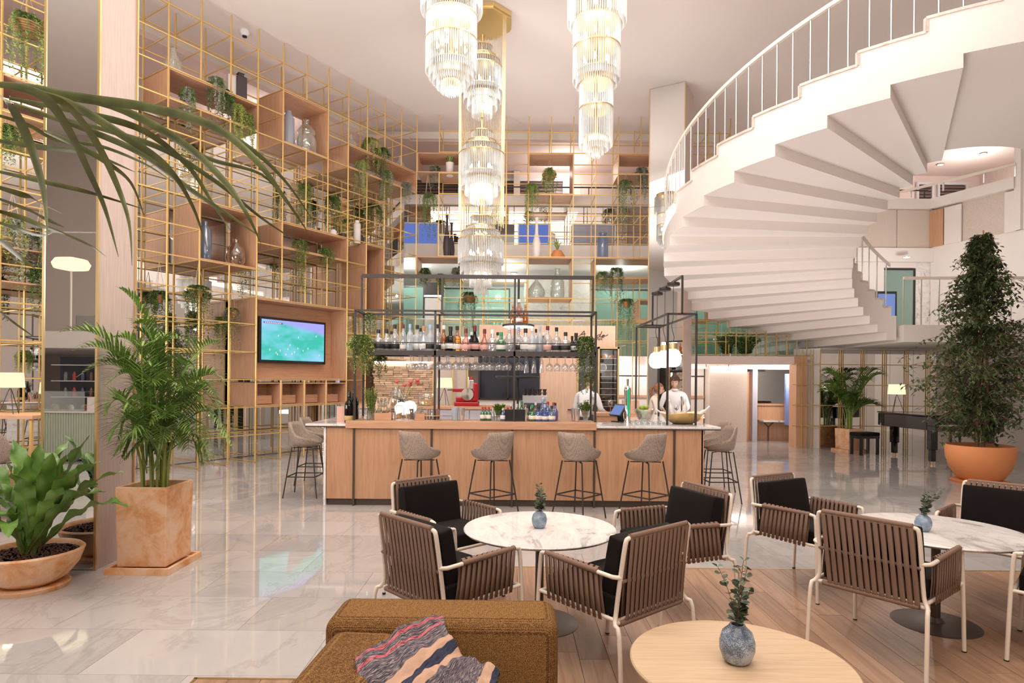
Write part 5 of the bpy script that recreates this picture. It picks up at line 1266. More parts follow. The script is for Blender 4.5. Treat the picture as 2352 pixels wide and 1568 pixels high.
# ---------------------------------------------------------------- strap armchairs
def armchair():
    e = empty('armchair', (0, 0, 0), 0, 'x', 'chair', 'strapped armchairs around the marble tables')
    r = .0125; SZ = .40
    for sx in (-1, 1):
        # rear leg bends out below the seat and rises to the back top
        MB().tube(smoothpath([(sx*.33, -.36, 0), (sx*.325, -.335, SZ-.04), (sx*.315, -.30, SZ+.0), (sx*.29, -.285, SZ+.06), (sx*.285, -.31, .66), (sx*.28, -.335, .825), (sx*.262, -.338, .848), (sx*.24, -.338, .85)], 3), r, 8).build('rear_leg', CREAM, e, smooth=60)
        MB().tube(smoothpath([(sx*.32, .30, 0), (sx*.315, .285, .4), (sx*.31, .27, .63), (sx*.31, .25, .655), (sx*.31, .22, .66)], 3), r, 8).build('front_leg', CREAM, e, smooth=60)
        MB().tube(smoothpath([(sx*.285, -.31, .645), (sx*.315, -.29, .648), (sx*.325, -.23, .652), (sx*.31, .22, .66)], 3), r*.95, 8).build('armrest', CREAM, e, smooth=60)
        MB().tube([(sx*.30, -.29, SZ+.02), (sx*.31, .275, SZ+.03)], r*.9, 8).build('side_rail', CREAM, e, smooth=60)
        MB().lathe([(0, -.004), (.013, -.004), (.014, .012), (0, .012)], 8, (sx*.33, -.36, 0)).lathe([(0, -.004), (.013, -.004), (.014, .012), (0, .012)], 8, (sx*.32, .30, 0)).build('foot_cap', DARKR, e)
        MB().tube([(sx*.3225, -.185, .655), (sx*.31, .225, .661)], r*1.35, 8).build('arm_wrap', STRAP, e, smooth=60)
        for i in range(11):
            y = -.17+i*.038; y2 = y-.035+.01*i/12
            st_ = MB()
            pts = [(sx*.325, y2, SZ+.01), (sx*.327, (y+y2)/2, .53), (sx*.325, y, .667), (sx*.31, y, .678), (sx*.296, y, .665), (sx*.300, (y+y2)/2, .53), (sx*.296, y2, SZ+.02)]
            for a, b_ in zip(pts, pts[1:]): st_.bar(a, b_, .0035, .0035)
            st_ = MB(); vs = []
            for p in pts: vs += [(p[0], p[1]-.0115, p[2]), (p[0], p[1]+.0115, p[2])]
            st_.add(vs, [(2*q, 2*q+2, 2*q+3, 2*q+1) for q in range(len(pts)-1)])
            st_.build('arm_strap', STRAP, e, smooth=60, solid=.003)
    MB().tube([(-.24, -.338, .85), (.24, -.338, .85)], r, 8).build('top_rail', CREAM, e, smooth=60)
    MB().tube([(-.285, -.31, .62), (.285, -.31, .62)], r*.8, 8).build('middle_rail', STRAP, e, smooth=60)
    MB().tube([(-.30, -.285, SZ+.0), (.30, -.285, SZ+.0)], r, 8).build('rear_seat_rail', CREAM, e, smooth=60)
    MB().tube([(-.31, .27, SZ+.03), (.31, .27, SZ+.03)], r, 8).build('front_seat_rail', CREAM, e, smooth=60)
    for i in range(14):
        x = -.243+i*.0374; x2 = x+.022
        pts = [(x2, -.30, SZ-.012), (x2, -.302, SZ+.02), ((x+x2)/2, -.322, .605), ((x+x2)/2, -.326, .62), ((x+x2)/2-.001, -.324, .635), (x, -.352, .845), (x, -.345, .865), (x, -.332, .866), (x, -.322, .845), (x, -.30, .63), (x2, -.27, SZ+.02)]
        vs = []
        for p in pts: vs += [(p[0]-.0135, p[1], p[2]), (p[0]+.0135, p[1], p[2])]
        MB().add(vs, [(2*q, 2*q+2, 2*q+3, 2*q+1) for q in range(len(pts)-1)]).build('back_strap', STRAP, e, smooth=60, solid=.003)
    seat = MB()
    for i in range(15): y = -.25+i*.035; seat.bar((-.30, y, SZ+.01), (.30, y, SZ+.02), .022, .004)
    seat.build('seat_webbing', STRAP, e)
    MB().tube([(-.25, -.340, .858), (.25, -.340, .858)], r*1.25, 8).build('strap_wrap', STRAP, e, smooth=60); MB().tube([(-.27, -.29, SZ-.004), (.27, -.29, SZ-.004)], r*1.3, 8).build('strap_wrap', STRAP, e, smooth=60)
    def cushion(name, c, sz, rx):
        bm = bmesh.new(); bmesh.ops.create_cube(bm, size=1); bmesh.ops.subdivide_edges(bm, edges=bm.edges[:], cuts=7, use_grid_fill=True)
        for v in bm.verts:
            x, y, z = v.co
            k = (1-(2*x)**4*.35)*(1-(2*y)**4*.35)
            v.co.z = z*(.72+.45*k); v.co.x += -.02*x*(1-k); v.co.z += .02*noise.noise(Vector((x*4, y*4, z*2)))
            v.co.x *= sz[0]; v.co.y *= sz[1]; v.co.z *= sz[2]
        me = bpy.data.meshes.new(name); bm.to_mesh(me); bm.free(); me.materials.append(VELV)
        for p in me.polygons: p.use_smooth = True
        o = link(name, me, e, c, (rx, 0, 0)); b_ = o.modifiers.new('b', 'BEVEL'); b_.width = .012; b_.segments = 2
        return o
    cushion('seat_cushion', (0, -.01, SZ+.075), (.56, .52, .11), 0)
    cushion('back_cushion', (0, -.215, .645), (.52, .38, .10), R(100))
    return e
ac = armchair(); au = False
for x, y, rz, lb in ((.59, 3.60, 40.2, 'strap armchair, back to viewer, between marble table and oak coffee table'), (-.355, 3.73, -46, 'strap armchair behind the mustard sofa back at the nearer marble table'),
                     (-.49, 4.72, -137, 'armchair with tilted black cushion between marble table and first bar stool'), (1.17, 4.55, 112, 'armchair with black cushion between the two marble tables, beside the bar'),
                     (2.38, 3.87, -52, 'strap armchair with its full back to the viewer at the far-side marble table'), (2.43, 5.02, -150, 'armchair facing viewer beyond the strap back, toward the staircase'),
                     (3.72, 4.72, 130, 'armchair in front of the big ficus pot'), (3.42, 3.70, 45, 'armchair cut by the picture edge at the second marble table')):
    put(ac, au, (x, y, .006 if y < 5.3 else 0), R(rz), lb); au = True

def pedestal(name, x, y, r, h, m, label, th=.022, base=.27):
    e = empty(name, (x, y, .006), 0, label, 'table')
    MB().lathe([(0, h-th), (r-.012, h-th), (r, h-th*.45), (r, h-.006), (r-.006, h), (0, h)], 96).build('tabletop', m, e, smooth=35)
    MB().lathe([(.03, .02), (.028, h-th)], 20).build('column', BRONZE, e, smooth=60)
    MB().lathe([(0, 0), (base, 0), (base, .006), (base-.02, .012), (.06, .022), (.035, .05), (0, .05)], 48).build('base', BRONZE, e, smooth=40)
    MB().bar((-r*.5, 0, h-th-.008), (r*.5, 0, h-th-.008), .05, .014).bar((0, -r*.5, h-th-.008), (0, r*.5, h-th-.008), .05, .014).build('under_frame', BRONZE, e)
    return e
pedestal('marble_table', .20, 4.21, .522, .655, TABM, 'round marble table on dark pedestal, in front of the bar')
pedestal('marble_table', 2.95, 4.26, .535, .655, TABM, 'round marble table on dark pedestal, below the staircase side')
ct = pedestal('coffee_table', 1.0, 2.66, .47, .45, OAK_T, 'round light oak coffee table with a blue glass vase', .03)
SPK = mat('speckled_blue_glass', (.10, .14, .20), .18); N, L, b = nt(SPK)
v = coords(N, L, (1, 1, 1)); nn = noise_n(N, L, v, 260, 2, .7); n2 = noise_n(N, L, v, 9, 3, .6)
mm = N.new('ShaderNodeMath'); mm.operation = 'ADD'; L.new(nn, mm.inputs[0]); L.new(n2, mm.inputs[1])
L.new(ramp(N, L, mm.outputs[0], [(.80, (.075, .10, .15)), (1.0, (.17, .22, .30)), (1.18, (.42, .48, .56))]), b.inputs['Base Color'])
BLV = mat('pale_blue_glass', (.22, .30, .40), .22); N, L, b = nt(BLV)
nn = noise_n(N, L, coords(N, L, (1, 1, 1)), 25, 4, .7); L.new(ramp(N, L, nn, [(.3, (.13, .19, .27)), (.6, (.27, .35, .46)), (.75, (.50, .58, .66))]), b.inputs['Base Color'])
def euc_vase(loc, h, m, label, n_, seed, lean=0, sh=.20):
    e = empty('bud_vase', loc, 0, label, 'vase')
    MB().lathe([(0, 0), (h*.25, 0), (h*.36, h*.1), (h*.45, h*.35), (h*.455, h*.55), (h*.38, h*.8), (h*.22, h*.95), (h*.2, h), (h*.15, h), (h*.16, h*.93), (0, h*.9)], 32).build('vase', m, e, smooth=60)
    rr = random.Random(seed)
    for i in range(n_):
        a = rr.uniform(0, 6.28); sp = rr.uniform(.2, .9)*sh*.5; hh = sh*rr.uniform(.55, 1.15)
        p = bez((0, 0, h*.9), (sp*.3*math.cos(a)+lean*.3, sp*.3*math.sin(a), h+hh*.6), (sp*math.cos(a)+lean, sp*math.sin(a), h+hh), 8)
        MB().tube(p, .0014, 4, False).build('stem', BARK, e)
        for j in range(1, 9):
            for sd in (-1, 1):
                b_ = a+sd*1.5+rr.uniform(-.6, .6); R_ = .016*(1.25-j*.07)*rr.uniform(.8, 1.15)*(sh/.2)**.5; up = rr.uniform(-.1, .8)
                d = Vector((math.cos(b_), math.sin(b_), up)).normalized(); q = MB(); pp = p[j]+d*.008
                sd_ = d.cross(Vector((rr.uniform(-1, 1), rr.uniform(-1, 1), 1))).normalized()
                q.ribbon([p[j], pp, pp+d*R_*.5, pp+d*R_*1.1, pp+d*R_*1.7, pp+d*R_*2.05], [.0006, R_*.35, R_*.8, R_*.85, R_*.5, .0005], side=sd_, fold=.25)
                q.build('leaf', LEUC, e, smooth=60)
    return e
euc_vase((.195, 4.20, .661), .115, BLV, 'small pale blue vase with eucalyptus on the marble table nearest the bar', 5, 3, 0, .17)
euc_vase((2.82, 4.20, .661), .115, BLV, 'small pale blue vase with leaning eucalyptus on the stair-side marble table', 5, 9, .05, .17)
euc_vase((.985, 2.66, .456), .165, SPK, 'dark speckled blue glass vase with eucalyptus on the oak coffee table', 6, 21, -.01, .24)

# ---------------------------------------------------------------- sofa and throw
def softbox(name, sz, c, m, parent, rnd_=.05, rz=0, subs=2, puff=.02):
    bm = bmesh.new(); bmesh.ops.create_cube(bm, size=1)
    for v in bm.verts: v.co = Vector((v.co.x*sz[0], v.co.y*sz[1], v.co.z*sz[2]))
    bmesh.ops.bevel(bm, geom=bm.edges[:], offset=rnd_, segments=5, profile=.5, affect='EDGES')
    me = bpy.data.meshes.new(name); bm.to_mesh(me); bm.free(); me.materials.append(m)
    for p in me.polygons: p.use_smooth = True
    me.set_sharp_from_angle(angle=R(50))
    return link(name, me, parent, c, (0, 0, rz))
sf = empty('sofa', (-.28, 2.62, .006), R(-.6), 'mustard woven corner sofa seen over its back, with a striped throw', 'sofa')
softbox('backrest', (.96, .30, .56), (0, .02, .40), MUST, sf, .055)
softbox('armrest', (.31, 1.4, .60), (-.335, -.80, .345), MUST, sf, .07, R(-3.5))
softbox('seat', (.66, 1.3, .26), (.13, -.78, .24), MUST, sf, .05)
softbox('seat_base', (.90, 1.5, .08), (0, -.62, .09), MUST, sf, .02)
for x, y in ((-.4, .1), (.4, .1), (-.4, -1.2), (.4, -1.2)): MB().tube([(x, y, 0), (x, y, .06)], .018, 8).build('foot', BLACKM, sf)
TH = mat('striped_throw', (.1, .1, .12), .95, spec=.1); N, L, b = nt(TH)
tc = N.new('ShaderNodeUVMap'); sp = N.new('ShaderNodeSeparateXYZ'); L.new(tc.outputs[0], sp.inputs[0])
mp = N.new('ShaderNodeMapping'); mp.inputs['Scale'].default_value = (12, 150, 1); L.new(tc.outputs[0], mp.inputs[0])
nz = noise_n(N, L, mp.outputs[0], 1.0, 4, .75)
tweed = ramp(N, L, nz, [(.40, (.030, .030, .045)), (.52, (.13, .11, .13)), (.62, (.42, .34, .32))])
navy = ramp(N, L, nz, [(.35, (.018, .022, .045)), (.65, (.075, .08, .12))])
beige = ramp(N, L, nz, [(.3, (.48, .30, .21)), (.7, (.58, .38, .28))])
pinks = ramp(N, L, nz, [(.42, (.05, .04, .06)), (.5, (.60, .12, .14)), (.7, (.35, .28, .28))])
def band(inp, a, b_, colr, prev):
    g1 = N.new('ShaderNodeMath'); g1.operation = 'GREATER_THAN'; g1.inputs[1].default_value = a; L.new(inp, g1.inputs[0])
    g2 = N.new('ShaderNodeMath'); g2.operation = 'LESS_THAN'; g2.inputs[1].default_value = b_; L.new(inp, g2.inputs[0])
    mu = N.new('ShaderNodeMath'); mu.operation = 'MULTIPLY'; L.new(g1.outputs[0], mu.inputs[0]); L.new(g2.outputs[0], mu.inputs[1])
    x = N.new('ShaderNodeMix'); x.data_type = 'RGBA'; L.new(mu.outputs[0], x.inputs[0]); L.new(prev, x.inputs[6]); L.new(colr, x.inputs[7]); return x.outputs[2]
V = sp.outputs[1]; c = tweed
c = band(V, .03, .055, pinks, c); c = band(V, .10, .12, pinks, c)
for a, b_, cc in ((.25, .335, beige), (.335, .42, navy), (.42, .50, beige), (.85, .93, beige), (.93, 1.01, navy)): c = band(V, a, b_, cc, c)
L.new(c, b.inputs['Base Color']); bump(N, L, b, nz, .5, .004)
THC = [[at(812, 1515, 2.18), at(880, 1468, 2.30), at(945, 1430, 2.42), at(1018, 1408, 2.56)],
       [at(840, 1600, 2.05), at(905, 1540, 2.16), at(965, 1497, 2.28), at(1030, 1456, 2.42)],
       [at(945, 1625, 2.03), at(985, 1568, 2.14), at(1022, 1532, 2.24), at(1064, 1496, 2.38)],
       [at(1020, 1640, 2.03), at(1045, 1592, 2.12), at(1070, 1552, 2.22), at(1096, 1514, 2.34)],
       [at(1105, 1640, 2.05), at(1120, 1605, 2.12), at(1135, 1574, 2.20), at(1149, 1546, 2.30)]]
def bicub(G, u, v):
    def cr(L_, t):
        n_ = len(L_)-1; i = min(int(t*n_), n_-1); t = t*n_-i
        a, b_, c_, d = L_[max(i-1, 0)], L_[i], L_[i+1], L_[min(i+2, n_)]
        return 0.5*((2*b_)+(c_-a)*t+(2*a-5*b_+4*c_-d)*t*t+(3*b_-a-3*c_+d)*t**3)
    return cr([cr(r_, u) for r_ in G], v)
thr = bmesh.new(); uvl = thr.loops.layers.uv.new('UVMap'); NX, NY = 46, 60; grid = []
# throw lies crumpled in the sofa corner: part over the arm root, part up the backrest
for j in range(NY+1):
    row = []
    for i in range(NX+1):
        u, v_ = i/NX, j/NY
        p = bicub(THC, u, v_); z = p.z
        z += .007*math.sin(11*v_+5*u)+.006*math.sin(23*v_-7*u)+.02*noise.noise(Vector((u*4, v_*5, 0)))+.012*noise.noise(Vector((u*11, v_*13, 3)))
        p.y += .008*noise.noise(Vector((u*5, v_*6, 7))); p.x += .008*noise.noise(Vector((u*6, v_*5, 5)))
        row.append(thr.verts.new((p.x, p.y, z)))
    grid.append(row)
for j in range(NY):
    for i in range(NX):
        f = thr.faces.new((grid[j][i], grid[j][i+1], grid[j+1][i+1], grid[j+1][i])); f.smooth = True
        for lp, (uu, vv) in zip(f.loops, ((i/NX, j/NY), ((i+1)/NX, j/NY), ((i+1)/NX, (j+1)/NY), (i/NX, (j+1)/NY))): lp[uvl].uv = (uu, vv)
me = bpy.data.meshes.new('throw'); thr.to_mesh(me); thr.free(); me.materials.append(TH)
to = link('throw_blanket', me); s_ = to.modifiers.new('s', 'SOLIDIFY'); s_.thickness = .008; s_.offset = 1
tag(to, 'crumpled striped navy, beige and pink throw in the sofa corner', 'blanket')
# ================================================================ PLANTS
def frond_mesh(p0, p1, p2, n_=26, ll=.22, lw=.011, droop=.35, rr=None, vee=.5):
    rr = rr or rnd
    P_ = bez(p0, p1, p2, n_+6); m = MB()
    m.tube(P_, [.006*(1-.8*i/len(P_)) for i in range(len(P_))], 4, False)
    for i in range(6, n_+6):
        t = (i-6)/n_; d = (P_[i]-P_[i-1]).normalized(); side = d.cross(Vector((0, 0, 1)))
        side = side.normalized() if side.length > .05 else Vector((1, 0, 0)); up = side.cross(d)
        l = ll*(math.sin(PI*min(1, .18+t*.86))**.7)*rr.uniform(.85, 1.1)
        for s in (-1, 1):
            dr = (side*s*1.0 + d*.75 + up*vee*rr.uniform(.4, 1)).normalized()
            a = P_[i]; b_ = a+dr*l*.5; c_ = a+dr*l + Vector((0, 0, -droop*l*rr.uniform(.6, 1.3)))
            m.ribbon([a, a+dr*l*.2, b_+Vector((0, 0, -droop*l*.08)), (b_+c_)/2+Vector((0, 0, .0)), c_], [lw*.5, lw, lw, lw*.6, .0006], fold=.25)
    return m
def palm(name, loc, label, specs, seed, ll=.22, mat_=LPALM, lw=.0078, ncane=12, crad=.12):
    e = empty(name, loc, 0, label, 'plant'); rr = random.Random(seed); L0 = Vector(loc)
    for i in range(ncane):
        a = rr.uniform(0, 6.28); q = crad*rr.uniform(.2, 1); h = rr.uniform(.35, .75)
        MB().tube(smoothpath([(q*math.cos(a), q*math.sin(a), 0), (q*1.1*math.cos(a), q*1.1*math.sin(a), h*.5), (q*1.5*math.cos(a), q*1.5*math.sin(a), h)], 3), [.012]*4+[.009]*3, 6).build('cane', STEMG, e, smooth=60)
    for (dx, dy, dz, ax, az) in specs:
        a = rr.uniform(0, 6.28); b0 = Vector((crad*.6*math.cos(a), crad*.6*math.sin(a), rr.uniform(.1, .4)))
        tip = Vector((dx, dy, dz)); ap = Vector((dx*ax, dy*ax, az))
        frond_mesh(b0, ap, tip, 30, ll*1.08, lw, .2, rr, .75).build('frond', mat_, e)
        if len(specs) > 24: frond_mesh(b0, ap*.9+Vector((0, .1, -.04)), Vector((tip.x*.78, tip.y*.8+rr.uniform(-.05, .12), tip.z*rr.uniform(.6, .95))), 22, ll*.95, lw, .22, rr, .6).build('frond', mat_, e)
    return e
Yc = 5.43
def fr_px(px, py, Y, apx, apy):
    t = at(px, py, Y)-Vector((-3.14, Yc, .72)); a = at(apx, apy, Y)-Vector((-3.14, Yc, .72))
    return (t.x, t.y, t.z, max(-1.5, min(1.5, a.x/t.x if abs(t.x) > .05 else .3)), a.z)
specs = [fr_px(266, 652, 5.3, 350, 700), fr_px(118, 762, 5.0, 250, 690), fr_px(165, 800, 5.0, 260, 730), fr_px(515, 782, 5.3, 400, 760), fr_px(470, 800, 5.9, 400, 700), fr_px(538, 1035, 5.1, 470, 840), fr_px(505, 960, 5.6, 470, 800), fr_px(232, 890, 5.0, 280, 760),
         fr_px(240, 960, 5.1, 260, 820), fr_px(245, 1020, 5.1, 270, 880), fr_px(255, 1050, 5.1, 290, 940), fr_px(300, 740, 5.15, 320, 690), fr_px(440, 1000, 5.0, 430, 880), fr_px(520, 880, 5.5, 450, 780), fr_px(330, 800, 4.9, 350, 740), fr_px(400, 790, 5.6, 380, 720), fr_px(270, 820, 5.0, 310, 740),
         fr_px(420, 900, 4.9, 400, 790), fr_px(300, 940, 4.8, 320, 850), fr_px(480, 1060, 5.3, 450, 920), fr_px(215, 830, 5.1, 290, 750), fr_px(455, 850, 5.2, 400, 760), fr_px(350, 880, 4.8, 360, 800), fr_px(380, 960, 4.8, 370, 880), fr_px(495, 905, 5.0, 440, 800), fr_px(250, 770, 5.15, 320, 740), fr_px(320, 1010, 4.95, 330, 900), fr_px(420, 1010, 5.6, 400, 900)]
palm('areca_palm', (-3.14, Yc, .70), 'feathery areca palm in the square terracotta planter', specs, 5, .235)
def square_pot(loc, w_, h, label, rz=0, plate=True):
    e = empty('terracotta_planter', loc, rz, label, 'planter'); z0 = .05 if plate else 0
    a, b_ = w_*.47, w_*.5
    m = MB(); vs = []
    for z, q in ((z0, a), (z0+h, b_), (z0+h, b_-.03), (z0+h-.06, b_-.035)): vs += [(-q, -q, z), (q, -q, z), (q, q, z), (-q, q, z)]
    fs = [(3, 2, 1, 0)]
    for l in range(3): fs += [(l*4+i, l*4+(i+1) % 4, l*4+4+(i+1) % 4, l*4+4+i) for i in range(4)]
    m.add(vs, fs).build('pot', TERRA, e, bevel=.008)
    MB().box(-b_+.03, b_-.03, -b_+.03, b_-.03, z0+h-.10, z0+h-.055).build('soil', SOIL, e)
    if plate:
        q = w_*.62; m = MB().box(-q, q, -q, q, 0, .03); m.box(-q, q, -q, -q+.03, .03, .055).box(-q, q, q-.03, q, .03, .055).box(-q, -q+.03, -q+.03, q-.03, .03, .055).box(q-.03, q, -q+.03, q-.03, .03, .055)
        m.build('saucer', TERRA, e)
    return e
square_pot((-3.14, Yc, 0), .44, .68, 'tall square terracotta planter on a tray beside the wide pillar')
# second palm
sp2 = []
rr = random.Random(11)
for i in range(22):
    a = rr.uniform(0, 6.28); q = rr.uniform(.5, .95); z = rr.uniform(.5, 1.45)
    sp2.append((q*math.cos(a), q*math.sin(a)*.45, z, .45, z+.35))
palm('areca_palm', (8.28, 15.05, .52), 'smaller areca palm in front of the gold-gridded mirror wall', sp2, 8, .30, lw=.013, ncane=10, crad=.1)
square_pot((8.28, 15.05, 0), .46, .50, 'pale square terracotta planter in front of the gold-gridded mirror wall', .25)

# nest fern in bowl
def broad_leaf(base, mid, tip, wmax, seed):
    rr = random.Random(seed); n_ = 18; P_ = bez(base, mid, tip, n_); vs = []; side0 = None
    for i, p in enumerate(P_):
        t = i/n_; d = (P_[min(i+1, n_)]-P_[max(i-1, 0)]).normalized(); sd = d.cross(Vector((0, 0, 1)))
        if sd.length < .1: sd = side0 or Vector((1, 0, 0))
        sd.normalize(); side0 = sd; up = sd.cross(d)
        w_ = wmax*(min(1, .12+t*2.2)*(1-max(0, (t-.72)/.28)**2.0*.95))
        for j, u in enumerate((-1, -.55, 0, .55, 1)):
            ru = .42*w_*math.sin(i*1.5+seed+(u > 0)*2)*abs(u)**2
            vs.append(p+sd*w_*u+up*(abs(u)*w_*.28+ru))
    fs = [(i*5+j, i*5+j+1, i*5+j+6, i*5+j+5) for i in range(n_) for j in range(4)]
    m = MB(); m.add(vs, fs); return m, P_
fe = empty('nest_fern', (-3.78, 4.84, .27), 0, 'broad-leaved nest fern in the round terracotta bowl', 'plant')
rr = random.Random(4); FL = [(295, 1165, 4.5, 200, 1120), (286, 1085, 4.75, 180, 1090), (232, 1060, 4.6, 130, 1090), (205, 1000, 4.9, 140, 1100), (152, 1045, 4.75, 110, 1130), (65, 1045, 4.8, 70, 1120), (120, 1040, 4.6, 100, 1130), (12, 1060, 4.7, 50, 1130), (-40, 1080, 4.7, 20, 1120), (30, 1010, 5.0, 60, 1080), (175, 1075, 4.5, 120, 1150), (225, 1110, 4.55, 140, 1140),
  (-30, 1140, 4.6, 30, 1120), (-20, 1190, 4.5, 30, 1140), (20, 1235, 4.45, 10, 1150), (95, 1075, 5.0, 85, 1140), (160, 1010, 5.05, 110, 1080), (245, 1130, 4.9, 150, 1120), (50, 1100, 4.5, 60, 1150), (-60, 1040, 5.0, 20, 1100), (140, 1120, 4.45, 110, 1160), (90, 1020, 4.9, 90, 1110)]
for i, (px, py, Y, mx, my) in enumerate(FL):
    t = at(px, py, Y)-fe.location; m_ = at(mx, my, (Y+4.84)/2)-fe.location
    a = rr.uniform(0, 6.28); b0 = Vector((.05*math.cos(a), .05*math.sin(a), -.02))
    m, P_ = broad_leaf(b0, m_, t, rr.uniform(.056, .076), i)
    lf = m.build('leaf', LFERN, fe, smooth=80); MB().tube([p+Vector((0, 0, .002)) for p in P_[:13]], [.006*(1-i_/14) for i_ in range(13)], 4, False).build('midrib', BARK, lf)
bw_ = empty('terracotta_bowl', (-3.78, 4.84, 0), 0, 'wide round terracotta bowl with pebbled soil at the mirrored pillar foot', 'planter')
MB().lathe([(0, .04), (.17, .04), (.25, .09), (.32, .18), (.36, .29), (.345, .305), (.33, .29), (.325, .26)], 48).build('bowl', TERRA, bw_, smooth=50)
MB().lathe([(0, 0), (.25, 0), (.265, .035), (.25, .04), (0, .03)], 40).build('saucer', TERRA, bw_, smooth=40)
MB().lathe([(0, .262), (.326, .262)], 32).build('soil', SOIL, bw_)
pb = MB()
for i in range(700):
    a = rnd.uniform(0, 6.28); q = .32*math.sqrt(rnd.random()); s_ = rnd.uniform(.006, .011)
    pb.cbox((q*math.cos(a), q*math.sin(a), .266), (s_*1.6, s_, s_), rnd.uniform(0, 3), rnd.uniform(0, 1))
pb.build('pebbles', mat('clay_pebble', (.09, .04, .028), .85), bw_, kind='stuff')

# ficus
FX, FY = 7.93, 10.4
fp = empty('terracotta_pot', (FX, FY, 0), 0, 'big rounded orange terracotta pot holding the ficus tree', 'planter')
MB().lathe([(0, .04), (.27, .04), (.34, .10), (.43, .24), (.485, .42), (.50, .60), (.495, .635), (.47, .64), (.45, .60), (.45, .54)], 48).build('pot', TERRA2, fp, smooth=50)
MB().lathe([(0, 0), (.40, 0), (.42, .04), (.38, .045), (0, .035)], 40).build('saucer', TERRA2, fp, smooth=40); MB().lathe([(0, .55), (.452, .55)], 32).build('soil', SOIL, fp)
ft = empty('ficus_tree', (FX, FY, .55), 0, 'tall bushy dark green ficus tree below the staircase side', 'tree')
rr = random.Random(3)
rad = lambda z: 0.10+ (0.92 if z > .9 else .92*(.45+.55*max(0, z-.35)/.55))*max(0, min(1, (3.75-z)/2.0))**.9
fol = MB(); br = MB()
for i in range(4):
    a = i*1.6; MB().tube(smoothpath([(.05*math.cos(a), .05*math.sin(a), 0), (.1*math.cos(a+.5), .1*math.sin(a+.5), 1.0), (.06*math.cos(a+1), .06*math.sin(a+1), 2.2), (.02, .02, 3.4)], 3), [.028-.0022*q for q in range(10)], 6).build('trunk', BARK, ft, smooth=60)
for i in range(640):
    z = .25+3.4*(rr.random()**.95); a = rr.uniform(0, 6.28); R_ = rad(z)*rr.uniform(.3, 1.05)*(1+.55*noise.noise(Vector((math.cos(a)*1.6, math.sin(a)*1.6, z*1.7))))
    p0 = Vector((.04*math.cos(a), .04*math.sin(a), max(.1, z-.25))); p2 = Vector((R_*math.cos(a), R_*math.sin(a), z-.12)); p1 = Vector((R_*.6*math.cos(a), R_*.6*math.sin(a), z+.16))
    P_ = bez(p0, p1, p2, 7); br.tube(P_, .004, 3, False)
    for j in range(2, 8):
        for q in range(3):
            b_ = rr.uniform(0, 6.28); d = Vector((math.cos(b_), math.sin(b_), rr.uniform(-1.3, .1))).normalized(); l = rr.uniform(.07, .11)
            c0_ = P_[j]+Vector((rr.uniform(-.05, .05), rr.uniform(-.05, .05), rr.uniform(-.05, .04)))
            fol.ribbon([c0_, c0_+d*l*.45, c0_+d*l], [.004, .023, .0005], fold=.3)
br.build('branches', BARK, ft, kind='stuff'); fol.build('foliage', LFIC, ft, kind='stuff')
MB().tube([(0, 0, 1.5), (.03, 0, 3.72)], .012, 6).build('stake', OAK_Z, ft)

# trailing plants
def trail(loc, label, r, L_, m, m2=None, n_=26, pot=None, hang=None, ll=.045, lw=.0085, seed=0, head=.8, flat=1.0):
    e = empty('trailing_plant', loc, 0, label, 'plant', 'trailing plants in the hall'); rr = random.Random(seed+int(loc[0]*100)); q = MB(); q2 = MB()
    for i in range(n_):
        a = rr.uniform(0, 6.28); s_ = r*rr.uniform(.4, 1.0); l = L_*rr.uniform(.12, 1.05)**1.3; tgt = q if (m2 is None or i % 3) else q2
        p = smoothpath([(0, 0, .02), (s_*.6*math.cos(a), flat*s_*.6*math.sin(a), r*head*.5), (s_*math.cos(a), flat*s_*math.sin(a), -.02), (s_*1.1*math.cos(a)+rr.uniform(-.03, .03), flat*s_*1.1*math.sin(a), -l*.5), (s_*1.05*math.cos(a)+rr.uniform(-.04, .04), flat*s_*1.05*math.sin(a), -l)], 5)
        if l > .5: p = smoothpath(p, 2)
        for j in range(1, len(p)):
            for k_ in range(4 if ll > .03 else 4):
                b_ = rr.uniform(0, 6.28); d = Vector((math.cos(b_), math.sin(b_), rr.uniform(-.9, .4))).normalized(); L1 = ll*rr.uniform(.7, 1.3)
                tgt.ribbon([p[j], p[j]+d*L1*.5, p[j]+d*L1], [lw*.4, lw, .0005], fold=.2)
    q.build('foliage', m, e, kind='stuff')
    if m2: q2.build('pale_foliage', m2, e, kind='stuff')
    if pot == 'clay': MB().lathe([(0, -.12), (.06, -.12), (.085, .0), (.09, .02), (.075, .02), (.07, -.02), (0, -.02)], 18).build('pot', TERRA2, e, smooth=50)
    if pot == 'basket':
        for i in range(5): MB().lathe([(r*.55+.012*i, -.16+.03*i), (r*.62+.012*i, -.145+.03*i), (r*.55+.012*i, -.13+.03*i)], 16).build('basket_ring', mat('wicker', (.38, .22, .10), .8), e, smooth=60)
    if hang:
        for i in range(3):
            a = i*2.1+.3; MB().tube([(r*.5*math.cos(a), r*.5*math.sin(a), 0), (0, 0, hang)], .004, 4).build('hanger_cord', mat('jute', (.5, .4, .28), .8), e)
    return e
def onL(px, z, s=.0, off=0): k = k_of(px, s, z); return tuple(P(k, s, z+off))
def onB(px, z, s=0.0): return tuple(Q(j_of(px, s, z), s, z))
def zL(px, py, s=0.0):
    z = 4.0
    for _ in range(12):
        p = P(k_of(px, s, z), s, z); z += (proj(p)[1]-py)*p.y/1411
    return z
def zB(px, py, s=0.0): return at(px, py, BY+BD*s).z
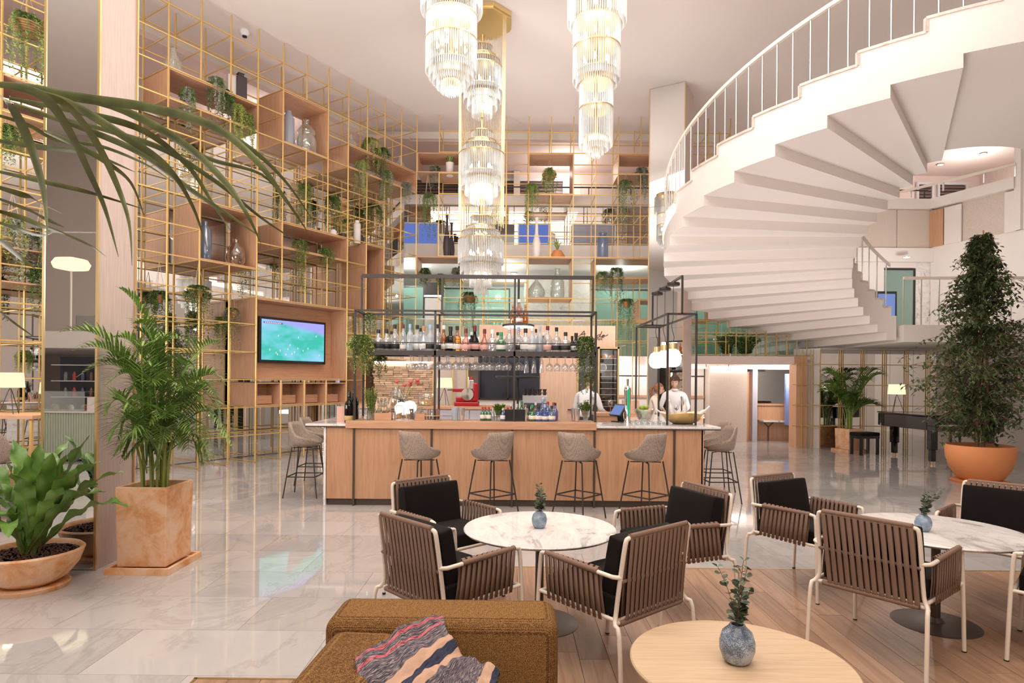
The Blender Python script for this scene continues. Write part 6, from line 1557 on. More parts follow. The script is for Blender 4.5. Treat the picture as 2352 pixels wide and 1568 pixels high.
TL = [(432, 212, .05, .13, .75, LTR1, LTR3, 'trailing plant spilling from the mouth of the highest low oak cube'), (497, 190, .1, .17, .7, LTR3, LTR1, 'grey-green trailing plant on top of the highest low oak cube'), (522, 215, .1, .12, .6, LTR4, LTR1, 'dark trailing plant on the highest low cube, next to the grey one'),
      (545, 250, .05, .15, 1.0, LTR2, LTR3, 'yellow-green trailing plant at the end of the highest low oak cube'), (568, 270, .05, .12, .7, LTR1, LTR2, 'mid-green trailing plant at the lower corner of the highest low cube'),
      (850, 330, .2, .26, .7, LTR2, LTR4, 'grassy bright plant on top of the corner low cube'), (878, 350, .1, .2, .8, LTR4, LTR1, 'dark green tail hanging over the corner low cube'), (830, 378, .0, .16, 1.1, LTR2, LTR3, 'pale yellow plant hanging from the mouth of the corner low cube'),
      (888, 400, .0, .18, 1.2, LTR1, LTR3, 'green and grey plant hanging from corner cube, reaching low'), (932, 425, .0, .13, .5, LTR3, None, 'small silver trailing plant at the back corner of the lattice'),
      (700, 430, .6, .14, .9, LTR1, LTR2, 'trailing plant deep in the lattice above the low cube over the television'), (762, 460, .7, .2, .8, LTR4, LTR1, 'ivy deep in lattice right above the white bottles'), (856, 478, .8, .24, .7, LTR4, LTR1, 'round dark ivy behind the gold rods near the back corner'),
      (690, 562, .0, .17, 1.0, LTR1, LTR2, 'long trailing plant from the low oak cube over the television'), (750, 578, .0, .16, .5, LTR1, None, 'short trailing plant near the far end of the cube over the television')]
for px, py, s, r, l, m1, m2, lb in TL: trail(onL(px, zL(px, py, s), s), lb, r, l, m1, m2, 26, seed=px)
trail(onL(455, zL(455, 668, .1), .1), 'dark ivy head with bright tails hanging before the mirror, above the areca', .22, 1.1, LTR4, LTR2, 44, 'clay', .5, seed=1)
trail(onL(365, zL(365, 680, .3), .3), 'dark hanging ivy nearest the wide pillar', .20, .5, LTR4, None, 34, 'clay', .6, seed=2)
trail(onL(532, zL(532, 715, .35), .35), 'hanging clay pot with curly pale succulent beside the television cube', .14, .8, LTR3, LTR2, 24, 'clay', .5, seed=3)
trail(onL(509, zL(509, 735, .5), .5), 'long green curtain plant hanging beside the television cube', .13, 1.1, LTR1, LTR2, 26, None, .5, seed=4)
for px, py, r, l, m1, m2, pt, lb in ((62, 55, .27, .8, LTR1, LTR2, 'basket', 'big hanging basket of mixed greenery at the upper left edge'), (28, 520, .22, .9, LTR2, LTR3, None, 'pale hanging plant left of the mirrored pillar, middle height'), (95, 540, .2, .6, LTR3, LTR4, None, 'silver hanging plant touching the mirrored pillar, middle height'),
                                (96, 625, .17, .6, LTR4, LTR1, None, 'dark hanging plant touching the mirrored pillar, lower down'), (22, 300, .15, .5, LTR1, None, None, 'small hanging plant at the left edge between oak cubes')):
    trail(onL(px, zL(px, py, .1), .1), lb, r, l, m1, m2, 34, pt, .5, seed=px)
BLs = [(1262, 398, .3, .24, .8, LTR1, LTR2, 'basket', .35, 'basket plant hanging inside the square back cube'), (1222, 430, .0, .17, 1.1, LTR1, LTR2, None, None, 'bright trailing plant hanging at left lower corner of the square back cube'), (982, 455, .0, .24, 1.1, LTR1, LTR2, None, .6, 'bushy hanging plant below the back corner cube'),
       (1000, 388, .2, .15, .45, LTR3, LTR4, None, None, 'silver trailing plant in the back corner cube'), (1437, 425, .0, .24, 1.3, LTR1, LTR3, None, .3, 'long hanging plant on the back lattice nearest the far pillar'), (1474, 392, .1, .18, .7, LTR3, LTR4, None, None, 'grey hanging plant touching the far pillar near the top'),
       (1078, 680, .1, .24, .9, LTR4, LTR3, 'basket', .5, 'hanging basket plant showing between bar rack rails'), (975, 622, .2, .16, .4, LTR4, LTR1, None, None, 'small leafy plant in the low cube behind the bar frame'), (1012, 634, .0, .12, .45, LTR1, None, None, None, 'short trailing plant behind the bar frame, second from the corner'),
       (1048, 620, .1, .12, .5, LTR3, None, None, None, 'little grey plant behind the bar frame next to chandelier tip'), (1385, 632, .0, .2, .5, LTR1, LTR3, None, None, 'wispy grassy plant in the long low back cube'), (1416, 622, .0, .18, .9, LTR4, LTR3, None, None, 'ivy tumbling from the long low back cube'),
       (1438, 695, .0, .22, 1.0, LTR1, LTR4, 'clay', .5, 'full hanging plant below the long low back cube')]
for px, py, s, r, l, m1, m2, pt, hg, lb in BLs: trail(onB(px, zB(px, py, s), s), lb, r, l, m1, m2, 30, pt, hg, seed=px)
f_ = trail((atx(829, 8.25, 2.2), 8.28, 2.17), 'bushy feathery yellow-green fern at the rack corner', .17, .42, LTR2, LTR1, 130, None, None, .05, .004, 7, .9)
trail((atx(868, 8.5, 2.0), 8.6, 1.98), 'small ivy hanging under the bottle rack near the fern', .10, .38, LTR1, None, 26, None, None, .028, .008, 8)
trail((atx(850, 8.66, 2.5), 8.66, 2.56), 'slim trailing plant on the back top rail of the bottle rack', .07, .35, LTR1, LTR3, 18, None, None, .025, .007, 9)
trail((atx(1347, 8.25, 2.2), 8.27, 2.20), 'lush trailing plant hanging over the end of the bottle rack', .13, .68, LTR1, LTR4, 46, None, None, .032, .008, 10)
for px, lb in ((1668, 'dark leafy planter plant behind the gold balustrade, nearer the far pillar'), (1712, 'dark leafy planter plant behind the gold balustrade, nearer the oak post')):
    sprig_plant('leafy_plant', lb, 'plant', (atx(px, 16.15, 2.6), 16.15, 2.33), .55, .35, LTR4, 60, ll=.09, lw=.03)
pg = empty('spiky_plant', onB(1280, lev(6)+.0, .3), 0, 'spiky agave in a squat clay pot on the square back cube', 'plant'); pg.location.z = lev(6)
MB().lathe([(0, 0), (.22, 0), (.20, .08), (.12, .2), (.11, .22), (0, .2)], 20).build('pot', TERRA2, pg, smooth=50)
q = MB()
for i in range(26):
    a = rnd.uniform(0, 6.28); t = rnd.uniform(.1, .9); q.ribbon([(0, 0, .2), (.1*t*math.cos(a), .1*t*math.sin(a), .38), (.22*t*math.cos(a), .22*t*math.sin(a), .38+.2*(1.2-t))], [.012, .016, .001], fold=.3)
q.build('leaves', LTR1, pg, kind='stuff')
pg = empty('spiky_plant', onB(1033, lev(1)-.5, .3), 0, 'small spiky plant in a tall white planter in the back corner cube', 'plant'); pg.location.z = lev(2)
MB().lathe([(0, 0), (.09, 0), (.11, .35), (.1, .35), (0, .3)], 18).build('pot', WHITE, pg, smooth=50)
q = MB()
for i in range(26):
    a = rnd.uniform(0, 6.28); t = rnd.uniform(.2, 1); q.ribbon([(0, 0, .32), (.12*t*math.cos(a), .12*t*math.sin(a), .50), (.24*t*math.cos(a), .24*t*math.sin(a), .52)], [.01, .014, .001], fold=.3)
q.build('leaves', LTR1, pg, kind='stuff')

# ---------------------------------------------------------------- vases and vessels in the lattice
def vessel(nm, lb, cat, loc, prof, m, seg=24, group=None):
    e = empty(nm, loc, 0, lb, cat, group); MB().lathe(prof, seg).build('body', m, e, smooth=50 if seg > 4 else 20); return e
DARKV = mat('dark_vase', (.045, .03, .035), .5); DEM = glassy('demijohn_glass', (.86, .92, .90), .12, milk=.1, tcol=(.8, .9, .88))
z6 = lev(6)
club = lambda h, r: [(0, 0), (r*.75, 0), (r, h*.25), (r*.85, h*.42), (r*.4, h*.62), (r*.32, h*.9), (r*.5, h), (r*.3, h), (0, h*.98)]
vessel('tall_vase', 'tall dark club-shaped vase at the back, the higher of two', 'vase', onB(1026, z6, .25), club(1.15, .10), DARKV)
vessel('tall_vase', 'tall dark club-shaped vase at the back, the shorter of two', 'vase', onB(1036.5, z6, .6), club(1.0, .09), DARKV)
vessel('tall_vase', 'tall white club-shaped vase on the square back cube', 'vase', onB(1232, z6, .3), club(1.08, .12), WHITE)
vessel('glass_jug', 'blue glass jug on the long low back cube', 'jug', onB(1384, z6, .3), [(0, 0), (.14, 0), (.145, .05), (.145, .5), (.10, .62), (.09, .66), (.11, .69), (0, .66)], GSLATE)
dj = lambda h, r: [(0, 0), (r*.8, 0), (r, h*.2), (r*.95, h*.38), (r*.6, h*.6), (r*.18, h*.78), (r*.15, h*.95), (r*.22, h)]
vessel('demijohn', 'teardrop clear demijohn in the square back cube', 'demijohn', onB(1232, lev(8)+.04, .4), dj(.6, .24), DEM)
vessel('demijohn', 'tall clear demijohn beside the teardrop one in the square back cube', 'demijohn', onB(1280, lev(8)+.04, .4), [(0, 0), (.17, 0), (.19, .1), (.18, .45), (.09, .62), (.06, .75), (.08, .8)], DEM)
vessel('round_vase', 'small dark round vase behind the bar frame by the chandelier tip', 'vase', onB(1056, z6-.5, .3), [(0, 0), (.06, 0), (.12, .1), (.10, .2), (.04, .25), (.05, .28), (0, .26)], DARKV)
z2 = lev(2)
vessel('demijohn', 'clear glass bottle highest on the lattice by the wide pillar', 'demijohn', onL(398, z2, .35), [(0, 0), (.16, 0), (.17, .06), (.12, .3), (.05, .42), (.04, .5), (.06, .52)], DEM)
vessel('square_bottle', 'dark square bottle on the highest low oak cube', 'vase', onL(552, z2, .3), [(0, 0), (.13, 0), (.13, .5), (.07, .53), (.07, .56), (.09, .58), (0, .58)], DARKV, 4)
vessel('square_bottle', 'white square bottle next to the dark one high up', 'vase', onL(530, z2, .4), [(0, 0), (.11, 0), (.11, .5), (0, .5)], WHITE, 4)
vessel('demijohn', 'large clear demijohn inside the big square upper cube', 'demijohn', onL(703, lev(3)+.04, .35), [(0, 0), (.18, 0), (.21, .08), (.22, .3), (.17, .42), (.20, .5), (.12, .62), (.05, .66), (.05, .74), (.07, .76)], DEM)
vessel('tall_bottle', 'tall blue-grey bottle inside the big square upper cube', 'vase', onL(662, lev(3)+.04, .5), [(0, 0), (.12, 0), (.12, .7), (.06, .8), (.06, .85), (0, .85)], mat('blue_grey_ceramic', (.35, .38, .45), .4))
vessel('demijohn', 'clear bottle on the corner low cube, nearer viewer', 'demijohn', onL(806, z2, .5), dj(.45, .19), DEM)
vessel('demijohn', 'clear bottle on the corner low cube, at the far end', 'demijohn', onL(918, z2, .5), dj(.45, .17), DEM)
vessel('tall_bottle', 'tall smoky blue glass bottle in the cube with chandelier reflection', 'vase', onL(470, lev(8)+.04, .3), [(0, 0), (.12, 0), (.12, .58), (.05, .66), (.05, .74), (0, .74)], GSLATE)
vessel('demijohn', 'amber round glass in the cube with chandelier reflection', 'demijohn', onL(541, lev(8)+.04, .4), [(0, 0), (.12, 0), (.19, .15), (.17, .35), (.05, .48), (.05, .55)], glassy('smoke_amber', (.75, .6, .45), .12, milk=.1, tcol=(.6, .45, .3)))
for px, h, m, lb in ((765, .18, WHITE, 'short white bottle on the cube over the television'), (788, .16, DARKV, 'short dark bottle on the cube over the television'), (820, .55, WHITE, 'tall white bottle on the narrow upright cube'), (829, .3, DARKV, 'dark bottle behind the tall white one')):
    s_ = .3 if px < 829 else .6
    vessel('square_bottle', lb, 'vase', onL(px, lev(6), s_), [(0, 0), (.085, 0), (.085, h*.85), (.05, h*.9), (.05, h), (0, h)], m, 12)
cam_ = empty('security_camera', (atx(562, 12.2, 8.5), 12.2, 8.55), 0, 'small white dome camera on the ceiling above the lattice', 'camera')
MB().lathe([(0, 0), (.09, 0), (.10, -.05), (.06, -.10), (0, -.12)], 18).build('housing', mat('camera_white', (.8, .8, .8), .4), cam_, smooth=60); MB().lathe([(0, -.14), (.04, -.13), (.05, -.10)], 14).build('lens', SCREENB, cam_, smooth=60)

# ---------------------------------------------------------------- grand piano, lamp, bench
pn = empty('grand_piano', (9.32, 12.75, 0), R(4), 'black lacquered grand piano in front of the mirror wall behind the ficus', 'piano')
out = [(-.74, 0), (.74, 0), (.74, .75)] + [tuple(v[:2]) for v in smoothpath([(.74, .75, 0), (.62, 1.05, 0), (.35, 1.25, 0), (.15, 1.5, 0), (-.12, 1.76, 0), (-.45, 1.80, 0), (-.68, 1.6, 0), (-.74, 1.3, 0)], 4)[1:]]
MB().prism(out, .70, .98).build('body', LACQ, pn, bevel=.01)
MB().prism([(x*1.02, y*1.01-.0 if y > .3 else y) for x, y in out if y > -.1], .99, 1.015).build('lid', LACQ, pn, bevel=.004)
MB().box(-.74, .74, -.24, 0, .70, .80).box(-.74, -.66, -.24, 0, .8, .95).box(.66, .74, -.24, 0, .8, .95).build('key_bed', LACQ, pn, bevel=.006)
MB().box(-.64, .64, -.2, -.03, .80, .82).build('white_keys', mat('ivory', (.8, .78, .72), .3), pn); MB().box(-.62, .62, -.12, -.03, .82, .835).build('black_keys', SCREENB, pn)
for x, y in ((-.62, .0), (.62, .0), (-.35, 1.5)):
    lg = MB().box(x-.07, x+.07, y-.07, y+.07, .3, .7).box(x-.05, x+.05, y-.05, y+.05, .06, .3).build('leg', LACQ, pn, bevel=.01); MB().lathe([(0, 0), (.03, .0), (.03, .06), (0, .06)], 12, (x, y, 0)).build('caster', BRASS, lg)
MB().bar((-.1, .15, .7), (-.1, .12, .12), .03).bar((.1, .15, .7), (.1, .12, .12), .03).box(-.16, .16, 0, .2, .06, .13).build('pedal_lyre', LACQ, pn)
for x in (-.07, 0, .07): MB().box(x-.015, x+.015, -.08, .0, .06, .075).build('pedal', BRASS, pn)
tripod_lamp('lamp with a cream pleated shade on crossed legs, on the piano lid', (8.80, 14.05, 1.017), .95)
bn = empty('piano_bench', (8.25, 14.35, 0), .3, 'black padded piano bench beside the small palm planter', 'bench'); MB().box(-.28, .28, -.17, .17, .44, .52).build('cushion', VELV, bn, bevel=.02); MB().box(-.27, .27, -.16, .16, .38, .44).build('apron', LACQ, bn)
for x in (-.24, .24):
    for y in (-.13, .13): MB().box(x-.025, x+.025, y-.025, y+.025, 0, .38).build('leg', LACQ, bn)
# passage furniture
wt = empty('waiter_station', (8.05, 17.6, 0), 0, 'oak waiter station with marble ledge seen through the passage', 'counter')
MB().box(-1.0, .3, 0, .5, 0, 1.0).build('body', OAK_Z, wt); MB().box(-1.05, .35, -.05, .5, 1.0, 1.05).build('top', OAK_X, wt); MB().box(-1.0, .3, -.4, 0, .55, .59).build('marble_ledge', TABM, wt)
for x in (-.8, 0.0): MB().bar((x, -.25, 0), (x, -.25, .4), .03).bar((x, -.25, .4), (x-.15, -.25, .55), .03).bar((x, -.25, .4), (x+.15, -.25, .55), .03).build('bracket', BRONZE, wt)
tr_ = empty('wooden_tray', (8.1, 17.38, .59), 0, 'wooden tray on the marble ledge in the passage', 'tray'); MB().box(-.2, .2, -.13, .13, 0, .02).box(-.2, .2, -.13, -.11, .02, .06).box(-.2, .2, .11, .13, .02, .06).build('body', BARK, tr_)

# ---------------------------------------------------------------- left edge: high table with lamps
ht = empty('high_table', (-5.75, 7.3, 0), 0, 'high oak console table at the left edge bearing two lamps', 'table')
MB().box(-.9, .25, -.25, .35, 1.17, 1.21).build('top', OAK_X, ht); MB().box(-.85, .2, -.2, .3, .2, .5).build('lower_panel', OAK_X, ht)
for x, y in ((-.85, -.2), (.2, -.2), (-.85, .3), (.2, .3)): MB().bar((x, y, 0), (x, y, 1.17), .03).build('leg', GOLD, ht)
tripod_lamp('table lamp with wide cream shade on the high console at the left edge', (-6.0, 7.35, 1.21), .75)
tripod_lamp('table lamp with narrow cream shade next to the mirrored pillar', (-5.6, 7.45, 1.21), .58)
put(sp_, True, (-5.72, 6.75, 0), R(10), 'taupe bar stool at the left edge console table')
# behind-camera furniture that the pillar mirror shows
dc = empty('display_counter', (-8.6, -1.45, 0), R(180), 'sage green ribbed deli counter reflected in the pillar mirror', 'counter')
MB().box(-1.3, 1.3, 0, .7, .05, .95).build('body', SAGE, dc)
for i in range(52): MB().box(-1.29+i*.05, -1.265+i*.05, -.015, 0, .05, .95).build('slat', SAGE, dc)
MB().box(-1.32, 1.32, -.03, .72, .95, .98).box(-1.3, -.3, 0, .7, .98, 1.25).build('top', WHITE, dc); MB().box(-.25, 1.3, 0, .02, .98, 1.35).box(-.25, 1.3, 0, .6, 1.35, 1.37).build('glass_case', GLASSB, dc)
cols_ = [mat('food_%d' % i, c, .6) for i, c in enumerate(((.6, .1, .08), (.75, .6, .2), (.2, .4, .1), (.8, .8, .75), (.7, .35, .1)))]
for i in range(14):
    x = -.15+i*.1; MB().lathe([(0, 0), (.04, 0), (.05, .05), (.02, .1), (0, .1)], 10).build('dish', cols_[i % 5], dc, loc=(x, .2+.1*(i % 3), 1.0), smooth=50)
sh2 = empty('wall_shelving', (-8.6, -2.9, 0), R(180), 'lit shelving with bottles behind the sage counter', 'shelf')
MB().box(-1.5, 1.5, .0, .3, 0, .9).build('lower_cabinet', WHITE, sh2); MB().box(-1.5, 1.5, .28, .3, .9, 2.1).build('back_pane', LEATH, sh2)
for z in (1.2, 1.55, 1.9): MB().box(-1.5, 1.5, 0, .28, z, z+.02).build('shelf', STEEL, sh2)
for i in range(30): MB().lathe([(0, 0), (.035, 0), (.035, .14), (.012, .2), (0, .2)], 8).build('bottle_shape', (GGREEN, GAMBER, GBLUE, cols_[0], GLASSJ)[i % 5], sh2, loc=(-1.4+(i % 15)*.19, .12, 1.22 if i < 15 else 1.57), smooth=50)
point('deli_light', (-7.2, -2.4, 2.1), 40, rad=.04)
tag(MB().box(-14.1, -14, -7, 8, 0, 8.55).build('wall_left', GREYW), kind='structure')
tag(MB().box(-14, -6.0, -7, -2.2, 2.25, 2.6).build('floor', WHITE), kind='structure')
gs = empty('lounge_sofa', (-8.6, -3.2, 2.6), R(180), 'grey lounge sofa on the balcony reflected in the pillar mirror', 'sofa')
MB().box(-1.2, 1.2, 0, .9, .1, .45).build('seat', GREYF, gs, bevel=.04); MB().box(-1.2, 1.2, .7, .95, .4, .85).build('backrest', GREYF, gs, bevel=.04); MB().box(-1.3, -1.1, 0, .9, .1, .65).build('armrest', GREYF, gs, bevel=.04)
fl_ = empty('floor_lamp', (-9.6, -2.8, 2.6), 0, 'white floor lamp with beaded glowing shade reflected in pillar mirror', 'lamp'); MB().tube([(0, 0, 0), (0, 0, 1.4)], .02, 8).build('pole', WHITE, fl_); MB().lathe([(.05, 1.35), (.32, 1.4), (.36, 1.5), (.3, 1.6), (.05, 1.65)], 24).build('lamp_shade', emis('bead_glow', (1, .8, .5), 1.6), fl_, smooth=60)
tag(MB().box(-14, 13.3, -7.2, -7.0, 0, 8.55).build('wall_front', mat('warm_plaster', (.60, .53, .49), .8)), kind='structure')
tag(MB().box(13.15, 13.3, -7.0, 9.1, 0, 8.55).build('wall_right', mat('warm_plaster', (.60, .53, .49), .8)), kind='structure')

# ---------------------------------------------------------------- near palm fronds, upper left
nf = empty('near_palm', (-2.6, 1.75, 0), 0, 'large blurred palm leaning in from the left edge close to the viewer', 'plant')
MB().tube(smoothpath([(0, 0, 0), (.05, 0, .9), (.1, 0, 1.7), (.3, .02, 2.35), (.75, .05, 2.48)], 5), [.03]*8+[.018]*13, 8).build('frond_stem', STEMG, nf, smooth=60)
square_pot((-2.6, 1.75, 0), .4, .5, 'terracotta planter of the near palm, out of view', plate=False)
LFS = [([(-60, 190), (60, 198), (180, 222), (330, 243), (480, 285), (580, 360), (650, 450), (705, 530)], 15, 1.75), ([(60, 205), (250, 240), (400, 315), (500, 400), (560, 480), (600, 560)], 13, 1.8), ([(140, 222), (290, 240), (430, 262), (560, 330), (650, 410), (715, 500)], 9, 1.95),
       ([(40, 200), (150, 232), (280, 310), (380, 380), (440, 470), (472, 560)], 12, 1.85), ([(0, 192), (90, 215), (150, 290), (200, 390), (240, 480), (272, 590)], 15, 1.6), ([(80, 212), (150, 240), (215, 320), (265, 420), (295, 510), (303, 610)], 13, 1.7),
       ([(-30, 200), (20, 240), (65, 330), (95, 430), (105, 510), (108, 560)], 17, 1.5), ([(30, 240), (180, 290), (320, 350), (430, 430), (520, 490), (600, 545)], 10, 2.0), ([(-20, 320), (100, 338), (200, 350), (310, 395)], 9, 2.0), ([(100, 262), (250, 300), (380, 345), (500, 420), (600, 500), (690, 560)], 8, 2.1),
       ([(-20, 390), (80, 412), (180, 435), (250, 455), (330, 480)], 7, 1.9), ([(-20, 425), (60, 450), (110, 475), (146, 492)], 9, 1.7), ([(-20, 450), (60, 480), (110, 505), (148, 522)], 9, 1.7), ([(-20, 480), (50, 500), (100, 520), (150, 538)], 9, 1.75), ([(-20, 505), (40, 525), (90, 540), (120, 535)], 6, 1.8),
       ([(-20, 540), (20, 570), (50, 595), (82, 617)], 10, 1.6), ([(100, 300), (170, 330), (240, 370), (300, 420), (332, 500)], 9, 1.9), ([(20, 225), (200, 260), (330, 300), (430, 380), (490, 470), (530, 530)], 10, 1.9), ([(-20, 260), (60, 285), (130, 320), (230, 335), (330, 375), (400, 420)], 7, 2.15), ([(-20, 700), (30, 740), (80, 775)], 5, 1.8), ([(110, 520), (200, 560), (245, 590)], 4, 1.9), ([(60, 200), (200, 225), (360, 290), (470, 360), (600, 400), (660, 470)], 8, 2.0)]
for i, (pp, wpx, Y) in enumerate(LFS):
    n_ = len(pp); P_ = smoothpath([at(x, y, Y+.12*math.sin(j*.9+i)) - nf.location for j, (x, y) in enumerate(pp)], 5)
    M_ = len(P_); ws = [.8*wpx/1411*Y*min(1, .45+2*j/M_)*(1-(j/(M_-1))**2.4*.95) for j in range(M_)]
    vw = Vector((0, 1, 0.25)).normalized(); m = MB(); vs = []
    for j, p in enumerate(P_):
        d = (P_[min(j+1, M_-1)]-P_[max(j-1, 0)]).normalized(); sd = d.cross(vw).normalized(); w_ = ws[j]
        vs += [p-sd*w_+Vector((0, w_*.5, 0)), p, p+sd*w_+Vector((0, w_*.5, 0))]
    m.add(vs, [(q*3+s_, q*3+s_+1, q*3+s_+4, q*3+s_+3) for q in range(M_-1) for s_ in (0, 1)])
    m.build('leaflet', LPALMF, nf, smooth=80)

# ================================================================ PEOPLE
def skinmesh(name, J, E_, m, parent, sub=2):
    """J: joint -> (x, y, z, rx, ry); grows one continuous tapering surface along the edges"""
    ks_ = list(J); me = bpy.data.meshes.new(name)
    me.from_pydata([J[k][:3] for k in ks_], [(ks_.index(a), ks_.index(b_)) for a, b_ in E_], [])
    o = link(name, me, parent); sk = o.modifiers.new('skin', 'SKIN'); sk.use_smooth_shade = True
    for i, k in enumerate(ks_):
        s_ = me.skin_vertices[0].data[i]; s_.radius = (J[k][3], J[k][4] if len(J[k]) > 4 else J[k][3]); s_.use_root = (i == 0)
    ss = o.modifiers.new('sub', 'SUBSURF'); ss.levels = sub; ss.render_levels = sub
    me.materials.append(m); return o
def person(loc, rz, label, hair, top, lean=0.12, headyaw=0, headtilt=.35, arm=None, ponytail=False, H=1.72, glasses=False, curly=False):
    e = empty('person', loc, rz, label, 'person'); s = H/1.75
    sc = lambda *a: tuple(v*s for v in a)
    ly = lambda z: max(0, z-.95)*lean   # forward lean, +y is forward
    def j(x, y, z, r, r2=None): return sc(x, y+ly(z), z, r, r2 or r)
    arm = arm or {}
    ha = {-1: arm.get('l', (.18, .38, 1.08)), 1: arm.get('r', (.18, .38, 1.08))}
    # skin body: neck, forearms, hands
    B = {'chest': j(0, 0, 1.32, .09, .07), 'neck0': j(0, .0, 1.44, .058), 'neck1': j(0, .03, 1.54, .050)}
    EB = [('chest', 'neck0'), ('neck0', 'neck1')]
    S = {'pelvis': j(0, 0, .95, .155, .115), 'waist': j(0, 0, 1.10, .135, .10), 'ribs': j(0, 0, 1.26, .155, .11), 'collar': j(0, 0, 1.41, .12, .085), 'neckb': j(0, .01, 1.47, .065)}
    ES = [('pelvis', 'waist'), ('waist', 'ribs'), ('ribs', 'collar'), ('collar', 'neckb')]
    T = {'hip': j(0, 0, .96, .15, .11), 'belt': j(0, 0, 1.03, .14, .10)}; ET = [('hip', 'belt')]
    for sd in (-1, 1):
        hx, hy, hz_ = ha[sd]; hx *= sd
        sh = (sd*.185, 0, 1.38); el = (sd*.27, .10, 1.12)
        S['sh%d' % sd] = j(*sh, .062); S['ua%d' % sd] = j((sh[0]+el[0])/2, .05, 1.25, .056); S['el%d' % sd] = j(*el, .048)
        ES += [('collar', 'sh%d' % sd), ('sh%d' % sd, 'ua%d' % sd), ('ua%d' % sd, 'el%d' % sd)]
        E0 = Vector(j(*el, 0)[:3]); Hn = Vector(sc(hx, hy, hz_)); slv = E0.lerp(Hn, .55 if top is SHIRT else .12)
        S['cu%d' % sd] = (*slv, .040*s, .040*s); ES.append(('el%d' % sd, 'cu%d' % sd))
        fa = {'a': (*E0.lerp(Hn, .1), .036*s), 'b': (*E0.lerp(Hn, .6), .032*s), 'w': (*Hn, .024*s)}
        d = (Hn-E0).normalized(); side = d.cross(Vector((0, 0, 1))).normalized()
        palm_ = Hn+d*.07*s; fa['p'] = (*palm_, .036*s, .018*s)
        skinmesh('forearm', fa, [('a', 'b'), ('b', 'w'), ('w', 'p')], SKIN, e)
        for q, (off, ln) in enumerate(((-.028, .068), (-.009, .078), (.010, .073), (.028, .058))):
            b0 = palm_+side*off*s+d*.0; b1 = b0+d*ln*.55*s+Vector((0, 0, -.006)); b2 = b0+d*ln*s+Vector((0, 0, -.026*s))
            skinmesh('finger', {'0': (*b0, .010*s), '1': (*b1, .009*s), '2': (*b2, .0075*s)}, [('0', '1'), ('1', '2')], SKIN, e, 1)
        b0 = Hn+d*.025*s-side*sd*.02*s; b1 = b0+d*.03*s-side*sd*.035*s; b2 = b1+d*.035*s-side*sd*.008*s-Vector((0, 0, .01))
        skinmesh('thumb', {'0': (*b0, .012*s), '1': (*b1, .010*s), '2': (*b2, .008*s)}, [('0', '1'), ('1', '2')], SKIN, e, 1)
        T['t%d' % sd] = j(sd*.10, 0, .84, .098); T['k%d' % sd] = j(sd*.115, .01, .48, .068); T['a%d' % sd] = j(sd*.12, -.01, .09, .05)
        ET += [('hip', 't%d' % sd), ('t%d' % sd, 'k%d' % sd), ('k%d' % sd, 'a%d' % sd)]
        MB().lathe([(0, 0), (.045, 0), (.05, .03), (.04, .075), (0, .085)], 14, sy=2.3).build('shoe', BLKC, e, loc=sc(sd*.12, .05, 0), smooth=60)
    skinmesh('neck', B, EB, SKIN, e); skinmesh('shirt', S, ES, top, e); skinmesh('trousers', T, ET, TROUS, e)
    # head
    hc = Vector(sc(0, .045+ly(1.62), 1.635)); hd_ = empty('head_pivot', hc, 0, parent=e); bpy.data.objects.remove(hd_)
    bm = bmesh.new(); bmesh.ops.create_uvsphere(bm, u_segments=28, v_segments=20, radius=1)
    for v in bm.verts:
        x, y, z = v.co; fx = .076*(1-.22*max(0, -z)**1.3); fz = .118; fy = .097
        X, Y_, Z_ = x*fx, y*fy, z*fz
        if z < -.2 and y > 0: Y_ *= 1.0; Y_ += .008
        if z < -.2 and y < 0: Y_ *= 1-.45*(-z-.2)
        if y > .75:
            Y_ += .026*math.exp(-((x/.16)**2))*math.exp(-(((z+.18)/.22)**2))        # nose
            Y_ -= .012*math.exp(-(((abs(x)-.38)/.18)**2))*math.exp(-(((z-.02)/.14)**2))  # eye sockets
            Y_ += .007*math.exp(-((x/.3)**2))*math.exp(-(((z+.48)/.09)**2))        # lips
        v.co = (X, Y_, Z_)
    me = bpy.data.meshes.new('head'); bm.to_mesh(me); bm.free(); me.materials.append(SKIN)
    for p in me.polygons: p.use_smooth = True
    ho = link('head', me, e, hc, (-headtilt, 0, headyaw)); ho.scale = (s, s, s)
    for sd in (-1, 1):
        MB().lathe([(0, -.010), (.010, -.004), (.0115, 0), (.010, .004), (0, .010)], 10, (sd*.03, .083, .004)).build('eye', mat('eye_white', (.7, .68, .66), .2), ho, smooth=60)
        MB().lathe([(0, -.004), (.005, 0), (0, .004)], 8, (sd*.03, .0925, .004)).build('iris', HAIRB, ho)
        MB().bar((sd*.014, .093, .026), (sd*.046, .082, .028), .006, .005).build('eyebrow', hair, ho)
        MB().lathe([(0, -.028), (.010, -.018), (.015, .004), (.010, .024), (0, .03)], 10, (sd*.075, -.005, -.01), sx=.5).build('ear', SKIN, ho, smooth=60)
        if glasses: MB().tube([(sd*.03+.02*math.cos(t*.7), .100, .004+.016*math.sin(t*.7)) for t in range(10)], .0015, 4).tube([(sd*.05, .1, .006), (sd*.078, .0, .006)], .0015, 4).build('glasses', BLKC, ho)
    MB().bar((-.02, .094, -.056), (.02, .094, -.056), .003, .006).build('mouth', mat('lips', (.5, .2, .17), .5), ho)
    # hair cap
    bm = bmesh.new(); bmesh.ops.create_icosphere(bm, subdivisions=4, radius=1)
    for v in bm.verts:
        x, y, z = v.co; k = 1.0+.05*noise.noise(Vector((x*3, y*3, z*3)))+(.09*noise.noise(Vector((x*8, y*8, z*8))) if curly else .015*noise.noise(Vector((x*14, y*4, z*4))))
        v.co = (x*.088*k, y*.108*k-.008, z*.122*k+.010)
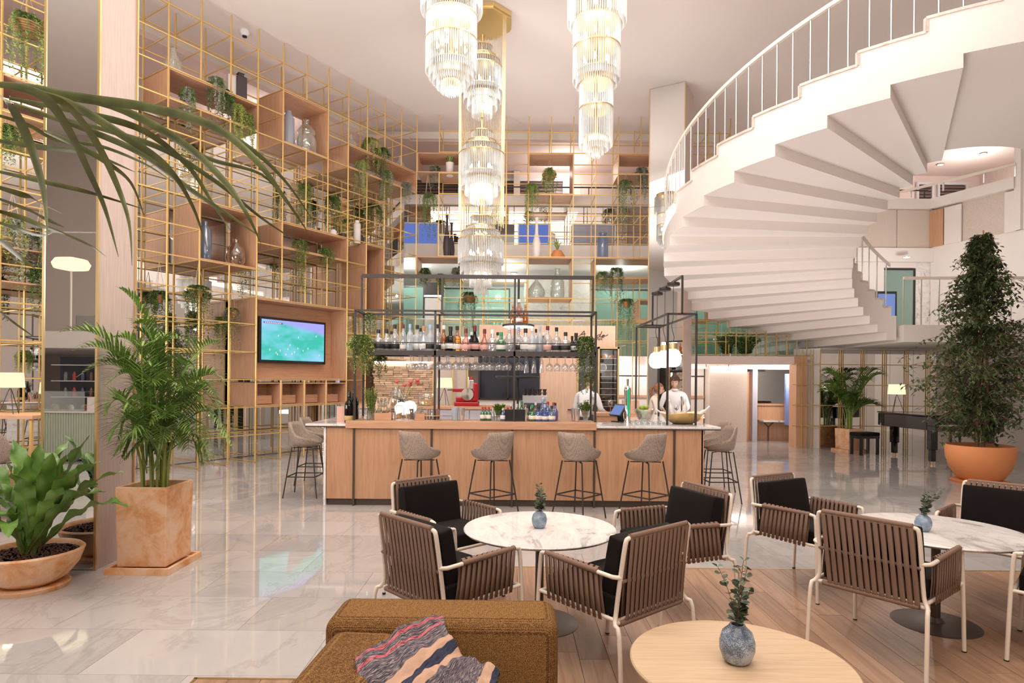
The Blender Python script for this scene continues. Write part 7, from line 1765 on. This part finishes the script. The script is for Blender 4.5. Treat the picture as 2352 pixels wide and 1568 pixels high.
    bmesh.ops.delete(bm, geom=[v for v in bm.verts if (v.co.y > .035 and v.co.z < .055) or v.co.z < (-.075 if v.co.y < .0 else -.01)], context='VERTS')
    me = bpy.data.meshes.new('hair'); bm.to_mesh(me); bm.free(); me.materials.append(hair)
    for p in me.polygons: p.use_smooth = True
    h_ = link('hair', me, ho); so = h_.modifiers.new('s', 'SOLIDIFY'); so.thickness = .014
    if curly:
        q = MB()
        for i in range(120):
            t = rnd.uniform(0, 6.28); ph = rnd.uniform(.1, 1.45); x, y, z = math.cos(t)*math.cos(ph), math.sin(t)*math.cos(ph), math.sin(ph)
            if y > .6 and z < .5: continue
            c_ = Vector((x*.092, y*.112-.01, z*.128+.005)); q.tube([c_+Vector((.012*math.cos(w_), .012*math.sin(w_), .004*w_-.012)) for w_ in range(6)], .006, 5)
        q.build('curls', hair, ho, smooth=60, kind='stuff')
    if ponytail: MB().tube(smoothpath([(0, -.09, .03), (0, -.14, .02), (0, -.17, -.06), (0, -.15, -.16), (0, -.13, -.24)], 4), [.018]+[.03]*6+[.034]*5+[.024]*3+[.01]*2, 10).build('ponytail', hair, ho, smooth=60)
    # collar and buttons
    MB().lathe([(.062, 0), (.070, .035), (.066, .037), (.058, .0)], 16, sc(0, ly(1.47)+.012, 1.455), sx=s, sy=s).build('shirt_collar', top, e, smooth=60)
    return e
person((atx(1342, 11.1, 1.3), 11.1, 0), R(-38), 'bartender in white shirt seen from behind working by the wine cooler', HAIRB, SHIRT, .22, 0, .5, {'l': (.10, .42, 1.06), 'r': (.16, .46, 1.08)}, H=1.78, curly=True)
person((atx(1549, 12.6, 1.3), 12.6, 0), R(165), 'reflection of a curly-haired man in white shirt, built as a figure beside far pillar', HAIRB, SHIRT, .12, 0, .45, {'l': (.12, .36, 1.02), 'r': (.16, .34, 1.02)}, H=1.78, curly=True)  # solid figure in place of a reflection in the pillar mirror
person((atx(1494, 12.3, 1.3), 12.3, 0), R(-100), 'reflection of a woman with auburn ponytail, glasses and cream blouse, built as a figure', HAIRG, BLOUSE, .20, R(-5), .1, {'l': (.14, .40, 1.0), 'r': (.10, .42, 1.0)}, ponytail=True, H=1.62, glasses=True)  # also a mirror reflection built as a solid figure
point('added_service_fill', (2.3, 11.6, 3.2), 30, (1, .93, .88), .06)  # fill added to brighten the staff figures
pc = empty('service_counter', (3.2, 11.75, 0), 0, 'reflected marble topped counter, built before the two staff figures at the far pillar', 'counter')  # stands in for the counter reflected in the pillar mirror
MB().box(-.45, .40, -.2, .2, 0, .98).build('body', OAK_Z, pc); MB().box(-.48, .42, -.22, .22, .98, 1.01).build('top', TABM, pc)
wg2 = empty('wine_glass', (3.15, 11.75, 1.01), 0, 'reflected red wine glass, built on the counter before the curly-haired figure', 'glass')  # solid copy of the glass seen in the mirror reflection
MB().lathe([(0, 0), (.034, 0), (.004, .01), (.004, .09), (.035, .12), (.042, .16), (.034, .21)], 18).build('bowl', GLASSG, wg2, smooth=60); MB().lathe([(0, .1), (.033, .12), (.040, .15), (0, .15)], 16).build('wine', mat('red_wine', (.06, .0, .01), .2), wg2)
